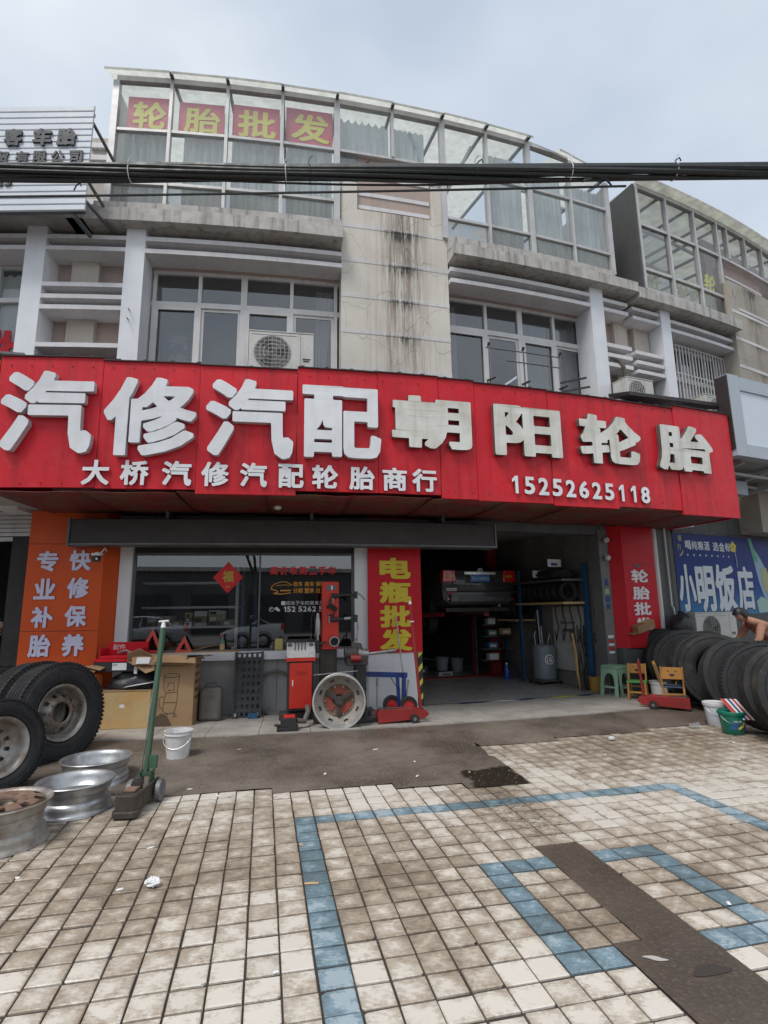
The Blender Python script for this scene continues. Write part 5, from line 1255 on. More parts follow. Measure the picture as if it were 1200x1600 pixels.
b = MB(); b.tbox(-.155, .155, -.1, .1, .0, .44, .93, .9); b.build('can_body', pm('grimy_grey_plastic', (.16, .14, .125), .7, c2=(.10, .09, .08), scale=7, streak=(.06, .05, .045), samt=.5, bmp=.004, bscale=30), t, local=True, bev=.045, smooth=True); b = MB(); b.tube([(-.08, 0, .44), (-.08, 0, .49), (.06, 0, .49), (.06, 0, .44)], .016); b.build('can_handle', GREYM, t, smooth=True, local=True)
def triangle(label, s, off, z, h, w, lean):
    t = fthing('warning_triangle', label, 'warning triangle', s, off, z, 'warning triangles on the window sill'); b = MB(); th = .045
    o = [(-w/2, 0), (w/2, 0), (0, h)]; i = [(-w/2+th*1.7, th*.8), (w/2-th*1.7, th*.8), (0, h-th*2)]
    for k in range(3):
        p = [o[k], o[(k+1) % 3], i[(k+1) % 3], i[k]]; b.add([(x, y+zz*lean, zz) for y in (0, .015) for x, zz in p], [(0, 1, 2, 3), (7, 6, 5, 4), (0, 1, 5, 4), (2, 3, 7, 6), (1, 2, 6, 5), (3, 0, 4, 7)])
    b.build('reflector_frame', pm('triangle_red', (.62, .05, .03), .35), t, local=True)
    b = MB(); b.beam((-w*.3, .03, .0), (w*.3, .03, .0), .02, .02); b.build('foot', GREYM, t, local=True)
triangle('larger red warning triangle left of the green jack handle', -3.42, .06, .97, .34, .34, .12)
triangle('smaller bright warning triangle right of the green jack handle', -2.97, .06, .97, .23, .25, .12)
bt = MB(); bt.lathe([(0, 0), (.034, 0), (.036, .01), (.036, .13), (.03, .16), (.013, .19), (.012, .235), (.014, .236), (.014, .245), (0, .245)], 18)
t = fthing('liquor_bottle', 'green glass bottle with a pale label on the window sill', 'bottle', -2.43, .05, .967); bt.build('glass_body', pm('bottle_green', (.03, .12, .05), .1, coat=.5), t, smooth=True, local=True)
b = MB(); b.lathe([(.0368, .03), (.0368, .115)], 18); b.build('paper_label', CARDL, t, local=True); b = MB(); b.lathe([(.0145, .215), (.0145, .246), (0, .247)], 12); b.build('cap', REDK, t, local=True)
for s, lb in ((-2.28, 'left'), (-1.72, 'right')):
    t = fthing('sill_jar', 'small dark tin standing on the window sill, %s of the black ramp' % lb, 'tin', s, .05, .967); b = MB(); b.lathe([(0, 0), (.03, 0), (.03, .06), (0, .06)], 14); b.build('tin_body', GREYM, t, smooth=True, local=True); b = MB(); b.lathe([(.032, .055), (.032, .066), (0, .067)], 14); b.build('tin_lid', STEEL, t, local=True)
# black ramp board with rows of holes, leaning on the wall
t = fthing('ramp_board', 'black plastic ramp board with rows of holes leaning under the shop window', 'ramp', -2.03, .30, .08)
nc, nr = 5, 9; W_, H_ = .36, .90; b = MB(); th = .03
tilt = Matrix.Rotation(R_(-13), 4, 'X')
us = [0]; [us.extend([(c+.5)/nc-.055, (c+.5)/nc+.055]) for c in range(nc)]; us.append(1)
vs_ = [0]; [vs_.extend([(r+.5)/nr-.028, (r+.5)/nr+.028]) for r in range(nr)]; vs_.append(1)
for i in range(len(us)-1):
    for j in range(len(vs_)-1):
        if i % 2 == 1 and j % 2 == 1: continue
        y = -.012 if 6 < j < 12 else 0
        b.box(-W_/2+us[i]*W_, -W_/2+us[i+1]*W_, y, y+th, vs_[j]*H_, vs_[j+1]*H_, tilt)
b.build('ribbed_board', pm('black_ramp_plastic', (.022, .025, .03), .45), t, local=True)
b = MB(); b.box(-.2, -.17, -.03, .03, .0, .9, tilt); b.box(.17, .2, -.03, .03, .0, .9, tilt); b.build('side_rail', BLACK, t, local=True)
for s in (-1, 1): b = MB(); b.cyl((s*.15, -.05, .02), (s*.15, -.02, .06), .02); b.build('castor', STEEL, t, local=True)
b = MB(); b.box(.02, .15, -.09, -.05, .0, .07); b.build('blue_clip', BLUEP, t, local=True)
t = fthing('hose_ring', 'worn grey hose ring leaning against the tiled low wall', 'hose', -1.66, .09, .08)
b = MB(); b.tube([(.29*math.cos(a), .02-.08*(.5-.5*math.sin(a)), .30+.29*math.sin(a)) for a in [k/40*2*math.pi for k in range(41)]], .022, 8); b.build('ring', pm('grey_hose', (.15, .135, .12), .7), t, smooth=True, local=True)

# ================================================================ truck tyre changer
tcg = fthing('tyre_changer', 'red and black truck tyre changing machine with a wheel clamped on it', 'machine', -.90, .55, .08)
def tp(nm, mat, mb, **k): return mb.build(nm, mat, tcg, local=True, **k)
# control cabinet
b = MB(); b.box(-.60, -.24, -.18, .12, .14, .78); tp('cabinet', BLACK, b, bev=.006)
b = MB(); b.box(-.57, -.27, -.197, -.182, .17, .76); dr = tp('cabinet_door', REDM, b, bev=.004)
b = MB(); b.box(-.535, -.52, -.204, -.198, .46, .54); b.build('door_handle', PAPER, dr, local=True, bev=.002)
text_mb('轮胎机', -.48, -.33, .60, .655, lambda x, d, z: Vector((x, -.198-d, z)), 0, .001, .0).build('faint_print', [REDJ, REDJ], dr, local=True)
b = MB(); b.box(-.62, -.22, -.21, .13, .78, .83); tp('red_band', REDM, b, bev=.004)
b = MB(); b.prism([(-.21, .83), (.13, .83), (.13, 1.02), (-.06, 1.02), (-.19, .9)], -.61, -.23, Matrix(((0, 0, 1, 0), (1, 0, 0, 0), (0, 1, 0, 0), (0, 0, 0, 1)))); cpn = tp('control_panel', pm('dirty_white_panel', (.52, .51, .5), .45, grime=(.2, .17, .15), gamt=.6), b, bev=.004)
sl = lambda x, u, d: Vector((x, -.19+.13*u-d*.68, .9+.12*u+d*.73))
for k in range(4): b = MB(); b.cyl(sl(-.50+k*.045, .2, 0), sl(-.50+k*.045, .8, .035), .006); b.cyl(sl(-.50+k*.045, .8, .035), sl(-.50+k*.045, .95, .045), .012); b.build('lever', BLACK, cpn, smooth=True, local=True)
for x in (-.57, -.28): b = MB(); b.cyl(sl(x, .75, 0), sl(x, .75, .012), .032, n=18); b.build('gauge', GREYM, cpn, smooth=True, local=True)
b = MB(); b.box(-.60, -.24, -.0, .12, 1.021, 1.06); tp('panel_hood', BLACK, b)
# base
b = MB(); b.box(-.25, .18, -.42, .14, 0, .12); b.box(-.7, .6, -.06, .12, 0, .1); b.box(.3, .62, -.5, .1, 0, .08); b.box(-.26, .1, -.30, .14, .12, .30); tp('base_frame', pm('oily_black_steel', (.035, .03, .028), .5, c2=(.06, .05, .045), scale=6), b, bev=.01)
b = MB(); b.box(-.15, .09, .0, .16, .1, .92); tp('black_column', pm('oily_black_column', (.04, .032, .028), .4, streak=(.10, .08, .06), samt=.5), b, bev=.006)
b = MB(); b.box(-.13, .105, -.08, .14, .92, 1.86); rcx = tp('red_column', REDM, b, bev=.008)
b = MB(); b.box(-.07, .06, -.087, -.081, 1.74, 1.81); b.build('display_window', GREYM, rcx, local=True); b = MB(); b.box(-.005, .015, -.09, -.087, 1.745, 1.805); b.build('display_mark', PAPER, rcx, local=True)
b = MB(); b.lathe([(.055, 0), (.07, 0), (.07, .09), (.055, .09)], 24, Matrix.Translation((.035, -.09, 1.03)) @ Matrix.Rotation(R_(90), 4, 'X'), closed=True); b.build('port_ring', STEEL, rcx, smooth=True, local=True)
b = MB(); b.cyl((.035, -.05, 1.03), (.035, -.085, 1.03), .056, n=20); b.build('port_dark', BLACK, rcx, local=True)
b = MB(); b.tube([(-.02, -.1, 1.62), (-.03, -.13, 1.55), (.0, -.12, 1.48), (.05, -.13, 1.44), (.02, -.12, 1.38), (-.04, -.12, 1.40)], .014, 6); b.tube([(-.06, -.11, 1.5), (.0, -.15, 1.53), (.07, -.12, 1.47)], .022, 6); b.build('hose_knot', BLACK, rcx, smooth=True, local=True)
b = MB(); b.cyl((-.03, -.1, 1.28), (-.03, -.1, 1.42), .01); b.cyl((.02, -.11, 1.55), (.02, -.11, 1.66), .01); b.build('rod', STEEL, rcx, local=True)
for z, nm in ((1.66, 'upper_arm'), (1.33, 'lower_arm')):
    b = MB(); b.cyl((.0, -.1, z), (.34, -.12, z+.02), .022, n=12); b.cyl((.0, -.1, z), (.08, -.11, z), .034, n=12); b.cyl((.34, -.12, z-.04), (.34, -.12, z+.06), .03); tp(nm, BLACK, b, smooth=True)
b = MB(); b.cyl((.18, -.11, 1.34), (.27, -.115, 1.345), .024, n=12); b.tube([(.30, -.12, 1.70), (.36, -.13, 1.70), (.42, -.13, 1.66), (.47, -.13, 1.6)], .012, 6); b.cyl((.37, -.12, 1.28), (.36, -.12, 1.0), .012); tp('steel_rod', STEEL, b, smooth=True)
b = MB(); b.tube([(.35, -.12, 1.06), (.30, -.12, 1.0), (.29, -.1, .9), (.33, -.08, .8)], .008, 5); tp('thin_hose', pm('brown_hose', (.2, .14, .1), .6), b)
b = MB(); b.lathe([(0, 0), (.035, 0), (.038, .05), (.034, .2), (.018, .3), (0, .31)], 16, Matrix.Translation((-.19, -.1, 1.12))); b.cyl((-.19, -.1, 1.05), (-.19, -.1, 1.12), .018); tp('grease_gun', STEEL, b, smooth=True)
b = MB(); b.cyl((-.19, -.1, .88), (-.19, -.1, 1.05), .026); b.beam((-.2, -.1, 1.0), (-.08, -.1, 1.02), .03, .03); tp('gun_holder', BLACK, b)
# wheel clamped on the spindle, facing the camera
cw = bpy.data.objects.new('clamped_wheel', None); COL.objects.link(cw); cw.parent = tcg; cw.location = (.055, -.62, .315); cw.rotation_euler = euler_to((-.10, -1, .03))
Rf = .335; h = .11
b = MB(); b.lathe([(Rf, h), (Rf+.004, h-.008), (Rf-.004, h-.016), (Rf-.02, h-.03), (Rf-.06, -h+.07), (Rf-.03, -h+.03), (Rf, -h), (Rf-.016, -h), (Rf-.075, -h+.07), (Rf-.036, h-.03), (Rf-.014, h)], 64, closed=True); b.build('barrel', pm('bright_rim', (.80, .81, .80), .25, metal=.7, c2=(.6, .6, .58), grime=(.4, .36, .3), gamt=.3), cw, smooth=True, local=True)
b = MB(); hz = [(Rf-.045, .015), (Rf-.064, .006), (Rf-.092, -.006), (Rf-.135, -.03)]
b.lathe(hz, 80, skip=lambda k, i: i == 1 and (k % 10) in (3, 4, 5)); b.build('disc', pm('dull_rim_disc', (.36, .34, .30), .6, metal=.1, c2=(.24, .22, .19), grime=(.2, .14, .1), gamt=.6), cw, smooth=True, local=True)
b = MB(); b.lathe([(Rf-.132, -.03), (Rf-.14, -.022), (Rf-.15, -.03), (.07, -.035)], 48); b.build('hub_face', RUST, cw, smooth=True, local=True)
b = MB(); b.lathe([(.165, -.03), (.165, -.022), (.09, -.022), (.09, -.034)], 40, skip=lambda k, i: (k % 13) in (0, 1, 2, 3)); b.build('red_clamp_plate', pm('worn_red_clamp', (.38, .05, .03), .55, c2=(.16, .07, .05), scale=9), cw, local=True)
b = MB(); b.cyl((0, 0, -.2), (0, 0, .03), .055, n=20)
for k in range(3): a = k/3*2*math.pi+.5; b.beam((0, 0, -.0), (.19*math.cos(a), .19*math.sin(a), -.012), .05, .03)
b.build('clamp_jaws', OILY, cw, local=True, bev=.006)
b = MB()
for k in range(10): a = k/10*2*math.pi; b.cyl((.178*math.cos(a), .178*math.sin(a), -.036), (.178*math.cos(a), .178*math.sin(a), -.018), .013, n=8)
b.build('bolt', STEEL, cw, local=True)
# drive head on the right with the long shaft
b = MB(); b.box(.33, .48, -.18, .05, .08, .72); tp('drive_post', BLACK, b, bev=.01)
b = MB(); b.box(.30, .52, -.52, -.12, .0, .05); b.cyl((.42, -.42, .03), (.42, -.42, .16), .09, .075, 18); tp('post_foot', BLACK, b, bev=.01)
b = MB()
for k in range(5): z = .12+k*.12; b.add([(.482, -.18, z), (.482, .03, z+.05), (.482, .03, z+.1), (.482, -.18, z+.05)], [(0, 1, 2, 3)])
tp('hazard_stripe', YELP, b)
b = MB(); b.cyl((.18, -.12, .86), (.36, -.12, .86), .10, .10, 20); b.box(.2, .5, -.2, .02, .7, .82); b.tbox(.24, .46, -.18, -.02, .84, 1.0, .6, .7); tp('gearbox', pm('oily_gearbox', (.035, .033, .033), .42, c2=(.07, .06, .055), scale=9), b, bev=.012)
b = MB(); b.cyl((.26, -.22, .80), (.40, -.24, .80), .05, n=16); tp('red_motor', REDJ, b, smooth=True)
b = MB(); b.cyl((.40, -.12, .86), (.52, -.13, .85), .075, .06, 18); b.cyl((.37, -.12, .86), (.40, -.12, .86), .085, n=18); tp('chuck', STEEL, b, smooth=True)
b = MB(); b.cyl((.52, -.13, .85), (.80, -.16, .88), .022, .02, 12); b.cyl((.80, -.16, .88), (.90, -.17, .89), .032, .03, 12); tp('spindle_shaft', STEEL, b, smooth=True)
b = MB(); b.cyl((-.26, -.35, .61), (.34, -.3, .64), .009); tp('long_rod', STEEL, b)
# foot pedal unit
t = fthing('foot_pedal_unit', 'small red topped black foot pedal box in front of the tyre changer', 'pedal', -1.46, 1.22, .08)
b = MB(); b.box(-.14, .12, -.11, .11, 0, .045); b.tbox(-.1, .1, -.09, .09, .045, .15, .95, .9); b.build('pedal_base', BLACK, t, local=True, bev=.005); b = MB(); b.box(-.06, .08, -.08, .05, .151, .175); b.build('red_pedal', REDM, t, local=True, bev=.005)
b = MB(); b.cyl((-.17, -.05, .07), (-.11, -.05, .07), .015); b.build('knob', BLACK, t, local=True); b = MB(); b.tube([(.1, .02, .1), (.2, .08, .08), (.25, .15, .18), (.24, .28, .22)], .035, 8); b.build('ribbed_hose', pm('dusty_hose', (.12, .1, .09), .6), t, smooth=True, local=True)
t = fthing('yellow_jerry_can', 'pale yellow plastic can on the sill behind the control cabinet', 'can', -1.62, .03, .967); b = MB(); b.box(-.06, .06, -.05, .05, 0, .17); b.build('can_body', pm('pale_yellow_plastic', (.5, .42, .15), .45), t, local=True, bev=.015); b = MB(); b.cyl((.02, 0, .17), (.02, 0, .20), .018); b.build('cap', BLACK, t, local=True)

# blue wheeled frame behind the jack
t = fthing('blue_hand_crane', 'blue steel frame on two red hubbed wheels against the white pillar foot', 'trolley', -.05, .50, .08)
def bp(nm, mat, mb, **k): return mb.build(nm, mat, t, local=True, **k)
b = MB(); b.beam((-.42, 0, .56), (.25, 0, .52), .05, .07); b.beam((.20, -.02, .54), (.18, -.02, .1), .07, .05); b.beam((.10, -.02, .50), (.12, -.02, .1), .04, .05); b.beam((-.45, -.1, .05), (.15, -.1, .06), .05, .04); bp('frame', BLUEM, b, bev=.005)
for x, y in ((.02, .02), (.22, -.16)):
    b = MB(); M = Matrix.Translation((x, y, .125)) @ Matrix.Rotation(R_(90), 4, 'X') ; b.lathe([(.075, -.025), (.115, -.03), (.128, -.015), (.128, .015), (.115, .03), (.075, .025)], 28, M, closed=True); w = bp('wheel', RUBBER, b, smooth=True)
    b = MB(); b.lathe([(.078, .012), (.078, .02), (.06, .012), (.03, .014), (.026, .03), (0, .03)], 20, M); b.build('wheel_hub', REDK, w, smooth=True, local=True)
b = MB(); b.beam((.26, -.03, .46), (.20, -.03, .08), .03, .02); b.cyl((-.21, -.05, .1), (-.205, -.05, .40), .008); b.cyl((-.205, -.05, .40), (-.2, -.05, .5), .018); bp('handle_rod', STEEL, b)
b = MB(); b.tube([(.0, -.03, .5), (.06, -.04, .4), (.14, -.04, .32)], .006, 5); bp('strap', CLOTHK, b)
# red trolley jack with tall handle, in front
def floor_jack(name, label, loc, rz, hl, ha, grp=None, wh=BLACK):
    t = thing(name, label, 'jack', loc, rz, grp)
    b = MB(); pf_ = [(-.36, .0), (-.36, .14), (-.30, .165), (.12, .165), (.30, .13), (.33, .08), (.26, .03), (.0, .02)]
    for y in (-.085, .065): b.prism(pf_, y, y+.02, Matrix(((1, 0, 0, 0), (0, 0, 1, 0), (0, 1, 0, 0), (0, 0, 0, 1))))
    b.box(-.34, .2, -.065, .065, .03, .06); b.box(-.1, .12, -.064, .064, .10, .16); b.build('side_plates', REDJ, t, local=True, bev=.004)
    for x, y in ((.12, -.115), (.12, .115), (-.33, -.06), (-.33, .06)):
        r = .055 if x > 0 else .035; b = MB(); b.cyl((x, y-.018, r-.015), (x, y+.018, r-.015), r, n=22); w = b.build('wheel', BLACK, t, smooth=True, local=True); b = MB(); b.cyl((x, y-.022, r-.015), (x, y+.022, r-.015), r*.4, n=10); b.build('wheel_cap', STEEL, w, local=True)
    b = MB(); b.beam((.1, 0, .14), (-.26, 0, .16), .06, .035); b.cyl((-.30, 0, .15), (-.30, 0, .18), .05, .045, 16); b.build('lift_arm', OILY, t, local=True, bev=.003)
    p0 = Vector((.24, 0, .13)); p1 = p0+Vector((math.sin(ha)*hl, .0, math.cos(ha)*hl)); b = MB(); b.cyl(p0, p0+(p1-p0)*.97, .021, .019, 12); b.build('handle', REDJ, t, smooth=True, local=True)
    b = MB(); b.cyl(p0+(p1-p0)*.8, p0+(p1-p0)*.81, .03); b.cyl(p0+(p1-p0)*.97, p1, .022, .016, 12); b.build('handle_grip', PAPER if hl > 1 else BLACK, t, smooth=True, local=True)
    return t
F1 = F(-.02, 1.12, .08); floor_jack('floor_jack', 'red floor jack with its tall handle up against the red pillar', (F1.x, F1.y, .095), yaw(0), 1.43, -.085)
F2 = Vector((4.0, 8.25, .08)); floor_jack('floor_jack', 'dull red floor jack in front of the smiling chair by the tyres', (4.03, 8.3, .085), R_(-28)+math.pi, .55, .06)
t = fthing('jack_pole', 'thin steel tube leaning on the red pillar beside the jack handle', 'pole', .1, .42, .08); b = MB(); b.cyl((.12, 0, .0), (.03, .26, 1.35), .011); b.build('tube', STEEL, t, local=True, smooth=True)
# ================================================================ stools and chairs on the platform, right
st_ = thing('plastic_stool', 'mint green plastic stool beside the grey door post', 'stool', (3.86, 9.50, .082), yaw(4)+.25)
b = MB(); b.box(-.155, .155, -.155, .155, .465, .49); b.box(-.165, .165, -.165, .165, .44, .466); b.build('seat', MINT, st_, local=True, bev=.012)
def leg_shell(side):
    b = MB(); M = Matrix.Rotation(side*math.pi/2, 4, 'Z')
    # one face: two splayed legs joined by an arch
    n = 10; out = []
    def P_(x, z): y = -.155-(.465-z)*.11; return Vector((x*(1+(.465-z)*.25), y, z))
    w = .150
    arch = [(.095*math.cos(a), .20+.17*math.sin(a)) for a in [k/n*math.pi for k in range(n+1)]]
    L1 = [(w, 0), (w, .44), (-w, .44), (-w, 0)]
    pts = [(.088, 0)]+arch+[(-.088, 0)]
    top = [(w, 0)]+[(w*math.cos(0)+(-2*w)*k/n, .44) for k in range(n+1)]+[(-w, 0)]
    for k in range(len(pts)-1):
        q = [P_(*top[k]), P_(*top[k+1]), P_(*pts[k+1]), P_(*pts[k])]; b.add([M @ v for v in q]+[M @ (v+Vector((0, .012, 0))) for v in q], [(0, 1, 2, 3), (7, 6, 5, 4), (0, 3, 7, 4), (1, 2, 6, 5), (2, 3, 7, 6)])
    # low rail
    q = [P_(.1, .13), P_(-.1, .13), P_(-.1, .16), P_(.1, .16)]
    b.add([M @ v for v in q], [(0, 1, 2, 3)])
    return b
for k in range(4): leg_shell(k).build('leg_panel', MINT, st_, local=True)
def child_chair(label, loc, rz, seatmat, sc=1.0):
    t = thing('child_chair', label, 'chair', loc, rz, 'small wooden chairs by the tyres')
    W_, D, H, B = .13*sc, .13*sc, .27*sc, .55*sc
    for x in (-1, 1):
        b = MB(); b.beam((x*W_, -D, 0), (x*W_*.96, -D, H), .028, .028); b.build('leg', WOOD, t, local=True, bev=.004)
        b = MB(); b.beam((x*W_, D+.03, 0), (x*W_, D, H), .028, .034); b.beam((x*W_, D, H), (x*W_, D+.05, B), .026, .034); b.build('leg', WOOD, t, local=True, bev=.004)
    b = MB(); b.box(-W_-.02, W_+.02, -D-.02, D+.01, H, H+.022); b.build('seat', seatmat, t, local=True, bev=.006)
    b = MB()
    for y, z in ((-D, .11*sc), (D+.02, .08*sc)): b.box(-W_, W_, y-.01, y+.01, z, z+.025)
    for x in (-1, 1): b.box(x*W_-.009, x*W_+.009, -D, D, .15*sc, .175*sc)
    b.box(-W_, W_, D-.0, D+.02, .17*sc, .2*sc); b.build('stretcher', WOOD, t, local=True)
    bk = MB(); z0, z1 = B-.16*sc, B-.005; y = D+.045
    mouth = [(.036*math.cos(a), -.005+.036*math.sin(a)) for a in [math.pi+q/8*math.pi for q in range(9)]]
    bk.prism([(-W_, z0), (W_, z0), (W_, z1-.02), (W_*.8, z1), (-W_*.8, z1), (-W_, z1-.02)], y-.008, y+.008, Matrix(((1, 0, 0, 0), (0, 0, 1, 0), (0, 1, 0, 0), (0, 0, 0, 1))))
    pnl = bk.build('backrest', WOOD, t, local=True, bev=.003)
    for sy in (-.0095, .0095):
        f_ = MB(); zc = (z0+z1)/2-.005; f_.add([(x, y+sy, zc+z) for x, z in mouth], [tuple(range(9))]); f_.build('smile_cut', DARK, pnl, local=True)
        for x in (-.05, .05): f_ = MB(); f_.add([(x+.011*math.cos(a), y+sy, zc+.035+.011*math.sin(a)) for a in [q/10*2*math.pi for q in range(10)]], [tuple(range(10))]); f_.build('eye_cut', DARK, pnl, local=True)
    return t
child_chair('small wooden chair with a smiling cut-out back and green seat, next to the stool', (4.02, 9.05, .082), -.5, pm('green_seat', (.08, .28, .07), .5), .98)
child_chair('small wooden chair with a smiling cut-out back seen from behind, among picture boards', (4.27, 8.42, .06), 2.67, NAVY, 1.08)
for k, (dx, dy, rz, lb, m, w_) in enumerate(((-.10, .12, -.35, 'striped narrow picture board stuck left of the smiling chair back', YEL, .05), (.17, .15, .35, 'pale picture board leaning right of the smiling chair back', PAPER, .14))):
    t = thing('picture_board', lb, 'board', (4.27+dx, 8.42+dy, .34), group='boards stuck in the smiling chair', rot=(0, rz, yaw(4)))
    b = MB(); b.box(-w_/2, w_/2, -.008, .008, 0, .40); b.build('board', WOOD, t, local=True); b = MB(); b.box(-w_/2+.008, w_/2-.02, -.0095, -.0085, .03, .38); b.build('printed_face', m, t, local=True)
    b = MB(); b.box(-w_/2+.01, -w_/2+.025, -.0105, -.0098, .04, .36); b.build('print_stripe', BLUEM, t, local=True)

# ================================================================ air conditioners
def ac_unit(label, s, off, z, w=.95, h=.62, d=.3, grp='air conditioner outdoor units', fan=True, rz=0, ring=None, brand=''):
    t = fthing('air_conditioner', label, 'air conditioner', s, off, z, grp, rz)
    b = MB(); b.box(-w/2, w/2, -d/2, d/2, .02, h); b.build('casing', ACW, t, local=True, bev=.012)
    b = MB(); b.box(-w/2-.005, w/2+.005, -d/2-.006, d/2+.006, h, h+.018); b.build('top_lid', ACW, t, local=True, bev=.004)
    b = MB(); b.box(-w/2+.1, -w/2+.16, -d/2, d/2, 0, .02); b.box(w/2-.16, w/2-.1, -d/2, d/2, 0, .02); b.build('foot', GREYM, t, local=True)
    cx, R0 = -w*.14, h*.42; y = -d/2-.001
    b = MB(); b.add([(cx+R0*math.cos(a), y-.002, h*.5+R0*math.sin(a)) for a in [k/32*2*math.pi for k in range(32)]], [tuple(range(32))]); b.build('fan_recess', pm('fan_dark', (.16, .155, .15), .7), t, local=True)
    b = MB()
    for k in range(3):
        a = k/3*2*math.pi; b.add([(cx+R0*.15*math.cos(a-.4), y-.004, h*.5+R0*.15*math.sin(a-.4)), (cx+R0*.85*math.cos(a-.35), y-.004, h*.5+R0*.85*math.sin(a-.35)), (cx+R0*.9*math.cos(a+.4), y-.008, h*.5+R0*.9*math.sin(a+.4)), (cx+R0*.15*math.cos(a+.6), y-.008, h*.5+R0*.15*math.sin(a+.6))], [(0, 1, 2, 3)])
    b.build('fan_blades', BLACK, t, local=True)
    b = MB()
    for k in range(1, 5): r = R0*k/4.2; b.tube([(cx+r*math.cos(a), y-.012, h*.5+r*math.sin(a)) for a in [q/24*2*math.pi for q in range(25)]], .003, 4)
    for k in range(-4, 5):
        q = k/4.6*R0; e = math.sqrt(max(0, R0*R0-q*q)); b.tube([(cx+q, y-.013, h*.5-e), (cx+q, y-.013, h*.5+e)], .0025, 4); b.tube([(cx-e, y-.013, h*.5+q), (cx+e, y-.013, h*.5+q)], .0025, 4)
    b.build('fan_grille', ring or ACW, t, local=True)
    b = MB(); x = w/2-.2; b.box(x-.008, x-.004, y-.002, y, .03, h-.01); b.box(-w/2+.03, x-.06, y-.002, y, h-.05, h-.045); b.build('panel_joint', GREYM, t, local=True)
    b = MB(); b.box(x+.03, x+.15, y-.003, y, h*.35, h*.38); b.box(x+.04, x+.13, y-.003, y, h*.3, h*.33); b.build('warning_label', INK, t, local=True)
    return t
ac_unit('air conditioner unit with round fan grille standing behind the left part of the sign', -1.66, .42, 5.10, .98, .66)
mb = MB(); mb.fbox(-2.25, -1.05, .05, .6, 5.04, 5.085); tag(mb.build('bracket_shelf', GREYM), 'steel shelf under the air conditioner left of the stained pillar', 'shelf')
ac2 = ac_unit('air conditioner seen end-on over the small black canopy, right of the white fin', 4.55, .62, 5.12, .62, .44, .34, rz=0)
mb = MB(); mb.fbox(4.1, 5.0, .2, .85, 5.05, 5.09); tag(mb.build('bracket_shelf', GREYM), 'rusty shelf under the air conditioner right of the white fin', 'shelf')
t = fthing('conduit', 'bent insulated pipe rising from the air conditioner at the louvre slats', 'pipe', 4.6, .3, 5.5); b = MB(); b.tube([(.1, .05, 0), (.12, -.02, .2), (.05, -.08, .35), (.0, -.1, .5), (-.08, -.09, .6), (-.22, -.05, .66)], [.05, .045, .04, .035, .03, .025], 8); b.build('pipe', pm('frayed_insulation', (.20, .17, .14), .8, c2=(.08, .07, .06), scale=14), t, smooth=True, local=True)
ac_unit('air conditioner unit standing behind the tyres under the blue poster', 6.22, .30, .84, 1.12, .56, .3, ring=pm('worn_fan_ring', (.30, .30, .27), .6))
mb = MB(); mb.fbox(5.7, 6.75, .12, .48, .78, .835); tag(mb.build('bracket_shelf', GREYM), 'steel shelf carrying the air conditioner under the blue poster', 'shelf')
t = fthing('black_bag', 'round black plastic bag between the tyres and the poster air conditioner', 'bag', 5.45, .34, .85); b = MB()
for i in range(25):
    for j in range(13):
        u, v_ = i/24*2*math.pi, (j/12-.5)*math.pi; q = 1+.12*noise.noise(Vector((math.cos(u)*2, math.sin(u)*2, j*.3)))
        b.v.append(Vector((.24*math.cos(u)*math.cos(v_)*q, .2*math.sin(u)*math.cos(v_)*q, .28+.28*math.sin(v_)*q)))
for i in range(24):
    for j in range(12): a = i*13+j; b.f.append((a, a+13, a+14, a+1)); b.mi.append(0)
b.build('bag', MATS['black_rubber_sheet'], t, smooth=True, local=True); b = MB(); b.cyl((0, 0, .5), (0, 0, .6), .03, .05, 8); b.build('knot', MATS['black_rubber_sheet'], t, local=True)
mb = MB(); mb.fbox(5.25, 5.65, .15, .55, .8, .845); tag(mb.build('bracket_shelf', GREYM), 'narrow shelf under the black bag beside the drain pipe', 'shelf')
ac_unit('small white air conditioner peeping over the right end of the sign', 6.2, .9, 4.95, .8, .42, .3)
mb = MB(); mb.fbox(5.7, 6.7, .1, 1.1, 4.88, 4.93); tag(mb.build('bracket_shelf', GREYM), 'shelf under the small white air conditioner near the white fascia', 'shelf')
t = fthing('blue_pipe_bundle', 'short blue plastic bundle beside the small white air conditioner', 'bundle', 5.85, 1.15, 5.06); b = MB(); b.cyl((-.2, 0, 0), (.2, 0, .03), .035); b.build('tubes', BLUEM, t, local=True, smooth=True)
# black canopy plate over the sign
cpt = thing('black_canopy', 'flat black sheet canopy sticking out over the right end of the sign', 'canopy', F(4.5, 1.2, 4.9))
mb = MB(); v = [F(3.85, .75, 5.14), F(5.75, .75, 5.12), F(5.62, 1.55, 4.90), F(3.62, 1.45, 4.88)]; v2 = [p+Vector((0, 0, .06)) for p in v]
mb.add(v+v2, [(3, 2, 1, 0), (4, 5, 6, 7), (0, 1, 5, 4), (1, 2, 6, 5), (2, 3, 7, 6), (3, 0, 4, 7)]); mb.build('sheet', DARKBR, cpt)
for s in (4.0, 5.2): mb = MB(); mb.beam(F(s, .1, 5.35), F(s, 1.2, 5.0), .03, .03); mb.build('stay', GREYM, cpt)
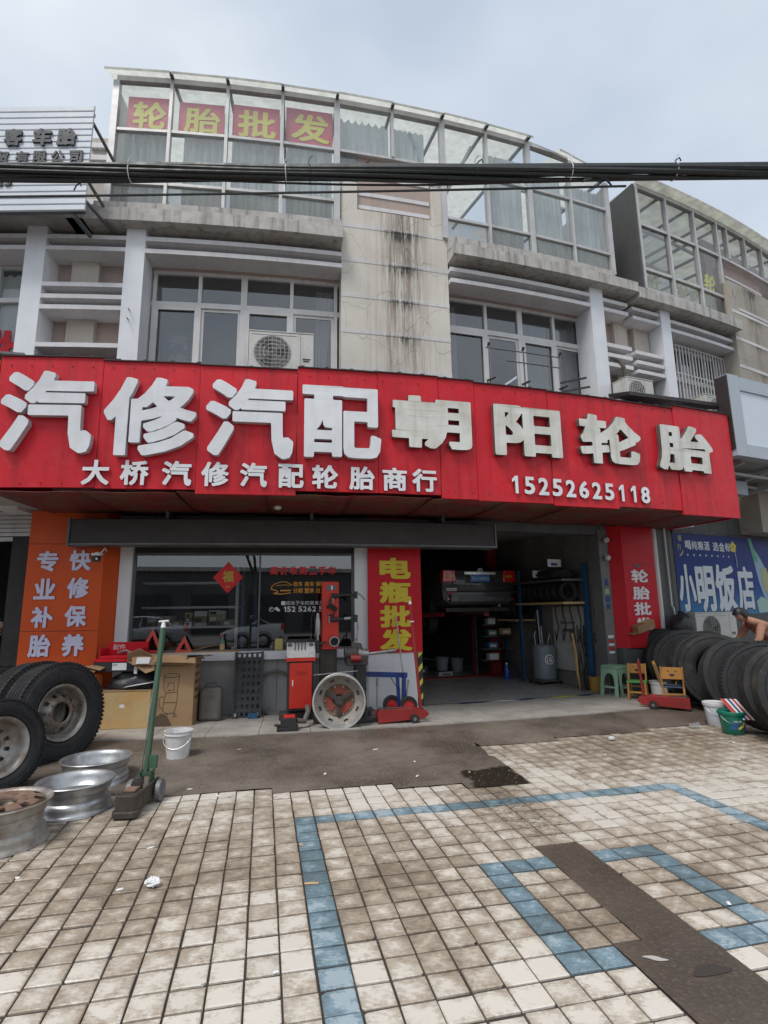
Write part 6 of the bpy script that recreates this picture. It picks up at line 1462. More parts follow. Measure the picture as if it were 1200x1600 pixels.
# thin steel rack above the sign
rk = thing('steel_drying_rack', 'thin black steel posts and rail standing above the sign, in front of the right window', 'rack', F(2.2, .75, 4.8))
for s in (1.60, 2.22, 2.92): mb = MB(); mb.cyl(F(s, .75, 4.7), F(s, .75, 5.80), .012); mb.build('post', GREYM, rk)
for z, a, b_ in ((5.74, 1.55, 2.95), (5.55, 1.9, 2.9)): mb = MB(); mb.tube([F(a+(b_-a)*k/6, .75, z) for k in range(7)], .010); mb.build('rail', GREYM, rk)
for s in (1.6, 2.22, 2.92): mb = MB(); mb.cyl(F(s, .73, 5.77), F(s, .77, 5.83), .022); mb.cyl(F(s-.06, .75, 5.16), F(s+.06, .8, 5.22), .02); mb.build('clamp', BLACK, rk)
for a, b_, z in ((2.88, 3.1, 5.1), (2.85, 3.05, 5.25)): mb = MB(); mb.beam(F(a, .8, z), F(b_, 1.2, z-.05), .02, .03); mb.build('arm', BLACK, rk)
# drain pipe and conduit by the red column
mb = MB(); mb.cyl(F(5.24, .09, .05), F(5.24, .09, 3.1), .062, n=18); tag(mb.build('drain_pipe', PVC, smooth=True), 'thick white plastic drain pipe right of the red column', 'pipe')
mb = MB(); mb.tube([F(5.60, .05, 3.1), F(5.60, .05, 1.55), F(5.63, .06, 1.5), F(5.68, .07, .95)], .016); tag(mb.build('conduit', PVC, smooth=True), 'thin white conduit running down the grey cladding left of the poster', 'pipe')
# security camera and post lamps
t = fthing('security_camera', 'small black and white security camera on the orange column', 'camera', -4.10, .46, 2.24)
b = MB(); b.lathe([(0, 0), (.05, .015), (.062, .05), (.05, .085)], 16); b.build('dome', BLACK, t, smooth=True, local=True); b = MB(); b.lathe([(.052, .085), (.066, .09), (.066, .12), (0, .13)], 16); b.box(-.02, .02, 0, .2, .12, .14); b.tube([(.05, 0, .12), (.1, .02, .2), (.09, .1, .16)], .008, 5); b.build('housing', PAPER, t, smooth=True, local=True)
b = MB(); b.cyl((.03, -.055, .04), (.03, -.062, .04), .016, n=10); b.build('lens_ring', PAPER, t, local=True)
for z, lb in ((2.72, 'upper'), (2.40, 'lower')):
    t = fthing('wall_lamp', 'small round white lamp head on the grey door post, %s one' % lb, 'lamp', 4.12, .10, z, 'round lamp heads on the door post'); b = MB(); M = Matrix.Rotation(R_(90), 4, 'X'); b.lathe([(0, .03), (.04, .03), (.055, .0), (.035, -.04), (0, -.04)], 18, M); b.build('lamp_head', ACW, t, smooth=True, local=True); b = MB(); b.beam((0, .03, 0), (0, .07, .08), .012, .012); b.build('arm', PAPER, t, local=True)

# ================================================================ window lettering and the paper diamond
GLZO = -.030
def wtext(name, label, items, mat):
    t = thing(name, label, 'lettering', F(items[0][1], GLZO, items[0][3]))
    for ch, a, b_, z0, z1, bo in items: flet('letter', ch, a, b_, z0, z1, GLZO, .002, [mat, mat], t, bo)
wr = pm('red_vinyl', (.55, .01, .015), .45); wo_ = pm('orange_vinyl', (.62, .28, .01), .45); ww = pm('white_vinyl', (.7, .7, .7), .45)
wtext('window_lettering', 'red vinyl line 高价收购二手车 on the shop window', [(c, -1.78+k*.148, -1.78+k*.148+.122, 2.085, 2.215, .04) for k, c in enumerate('高价收购二手车')], wr)
it = []
for r_, row in enumerate(('收车卖车保险', '分期置换过户')):
    for k, c in enumerate(row): a = -1.425+k*.075+(k//2)*.022; it.append((c, a, a+.07, 1.905-r_*.10, 1.98-r_*.10, .02))
wtext('window_lettering', 'two orange vinyl lines beside the car outline on the shop window', it, wo_)
wtext('window_lettering', 'small white vinyl slogan above the window phone number', [(c, -1.60+k*.072, -1.60+k*.072+.062, 1.625, 1.685, .005) for k, c in enumerate('一切关于车的我来为您')], ww)
it = []; a = -1.56
for c in '15252625118':
    w_ = .036 if c == '1' else .058; it.append((c, a, a+w_, 1.525, 1.605, .02)); a += w_+.012+(.03 if len(it) in (3, 7) else 0)
wtext('window_lettering', 'white vinyl phone number low on the shop window', it, ww)
t = thing('window_lettering', 'orange vinyl outline drawing of a car on the shop window', 'lettering', F(-1.6, GLZO, 1.8))
def stroke(pts, w_, mat, nm):
    mb = MB()
    for (x0, z0), (x1, z1) in zip(pts[:-1], pts[1:]):
        d = Vector((x1-x0, z1-z0)).normalized(); q = Vector((-d.y, d.x))*w_/2
        mb.add([F(x0+q.x, GLZO+.001, z0+q.y), F(x1+q.x, GLZO+.001, z1+q.y), F(x1-q.x, GLZO+.001, z1-q.y), F(x0-q.x, GLZO+.001, z0-q.y)], [(0, 1, 2, 3)])
    mb.build(nm, mat, t)
stroke([(-1.75, 1.90), (-1.71, 1.94), (-1.62, 1.975), (-1.53, 1.975), (-1.47, 1.94), (-1.44, 1.93)], .010, wo_, 'roof_line'); stroke([(-1.75, 1.90), (-1.75, 1.86), (-1.68, 1.85), (-1.65, 1.82), (-1.72, 1.80), (-1.60, 1.79), (-1.46, 1.81)], .014, wo_, 'body_line'); stroke([(-1.68, 1.92), (-1.55, 1.93), (-1.47, 1.92)], .008, wo_, 'window_line'); stroke([(-1.62, 1.845), (-1.46, 1.845)], .02, wo_, 'tiny_letters')
for x, lb in ((-1.745, 'handset'), (-1.66, 'chat bubbles')):
    t = thing('window_icon', 'small white %s icon before the window phone number' % lb, 'lettering', F(x, GLZO, 1.52)); mb = MB()
    if lb == 'handset':
        mb.add([F(x+r*math.cos(a), GLZO+.001, 1.565+r*math.sin(a)) for a in [k/20*2*math.pi for k in range(20)] for r in (.036, .030)], [(2*k, 2*((k+1) % 20), 2*((k+1) % 20)+1, 2*k+1) for k in range(20)]); mb.build('ring', ww, t); stroke([(x-.012, 1.55), (x-.014, 1.565), (x+.0, 1.58), (x+.014, 1.582)], .009, ww, 'receiver')
    else:
        for k, (cx, cz, r) in enumerate(((x-.01, 1.575, .028), (x+.02, 1.553, .024))): mb = MB(); mb.add([F(cx+r*math.cos(a), GLZO+.001+k*.001, cz+r*.8*math.sin(a)) for a in [q/14*2*math.pi for q in range(14)]], [tuple(range(14))]); mb.build('bubble', ww, t)
t = thing('paper_diamond', 'red paper diamond with a gold blessing character on the shop window', 'decoration', F(-2.395, GLZO, 1.81))
mb = MB(); c = (-2.395, 2.045); mb.add([F(c[0]+x, GLZO+.003, c[1]+z) for x, z in ((-.22, 0), (0, -.235), (.22, 0), (0, .235))], [(0, 1, 2, 3)]); mb.build('paper', pm('red_paper', (.60, .02, .02), .6), t)
flet('letter', '福', -2.475, -2.315, 1.975, 2.145, GLZO+.004, .002, [pm('gold_print', (.50, .33, .05), .5)]*2, t, .03)
mb = MB(); mb.add([F(c[0]+x, GLZO+.005, 1.90+z) for x, z in ((-.03, 0), (.03, 0), (.03, .015), (-.03, .015))], [(0, 1, 2, 3)]); mb.build('small_print', MATS['gold_print'], t)
# LED sign inside the upper left window
t = thing('led_sign', 'dark upright board sign with pinkish characters inside the upper left window', 'sign', F(-3.4, -.32, 5.2))
mb = MB(); mb.fbox(-3.64, -3.17, -.36, -.33, 5.1, 6.16); mb.build('board', pm('led_board', (.05, .055, .09), .4), t)
for k, c in enumerate('汽修补'): flet('letter', c, -3.56, -3.24, 5.82-k*.33, 6.10-k*.33, -.33, .004, [pm('led_letters', (.62, .30, .30), .5)]*2, t, .03)
mb = MB()
for k in range(22): z = 5.12+k*.047; mb.box(0, 0, 0, 0, 0, 0) if False else mb.fbox(-3.635, -3.622, -.329, -.325, z, z+.022); mb.fbox(-3.188, -3.175, -.329, -.325, z, z+.022)
mb.build('green_border_dots', pm('led_green', (.1, .6, .42), .5), t)

# ================================================================ overhead cables
cb = thing('cable_bundle', 'thick black bundle of overhead cables crossing the whole view', 'cable', (0, 5, 6.0))
rr = random.Random(9)
for k in range(9):
    ph = k/9*2*math.pi; pts = []
    for i in range(71):
        x = -10+i*.3; rad = .066+.014*math.sin(x*.9+k)+.018*noise.noise(Vector((x*.5, k*3, 0)))
        if k == 8: rad = .085+.03*math.sin(x*.8+1)
        z = 6.075-.012*x+.004*x*x*.3 + .0*x; a = ph+x*.35
        pts.append((x, 5.0+rad*math.cos(a), z+rad*.95*math.sin(a)))
    mb = MB(); mb.tube(pts, (.031 if k < 5 else .020) if k < 8 else .011, 7); mb.build('cable', WIRE, cb, smooth=True)
for x, m in ((-2.65, 'paper'), (-1.0, 'p'), (-.75, ''), (1.0, ''), (2.0, 'p'), (3.1, 'p')):
    z = 6.075-.012*x+.0012*x*x; mb = MB(); mb.tube([(x+.02*math.sin(a*.5), 5+.085*math.cos(a), z+.088*math.sin(a)) for a in [q/14*2*math.pi for q in range(15)]], .005, 5)
    mb.tube([(x, 4.95, z+.08), (x+.02, 4.94, z+.13), (x+.05, 4.93, z+.15)], .004, 4); mb.build('cable_tie', PAPER if m == 'p' or m == 'paper' else WIRE, cb)
for x, zz in ((-.15, 6.2), (1.05, 6.2), (3.15, 6.19), (-3.2, 5.98)):
    mb = MB(); mb.tube([(x-.02, 5, zz-.06), (x, 5, zz+.0), (x+.04, 5, zz+.03), (x+.05, 5, zz-.01)], .008, 5); mb.build('loose_wire_end', WIRE, cb)
mb = MB(); mb.add([(2.18, 4.97, 6.03), (2.12, 4.95, 5.90), (2.2, 4.96, 5.93), (2.26, 4.97, 5.99), (2.38, 4.96, 5.95), (2.44, 4.97, 5.86), (2.34, 4.98, 6.0), (2.35, 5, 6.05)], [(0, 1, 2, 3), (3, 4, 5, 6), (0, 3, 6, 7)]); o = mb.build('torn_sheath', WIRE, cb); sm = o.modifiers.new('t', 'SOLIDIFY'); sm.thickness = .015
mb = MB(); mb.tube([(-10+i*.35, 5.02, 5.86+.0022*(-10+i*.35+.8)**2*.5+.02*((-10+i*.35)+4)/5) for i in range(37)], .013, 6); tag(mb.build('thin_cable', WIRE, smooth=True), 'single thin black cable below the thick bundle, joining it at right', 'cable')

# ================================================================ people
def skin_mesh(name, nodes, edges, mat, parent, sub=2, root=None):
    ids = list(nodes); me = bpy.data.meshes.new(name); me.from_pydata([nodes[k][:3] for k in ids], [(ids.index(a), ids.index(b_)) for a, b_ in edges], [])
    o = bpy.data.objects.new(name, me); COL.objects.link(o); m = o.modifiers.new('skin', 'SKIN'); m.use_smooth_shade = True
    for v, k in zip(me.skin_vertices[0].data, ids):
        r = nodes[k][3]; v.radius = r if isinstance(r, tuple) else (r, r); v.use_root = (k == (root or ids[0]))
    s = o.modifiers.new('subdivision', 'SUBSURF'); s.levels = sub; s.render_levels = sub
    bpy.context.view_layer.update(); m2 = bpy.data.meshes.new_from_object(o.evaluated_get(bpy.context.evaluated_depsgraph_get()))
    bpy.data.objects.remove(o); m2.name = name; m2.materials.clear(); m2.materials.append(mat); m2.polygons.foreach_set('use_smooth', [True]*len(m2.polygons))
    q = bpy.data.objects.new(name, m2); COL.objects.link(q); q.parent = parent; return q
def head(parent, c, face, hairmat=HAIR, r=.098, long_=False):
    """head with nose, ears, eyes, mouth and a hair cap; face = direction looked at"""
    f_ = Vector(face).normalized(); z = Vector((0, 0, 1)); x = f_.cross(z).normalized(); z = x.cross(f_)
    M = Matrix.Translation(c) @ Matrix(((x.x, f_.x, z.x, 0), (x.y, f_.y, z.y, 0), (x.z, f_.z, z.z, 0), (0, 0, 0, 1)))
    b = MB(); n, m_ = 24, 16
    for i in range(n):
        for j in range(m_+1):
            u, v_ = i/n*2*math.pi, -math.pi/2+j/m_*math.pi; px, py, pz = math.cos(u)*math.cos(v_), math.sin(u)*math.cos(v_), math.sin(v_)
            jaw = 1-.28*max(0, -pz)**1.2; px *= .80*jaw; py *= .98*(1-.12*max(0, -pz)); pz *= 1.2
            if py > 0: py *= .95; nose = math.exp(-((px/.14)**2+((pz+.12)/.22)**2)); py += .2*nose; eye = math.exp(-(((abs(px)-.32)/.14)**2+((pz-.12)/.12)**2)); py -= .07*eye
            b.v.append(M @ Vector((px*r, py*r, pz*r)))
    for i in range(n):
        for j in range(m_): a = i*(m_+1)+j; c2_ = ((i+1) % n)*(m_+1)+j; b.f.append((a, c2_, c2_+1, a+1)); b.mi.append(0)
    for sg_ in (-1, 1):
        q = M @ Matrix.Translation((sg_*.80*r, -.05*r, 0)) ; b.lathe([(0, -.02*r), (.16*r, -.02*r), (.2*r, .03*r), (0, .04*r)], 10, q @ Matrix.Rotation(R_(90), 4, 'Y') @ Matrix.Scale(1.5, 4, (1, 0, 0)))
    hd = b.build('head', SKIN_, None, smooth=True, base=False); hd.parent = parent
    inv_ = Matrix.Translation(-worigin(parent))
    hd.data.transform(inv_)
    for nm, mat, pts in (('eye', HAIR, [(sg_*.32*r, .86*r, .12*r) for sg_ in (-1, 1)]),):
        for p in pts: e = MB(); e.lathe([(0, -.06*r), (.07*r, 0), (0, .06*r)], 8, M @ Matrix.Translation(p)); o = e.build(nm, mat, None, smooth=True, base=False); o.data.transform(inv_); o.parent = hd
    e = MB(); e.lathe([(0, -.035*r), (.2*r, 0), (0, .035*r)], 10, M @ Matrix.Translation((0, .80*r, -.52*r)) @ Matrix.Scale(.5, 4, (0, 1, 0))); o = e.build('mouth', pm('lips', (.35, .12, .1), .5), None, smooth=True, base=False); o.data.transform(inv_); o.parent = hd
    b = MB()
    for i in range(n):
        for j in range(11):
            u, v_ = i/n*2*math.pi, -.55+j/10*(math.pi/2+.55); px, py, pz = math.cos(u)*math.cos(v_), math.sin(u)*math.cos(v_), math.sin(v_)
            k_ = 1.07+.05*noise.noise(Vector((px*4, py*4, pz*4)))
            if py > .25: pz = max(pz, .42+.1*abs(px)); k_ *= 1.0
            b.v.append(M @ Vector((px*.86*r*k_, py*1.02*r*k_, pz*1.2*r*k_)))
    for i in range(n):
        for j in range(10): a = i*11+j; c2_ = ((i+1) % n)*11+j; b.f.append((a, c2_, c2_+1, a+1)); b.mi.append(0)
    if long_: b.lathe([(0, -.09), (.04, -.07), (.05, 0), (.03, .06), (0, .08)], 10, M @ Matrix.Translation((0, -.95*r, -.1*r)))
    o = b.build('hair', hairmat, None, smooth=True, base=False); o.data.transform(inv_); o.parent = hd
def hand(parent, w, d, side=1, curl=.6):
    """palm, four fingers and a thumb in one surface, from wrist w towards d"""
    w = Vector(w); d = Vector(d).normalized(); up = Vector((0, 0, 1)); x = d.cross(up)
    if x.length < .2: x = Vector((0, 1, 0)).cross(d)
    x.normalize(); z = x.cross(d); nodes = {'w': (*w, .026), 'p': (*(w+d*.045), (.038, .018))}; ed = [('w', 'p')]
    for k, L_ in enumerate((.068, .078, .073, .056)):
        o = x*((k-1.5)*.021); a = w+d*.085+o; nodes['k%d' % k] = (*a, .0105); nodes['m%d' % k] = (*(a+d*L_*.45-z*curl*.02), .009); nodes['t%d' % k] = (*(a+d*L_*.7-z*curl*.055), .008); ed += [('p', 'k%d' % k), ('k%d' % k, 'm%d' % k), ('m%d' % k, 't%d' % k)]
    a = w+d*.03+x*side*.035; nodes['th'] = (*a, .012); nodes['ti'] = (*(a+d*.04+x*side*.016-z*.012), .0095); ed += [('w', 'th'), ('th', 'ti')]
    skin_mesh('hand', {k: v for k, v in nodes.items()}, ed, SKIN_, parent, 1)
# bending person in a tan coat, behind the tyre row
pr_ = thing('person', 'person in a tan coat bending down with a red basin, behind the tyres at right', 'person', (0, 0, 0))
bx_, by_ = 6.42, 9.0
N = {'pel': (bx_, by_, .93, (.15, .17)), 'wai': (bx_-.14, by_, 1.06, (.14, .17)), 'che': (bx_-.36, by_, 1.21, (.13, .18)), 'nec': (bx_-.52, by_, 1.30, .06), 'hd': (bx_-.57, by_, 1.32, .055),
     'sl': (bx_-.44, by_-.18, 1.22, .07), 'el': (bx_-.56, by_-.25, .98, .056), 'wl': (bx_-.72, by_-.20, .82, .042), 'sr': (bx_-.44, by_+.18, 1.22, .07), 'er': (bx_-.56, by_+.24, .98, .056), 'wr': (bx_-.72, by_+.14, .82, .042)}
skin_mesh('coat', N, [('pel', 'wai'), ('wai', 'che'), ('che', 'nec'), ('nec', 'hd'), ('che', 'sl'), ('sl', 'el'), ('el', 'wl'), ('che', 'sr'), ('sr', 'er'), ('er', 'wr')], COATT, pr_)
L_ = {'pel': (bx_+.02, by_, .92, (.13, .15)), 'hl': (bx_+.03, by_-.1, .85, .10), 'kl': (bx_-.03, by_-.13, .47, .065), 'al': (bx_+.05, by_-.14, .10, .045), 'tl': (bx_-.12, by_-.15, .05, .04), 'hr': (bx_+.05, by_+.1, .85, .10), 'kr': (bx_+.03, by_+.13, .47, .065), 'ar': (bx_+.13, by_+.14, .10, .045), 'tr': (bx_-.04, by_+.15, .05, .04)}
skin_mesh('trousers', L_, [('pel', 'hl'), ('hl', 'kl'), ('kl', 'al'), ('al', 'tl'), ('pel', 'hr'), ('hr', 'kr'), ('kr', 'ar'), ('ar', 'tr')], CLOTHB, pr_)
head(pr_, Vector((bx_-.64, by_, 1.385)), (-.8, -.15, -.55), long_=True)
hand(pr_, (bx_-.73, by_-.195, .81), (-.55, .1, -.6)); hand(pr_, (bx_-.73, by_+.135, .81), (-.55, -.1, -.6), -1)
mb = MB(); mb.tube([(bx_-.02+.165*math.cos(a)*1.0, by_+.185*math.sin(a), 1.0+.06*math.cos(a)) for a in [k/24*2*math.pi for k in range(25)]], .011, 6); mb.build('belt', pm('pale_apron_string', (.5, .4, .3), .8), pr_)
bs_ = thing('red_basin', 'red plastic basin held by the bending person', 'basin', (bx_-.83, by_-.02, .66)); b = MB(); b.lathe([(0, 0), (.14, 0), (.2, .12), (.215, .13), (.2, .135), (.13, .012), (0, .012)], 28); b.build('bowl', REDK, bs_, smooth=True, local=True)
b = MB(); b.lathe([(.205, .132), (.219, .134), (.219, .126)], 28); b.build('rim_edge', REDK, bs_, local=True)
tb = thing('wash_stand', 'small red topped stand under the basin behind the tyres', 'stand', (bx_-.83, by_-.02, .03)); b = MB()
for x in (-.18, .18):
    for y in (-.15, .15): b.beam((x, y, 0), (x, y, .60), .03, .03)
b.build('legs', GREYM, tb, local=True); b = MB(); b.box(-.22, .22, -.2, .2, .60, .63); b.build('table_top', REDK, tb, local=True)
# seated person in the dark neighbour doorway
pl_ = thing('person', 'person in dark clothes sitting in the left doorway, hand at the ear', 'person', (0, 0, 0)); c = F(-5.98, -.55, 0); x0, y0 = c.x, c.y
N = {'pel': (x0, y0, .62, (.15, .16)), 'wai': (x0+.02, y0, .82, (.14, .16)), 'che': (x0+.04, y0, 1.06, (.13, .18)), 'nec': (x0+.05, y0, 1.22, .06), 'hd': (x0+.05, y0, 1.28, .05), 'sl': (x0+.02, y0-.19, 1.10, .07), 'el': (x0+.14, y0-.27, .92, .055), 'wl': (x0+.14, y0-.17, 1.20, .04), 'sr': (x0+.02, y0+.19, 1.10, .07), 'er': (x0+.1, y0+.24, .84, .055), 'wr': (x0+.28, y0+.14, .72, .04)}
skin_mesh('jacket', N, [('pel', 'wai'), ('wai', 'che'), ('che', 'nec'), ('nec', 'hd'), ('che', 'sl'), ('sl', 'el'), ('el', 'wl'), ('che', 'sr'), ('sr', 'er'), ('er', 'wr')], CLOTHK, pl_)
L_ = {'pel': (x0, y0, .60, (.14, .15)), 'hl': (x0+.1, y0-.1, .58, .09), 'kl': (x0+.42, y0-.14, .58, .065), 'al': (x0+.42, y0-.14, .18, .045), 'tl': (x0+.56, y0-.15, .12, .04), 'hr': (x0+.1, y0+.1, .58, .09), 'kr': (x0+.44, y0+.12, .58, .065), 'ar': (x0+.44, y0+.12, .18, .045), 'tr': (x0+.58, y0+.12, .12, .04)}
skin_mesh('trousers', L_, [('pel', 'hl'), ('hl', 'kl'), ('kl', 'al'), ('al', 'tl'), ('pel', 'hr'), ('hr', 'kr'), ('kr', 'ar'), ('ar', 'tr')], CLOTHB, pl_)
head(pl_, Vector((x0+.06, y0, 1.40)), (.7, -.6, -.15)); hand(pl_, (x0+.14, y0-.165, 1.21), (-.1, .25, .9)); hand(pl_, (x0+.285, y0+.135, .715), (.8, -.1, -.2), -1)
sb = thing('wooden_stool', 'low dark stool under the person in the left doorway', 'stool', (x0-.02, y0, .08)); b = MB(); b.box(-.17, .17, -.15, .15, .36, .40); b.build('seat', WOOD, sb, local=True)
for x in (-.14, .14):
    for y in (-.12, .12): b = MB(); b.beam((x, y, 0), (x*.9, y*.9, .36), .03, .03); b.build('leg', WOOD, sb, local=True)

# ================================================================ sedans
def sedan(label, loc, rz, paint, trim, grp, z_drop=0., plate=True, det=True):
    t = thing('sedan_car', label, 'car', loc, rz, grp)
    st_ = [(0, .46, .96, .78), (.04, .34, 1.04, .84), (.25, .26, 1.06, .875), (.8, .22, 1.04, .89), (2.0, .20, .97, .90), (3.2, .20, .96, .895), (3.9, .24, .90, .875), (4.35, .30, .78, .83), (4.55, .38, .66, .74)]
    b = MB(); m_ = 10
    for y, zb, zt, w in st_:
        for x, z in ((-w*.80, zb), (-w*.97, zb+.10), (-w, zb+.32), (-w*.985, zt-.16), (-w*.90, zt-.02), (w*.90, zt-.02), (w*.985, zt-.16), (w, zb+.32), (w*.97, zb+.10), (w*.80, zb)): b.v.append(Vector((x, y, z)))
    for i in range(len(st_)-1):
        for j in range(m_): a = i*m_+j; a2 = i*m_+(j+1) % m_; b.f.append((a, a+m_, a2+m_, a2)); b.mi.append(0)
    b.f.append(tuple(range(m_))); b.mi.append(0); b.f.append(tuple(range((len(st_)-1)*m_, len(st_)*m_))); b.mi.append(0)
    b.build('body', paint, t, smooth=True, local=True, autos=32)
    # cabin
    cs = [(.55, 1.03, .70, 1.03), (1.25, 1.03, .60, 1.40), (1.9, 1.0, .60, 1.46), (2.5, .98, .60, 1.43), (3.35, .95, .68, .97)]
    b = MB()
    for y, zb, w, zt in cs:
        for x, z in ((-.82, zb-.03), (-w-.02, zt-.04), (-w+.1, zt), (w-.1, zt), (w+.02, zt-.04), (.82, zb-.03)): b.v.append(Vector((x, y, z)))
    for i in range(len(cs)-1):
        for j in range(5): a = i*6+j; b.f.append((a, a+6, a+7, a+1)); b.mi.append(0 if (i in (1, 2) and j in (1, 2, 3)) else 1)
    cg = b.build('cabin', [paint, pm('dark_car_glass', (.015, .018, .02), .06)], t, smooth=True, local=True, autos=25)
    for sg_ in (-1, 1):
        for y0_, y1_ in ((1.25, .62), (1.9, 1.95), (2.5, 3.3)): b = MB(); b.beam((sg_*.61, y0_, 1.40), (sg_*.80, y1_, 1.0), .05, .03); b.build('pillar', paint, cg, local=True)
    for x in (-.80, .80):
        for y in (.92, 3.62):
            b = MB(); M = Matrix.Translation((x, y, .32-z_drop)) @ Matrix.Rotation(R_(90), 4, 'Y'); b.lathe([(.20, -.09), (.30, -.1), (.32, -.08), (.32, .08), (.30, .1), (.20, .09)], 32, M, closed=True); w = b.build('wheel', RUBT, t, smooth=True, local=True)
            b = MB(); b.lathe([(0, -.05), (.205, -.07), (.205, .07), (0, .05)], 24, M); b.build('rim', SILVER, w, smooth=True, local=True)
            b = MB(); b.lathe([(.36, -.12), (.38, -.1), (.38, .1), (.36, .12)], 28, Matrix.Translation((x*.985, y, .34)) @ Matrix.Rotation(R_(90), 4, 'Y')); b.build('wheel_arch', trim, t, smooth=True, local=True)
    tl = pm('tail_lamp_red', (.75, .03, .015), .15, coat=.5); ol = pm('tail_lamp_amber', (.75, .30, .05), .15, coat=.5)
    for sg_ in (-1, 1):
        b = MB(); b.tbox(sg_*.54, sg_*.86, -.025, .14, .78, 1.03, .85, .9); l = b.build('tail_light', tl, t, local=True, bev=.02); b = MB(); b.box(sg_*.60, sg_*.76, -.035, .0, .87, .93); b.build('lamp_insert', ol, l, local=True, bev=.01)
        b = MB(); b.box(sg_*.70, sg_*.76, -.02, .05, .42, .46); b.build('reflector', tl, t, local=True)
        b = MB(); b.box(sg_*.55, sg_*.78, 4.35, 4.56, .55, .66); b.build('headlight', PAPER, t, local=True, bev=.02)
        b = MB(); b.box(sg_*.84, sg_*1.0, 2.85, 2.95, .98, 1.10); b.build('mirror', paint, t, local=True, bev=.02)
    b = MB(); b.box(-.70, .70, -.06, .06, .36, .60); b.build('bumper', paint, t, local=True, bev=.03)
    b = MB(); b.box(-.36, .36, -.04, -.0, .935, .995); b.build('chrome_strip', pm('chrome', (.75, .75, .76), .3, metal=.6), t, local=True, bev=.006)
    b = MB(); b.tbox(-.34, .34, -.012, .02, .76, .935, .8, 1); b.build('plate_recess', trim, t, local=True)
    pl = MB(); pl.box(-.22, .22, -.024, -.014, .79, .925); pp = pl.build('number_plate', pm('plate_blue', (.06, .26, .75), .4), t, local=True)
    text_mb('苏K·50009', -.20, .20, .815, .90, lambda x, d, z: Vector((x, -.0242-d, z)), 0, .002, .012).build('plate_text', [PAPER, PAPER], pp, local=True)
    b = MB(); M = Matrix.Translation((0, -.03, 1.015)) @ Matrix.Rotation(R_(90), 4, 'X'); b.lathe([(.045, 0), (.055, 0), (.055, .01), (.045, .01)], 24, M, closed=True)
    for p_, q_ in (((-.03, .03), (-.01, -.03)), ((-.01, -.03), (0, .005)), ((0, .005), (.01, -.03)), ((.01, -.03), (.03, .03))): b.beam((p_[0], -.035, 1.015+p_[1]), (q_[0], -.035, 1.015+q_[1]), .008, .006)
    b.build('badge', MATS['chrome'], t, local=True)
    return t
c = F(2.72, -2.15, 1.30)
car = sedan('dark sedan raised on the red lift inside the garage, seen from behind', tuple(c), yaw(2.72), pm('dark_car_paint', (.07, .07, .075), .3, coat=.4, grime=(.12, .11, .10), gamt=.3), BLACK, 'cars', .29)
b = MB(); b.box(-.74, .74, .1, 4.2, .18, .26); b.cyl((-.3, .35, .22), (.3, .35, .22), .10, n=14); b.beam((-.7, .92, .24), (.7, .92, .24), .1, .1); b.cyl((.3, .1, .22), (.3, .8, .22), .04); b.build('underbody', OILY, car, local=True)
b = MB(); b.box(-.79, -.56, -.064, -.058, .60, .66); b.build('sticker', PAPER, car, local=True); b = MB(); b.box(-.76, -.60, -.064, -.058, .54, .585); b.build('pink_sticker', pm('pink_sticker_m', (.45, .05, .12), .5), car, local=True)
# two post lift
lf = thing('car_lift', 'red two post car lift holding the dark sedan', 'lift', F(2.7, -3.2, .08))
for s in (1.30, 3.62):
    mb = MB(); mb.fbox(s-.13, s+.13, -3.25, -3.05, .08, 2.9); mb.build('post', REDJ, lf); mb = MB(); mb.fbox(s-.2, s+.2, -3.35, -2.9, .08, .11); mb.build('base_plate', REDJ, lf)
    sg_ = 1 if s < 2 else -1
    for o in (-2.4, -3.9): mb = MB(); mb.beam(F(s+sg_*.1, -3.1, 1.40), F(s+sg_*.62, o, 1.43), .1, .08); mb.build('lift_arm', REDJ, lf)
mb = MB(); mb.fbox(3.49, 3.75, -3.04, -3.03, 1.2, 1.28); mb.build('maker_plate', PAPER, lf)
mb = MB(); mb.beam(F(3.55, -2.96, 1.1), F(3.95, -2.6, .1), .05, .02); mb.build('rubber_strap', BLACK, lf)
mb = MB(); mb.fbox(1.0, 3.5, -3.2, -3.0, .079, .10); mb.build('floor_cover', REDJ, lf)
# second red post nearer the middle is a transmission jack
t = fthing('red_steel_post', 'narrow dull red steel post left of the lift column', 'post', 3.2, -3.4); b = MB(); b.beam((0, 0, 0), (0, 0, 1.9), .06, .06); b.build('post', REDJ, t, local=True)
pail('plastic_bucket', 'pale grey bucket standing under the raised car, left one', F(2.75, -4.3, .08), .33, .12, .15, pm('grey_bucket', (.32, .35, .38), .5), handle=False, grp='buckets under the raised car')
pail('plastic_bucket', 'pale grey bucket standing under the raised car, next to the lift', F(3.15, -4.2, .08), .30, .12, .15, MATS['grey_bucket'], handle=False, grp='buckets under the raised car')
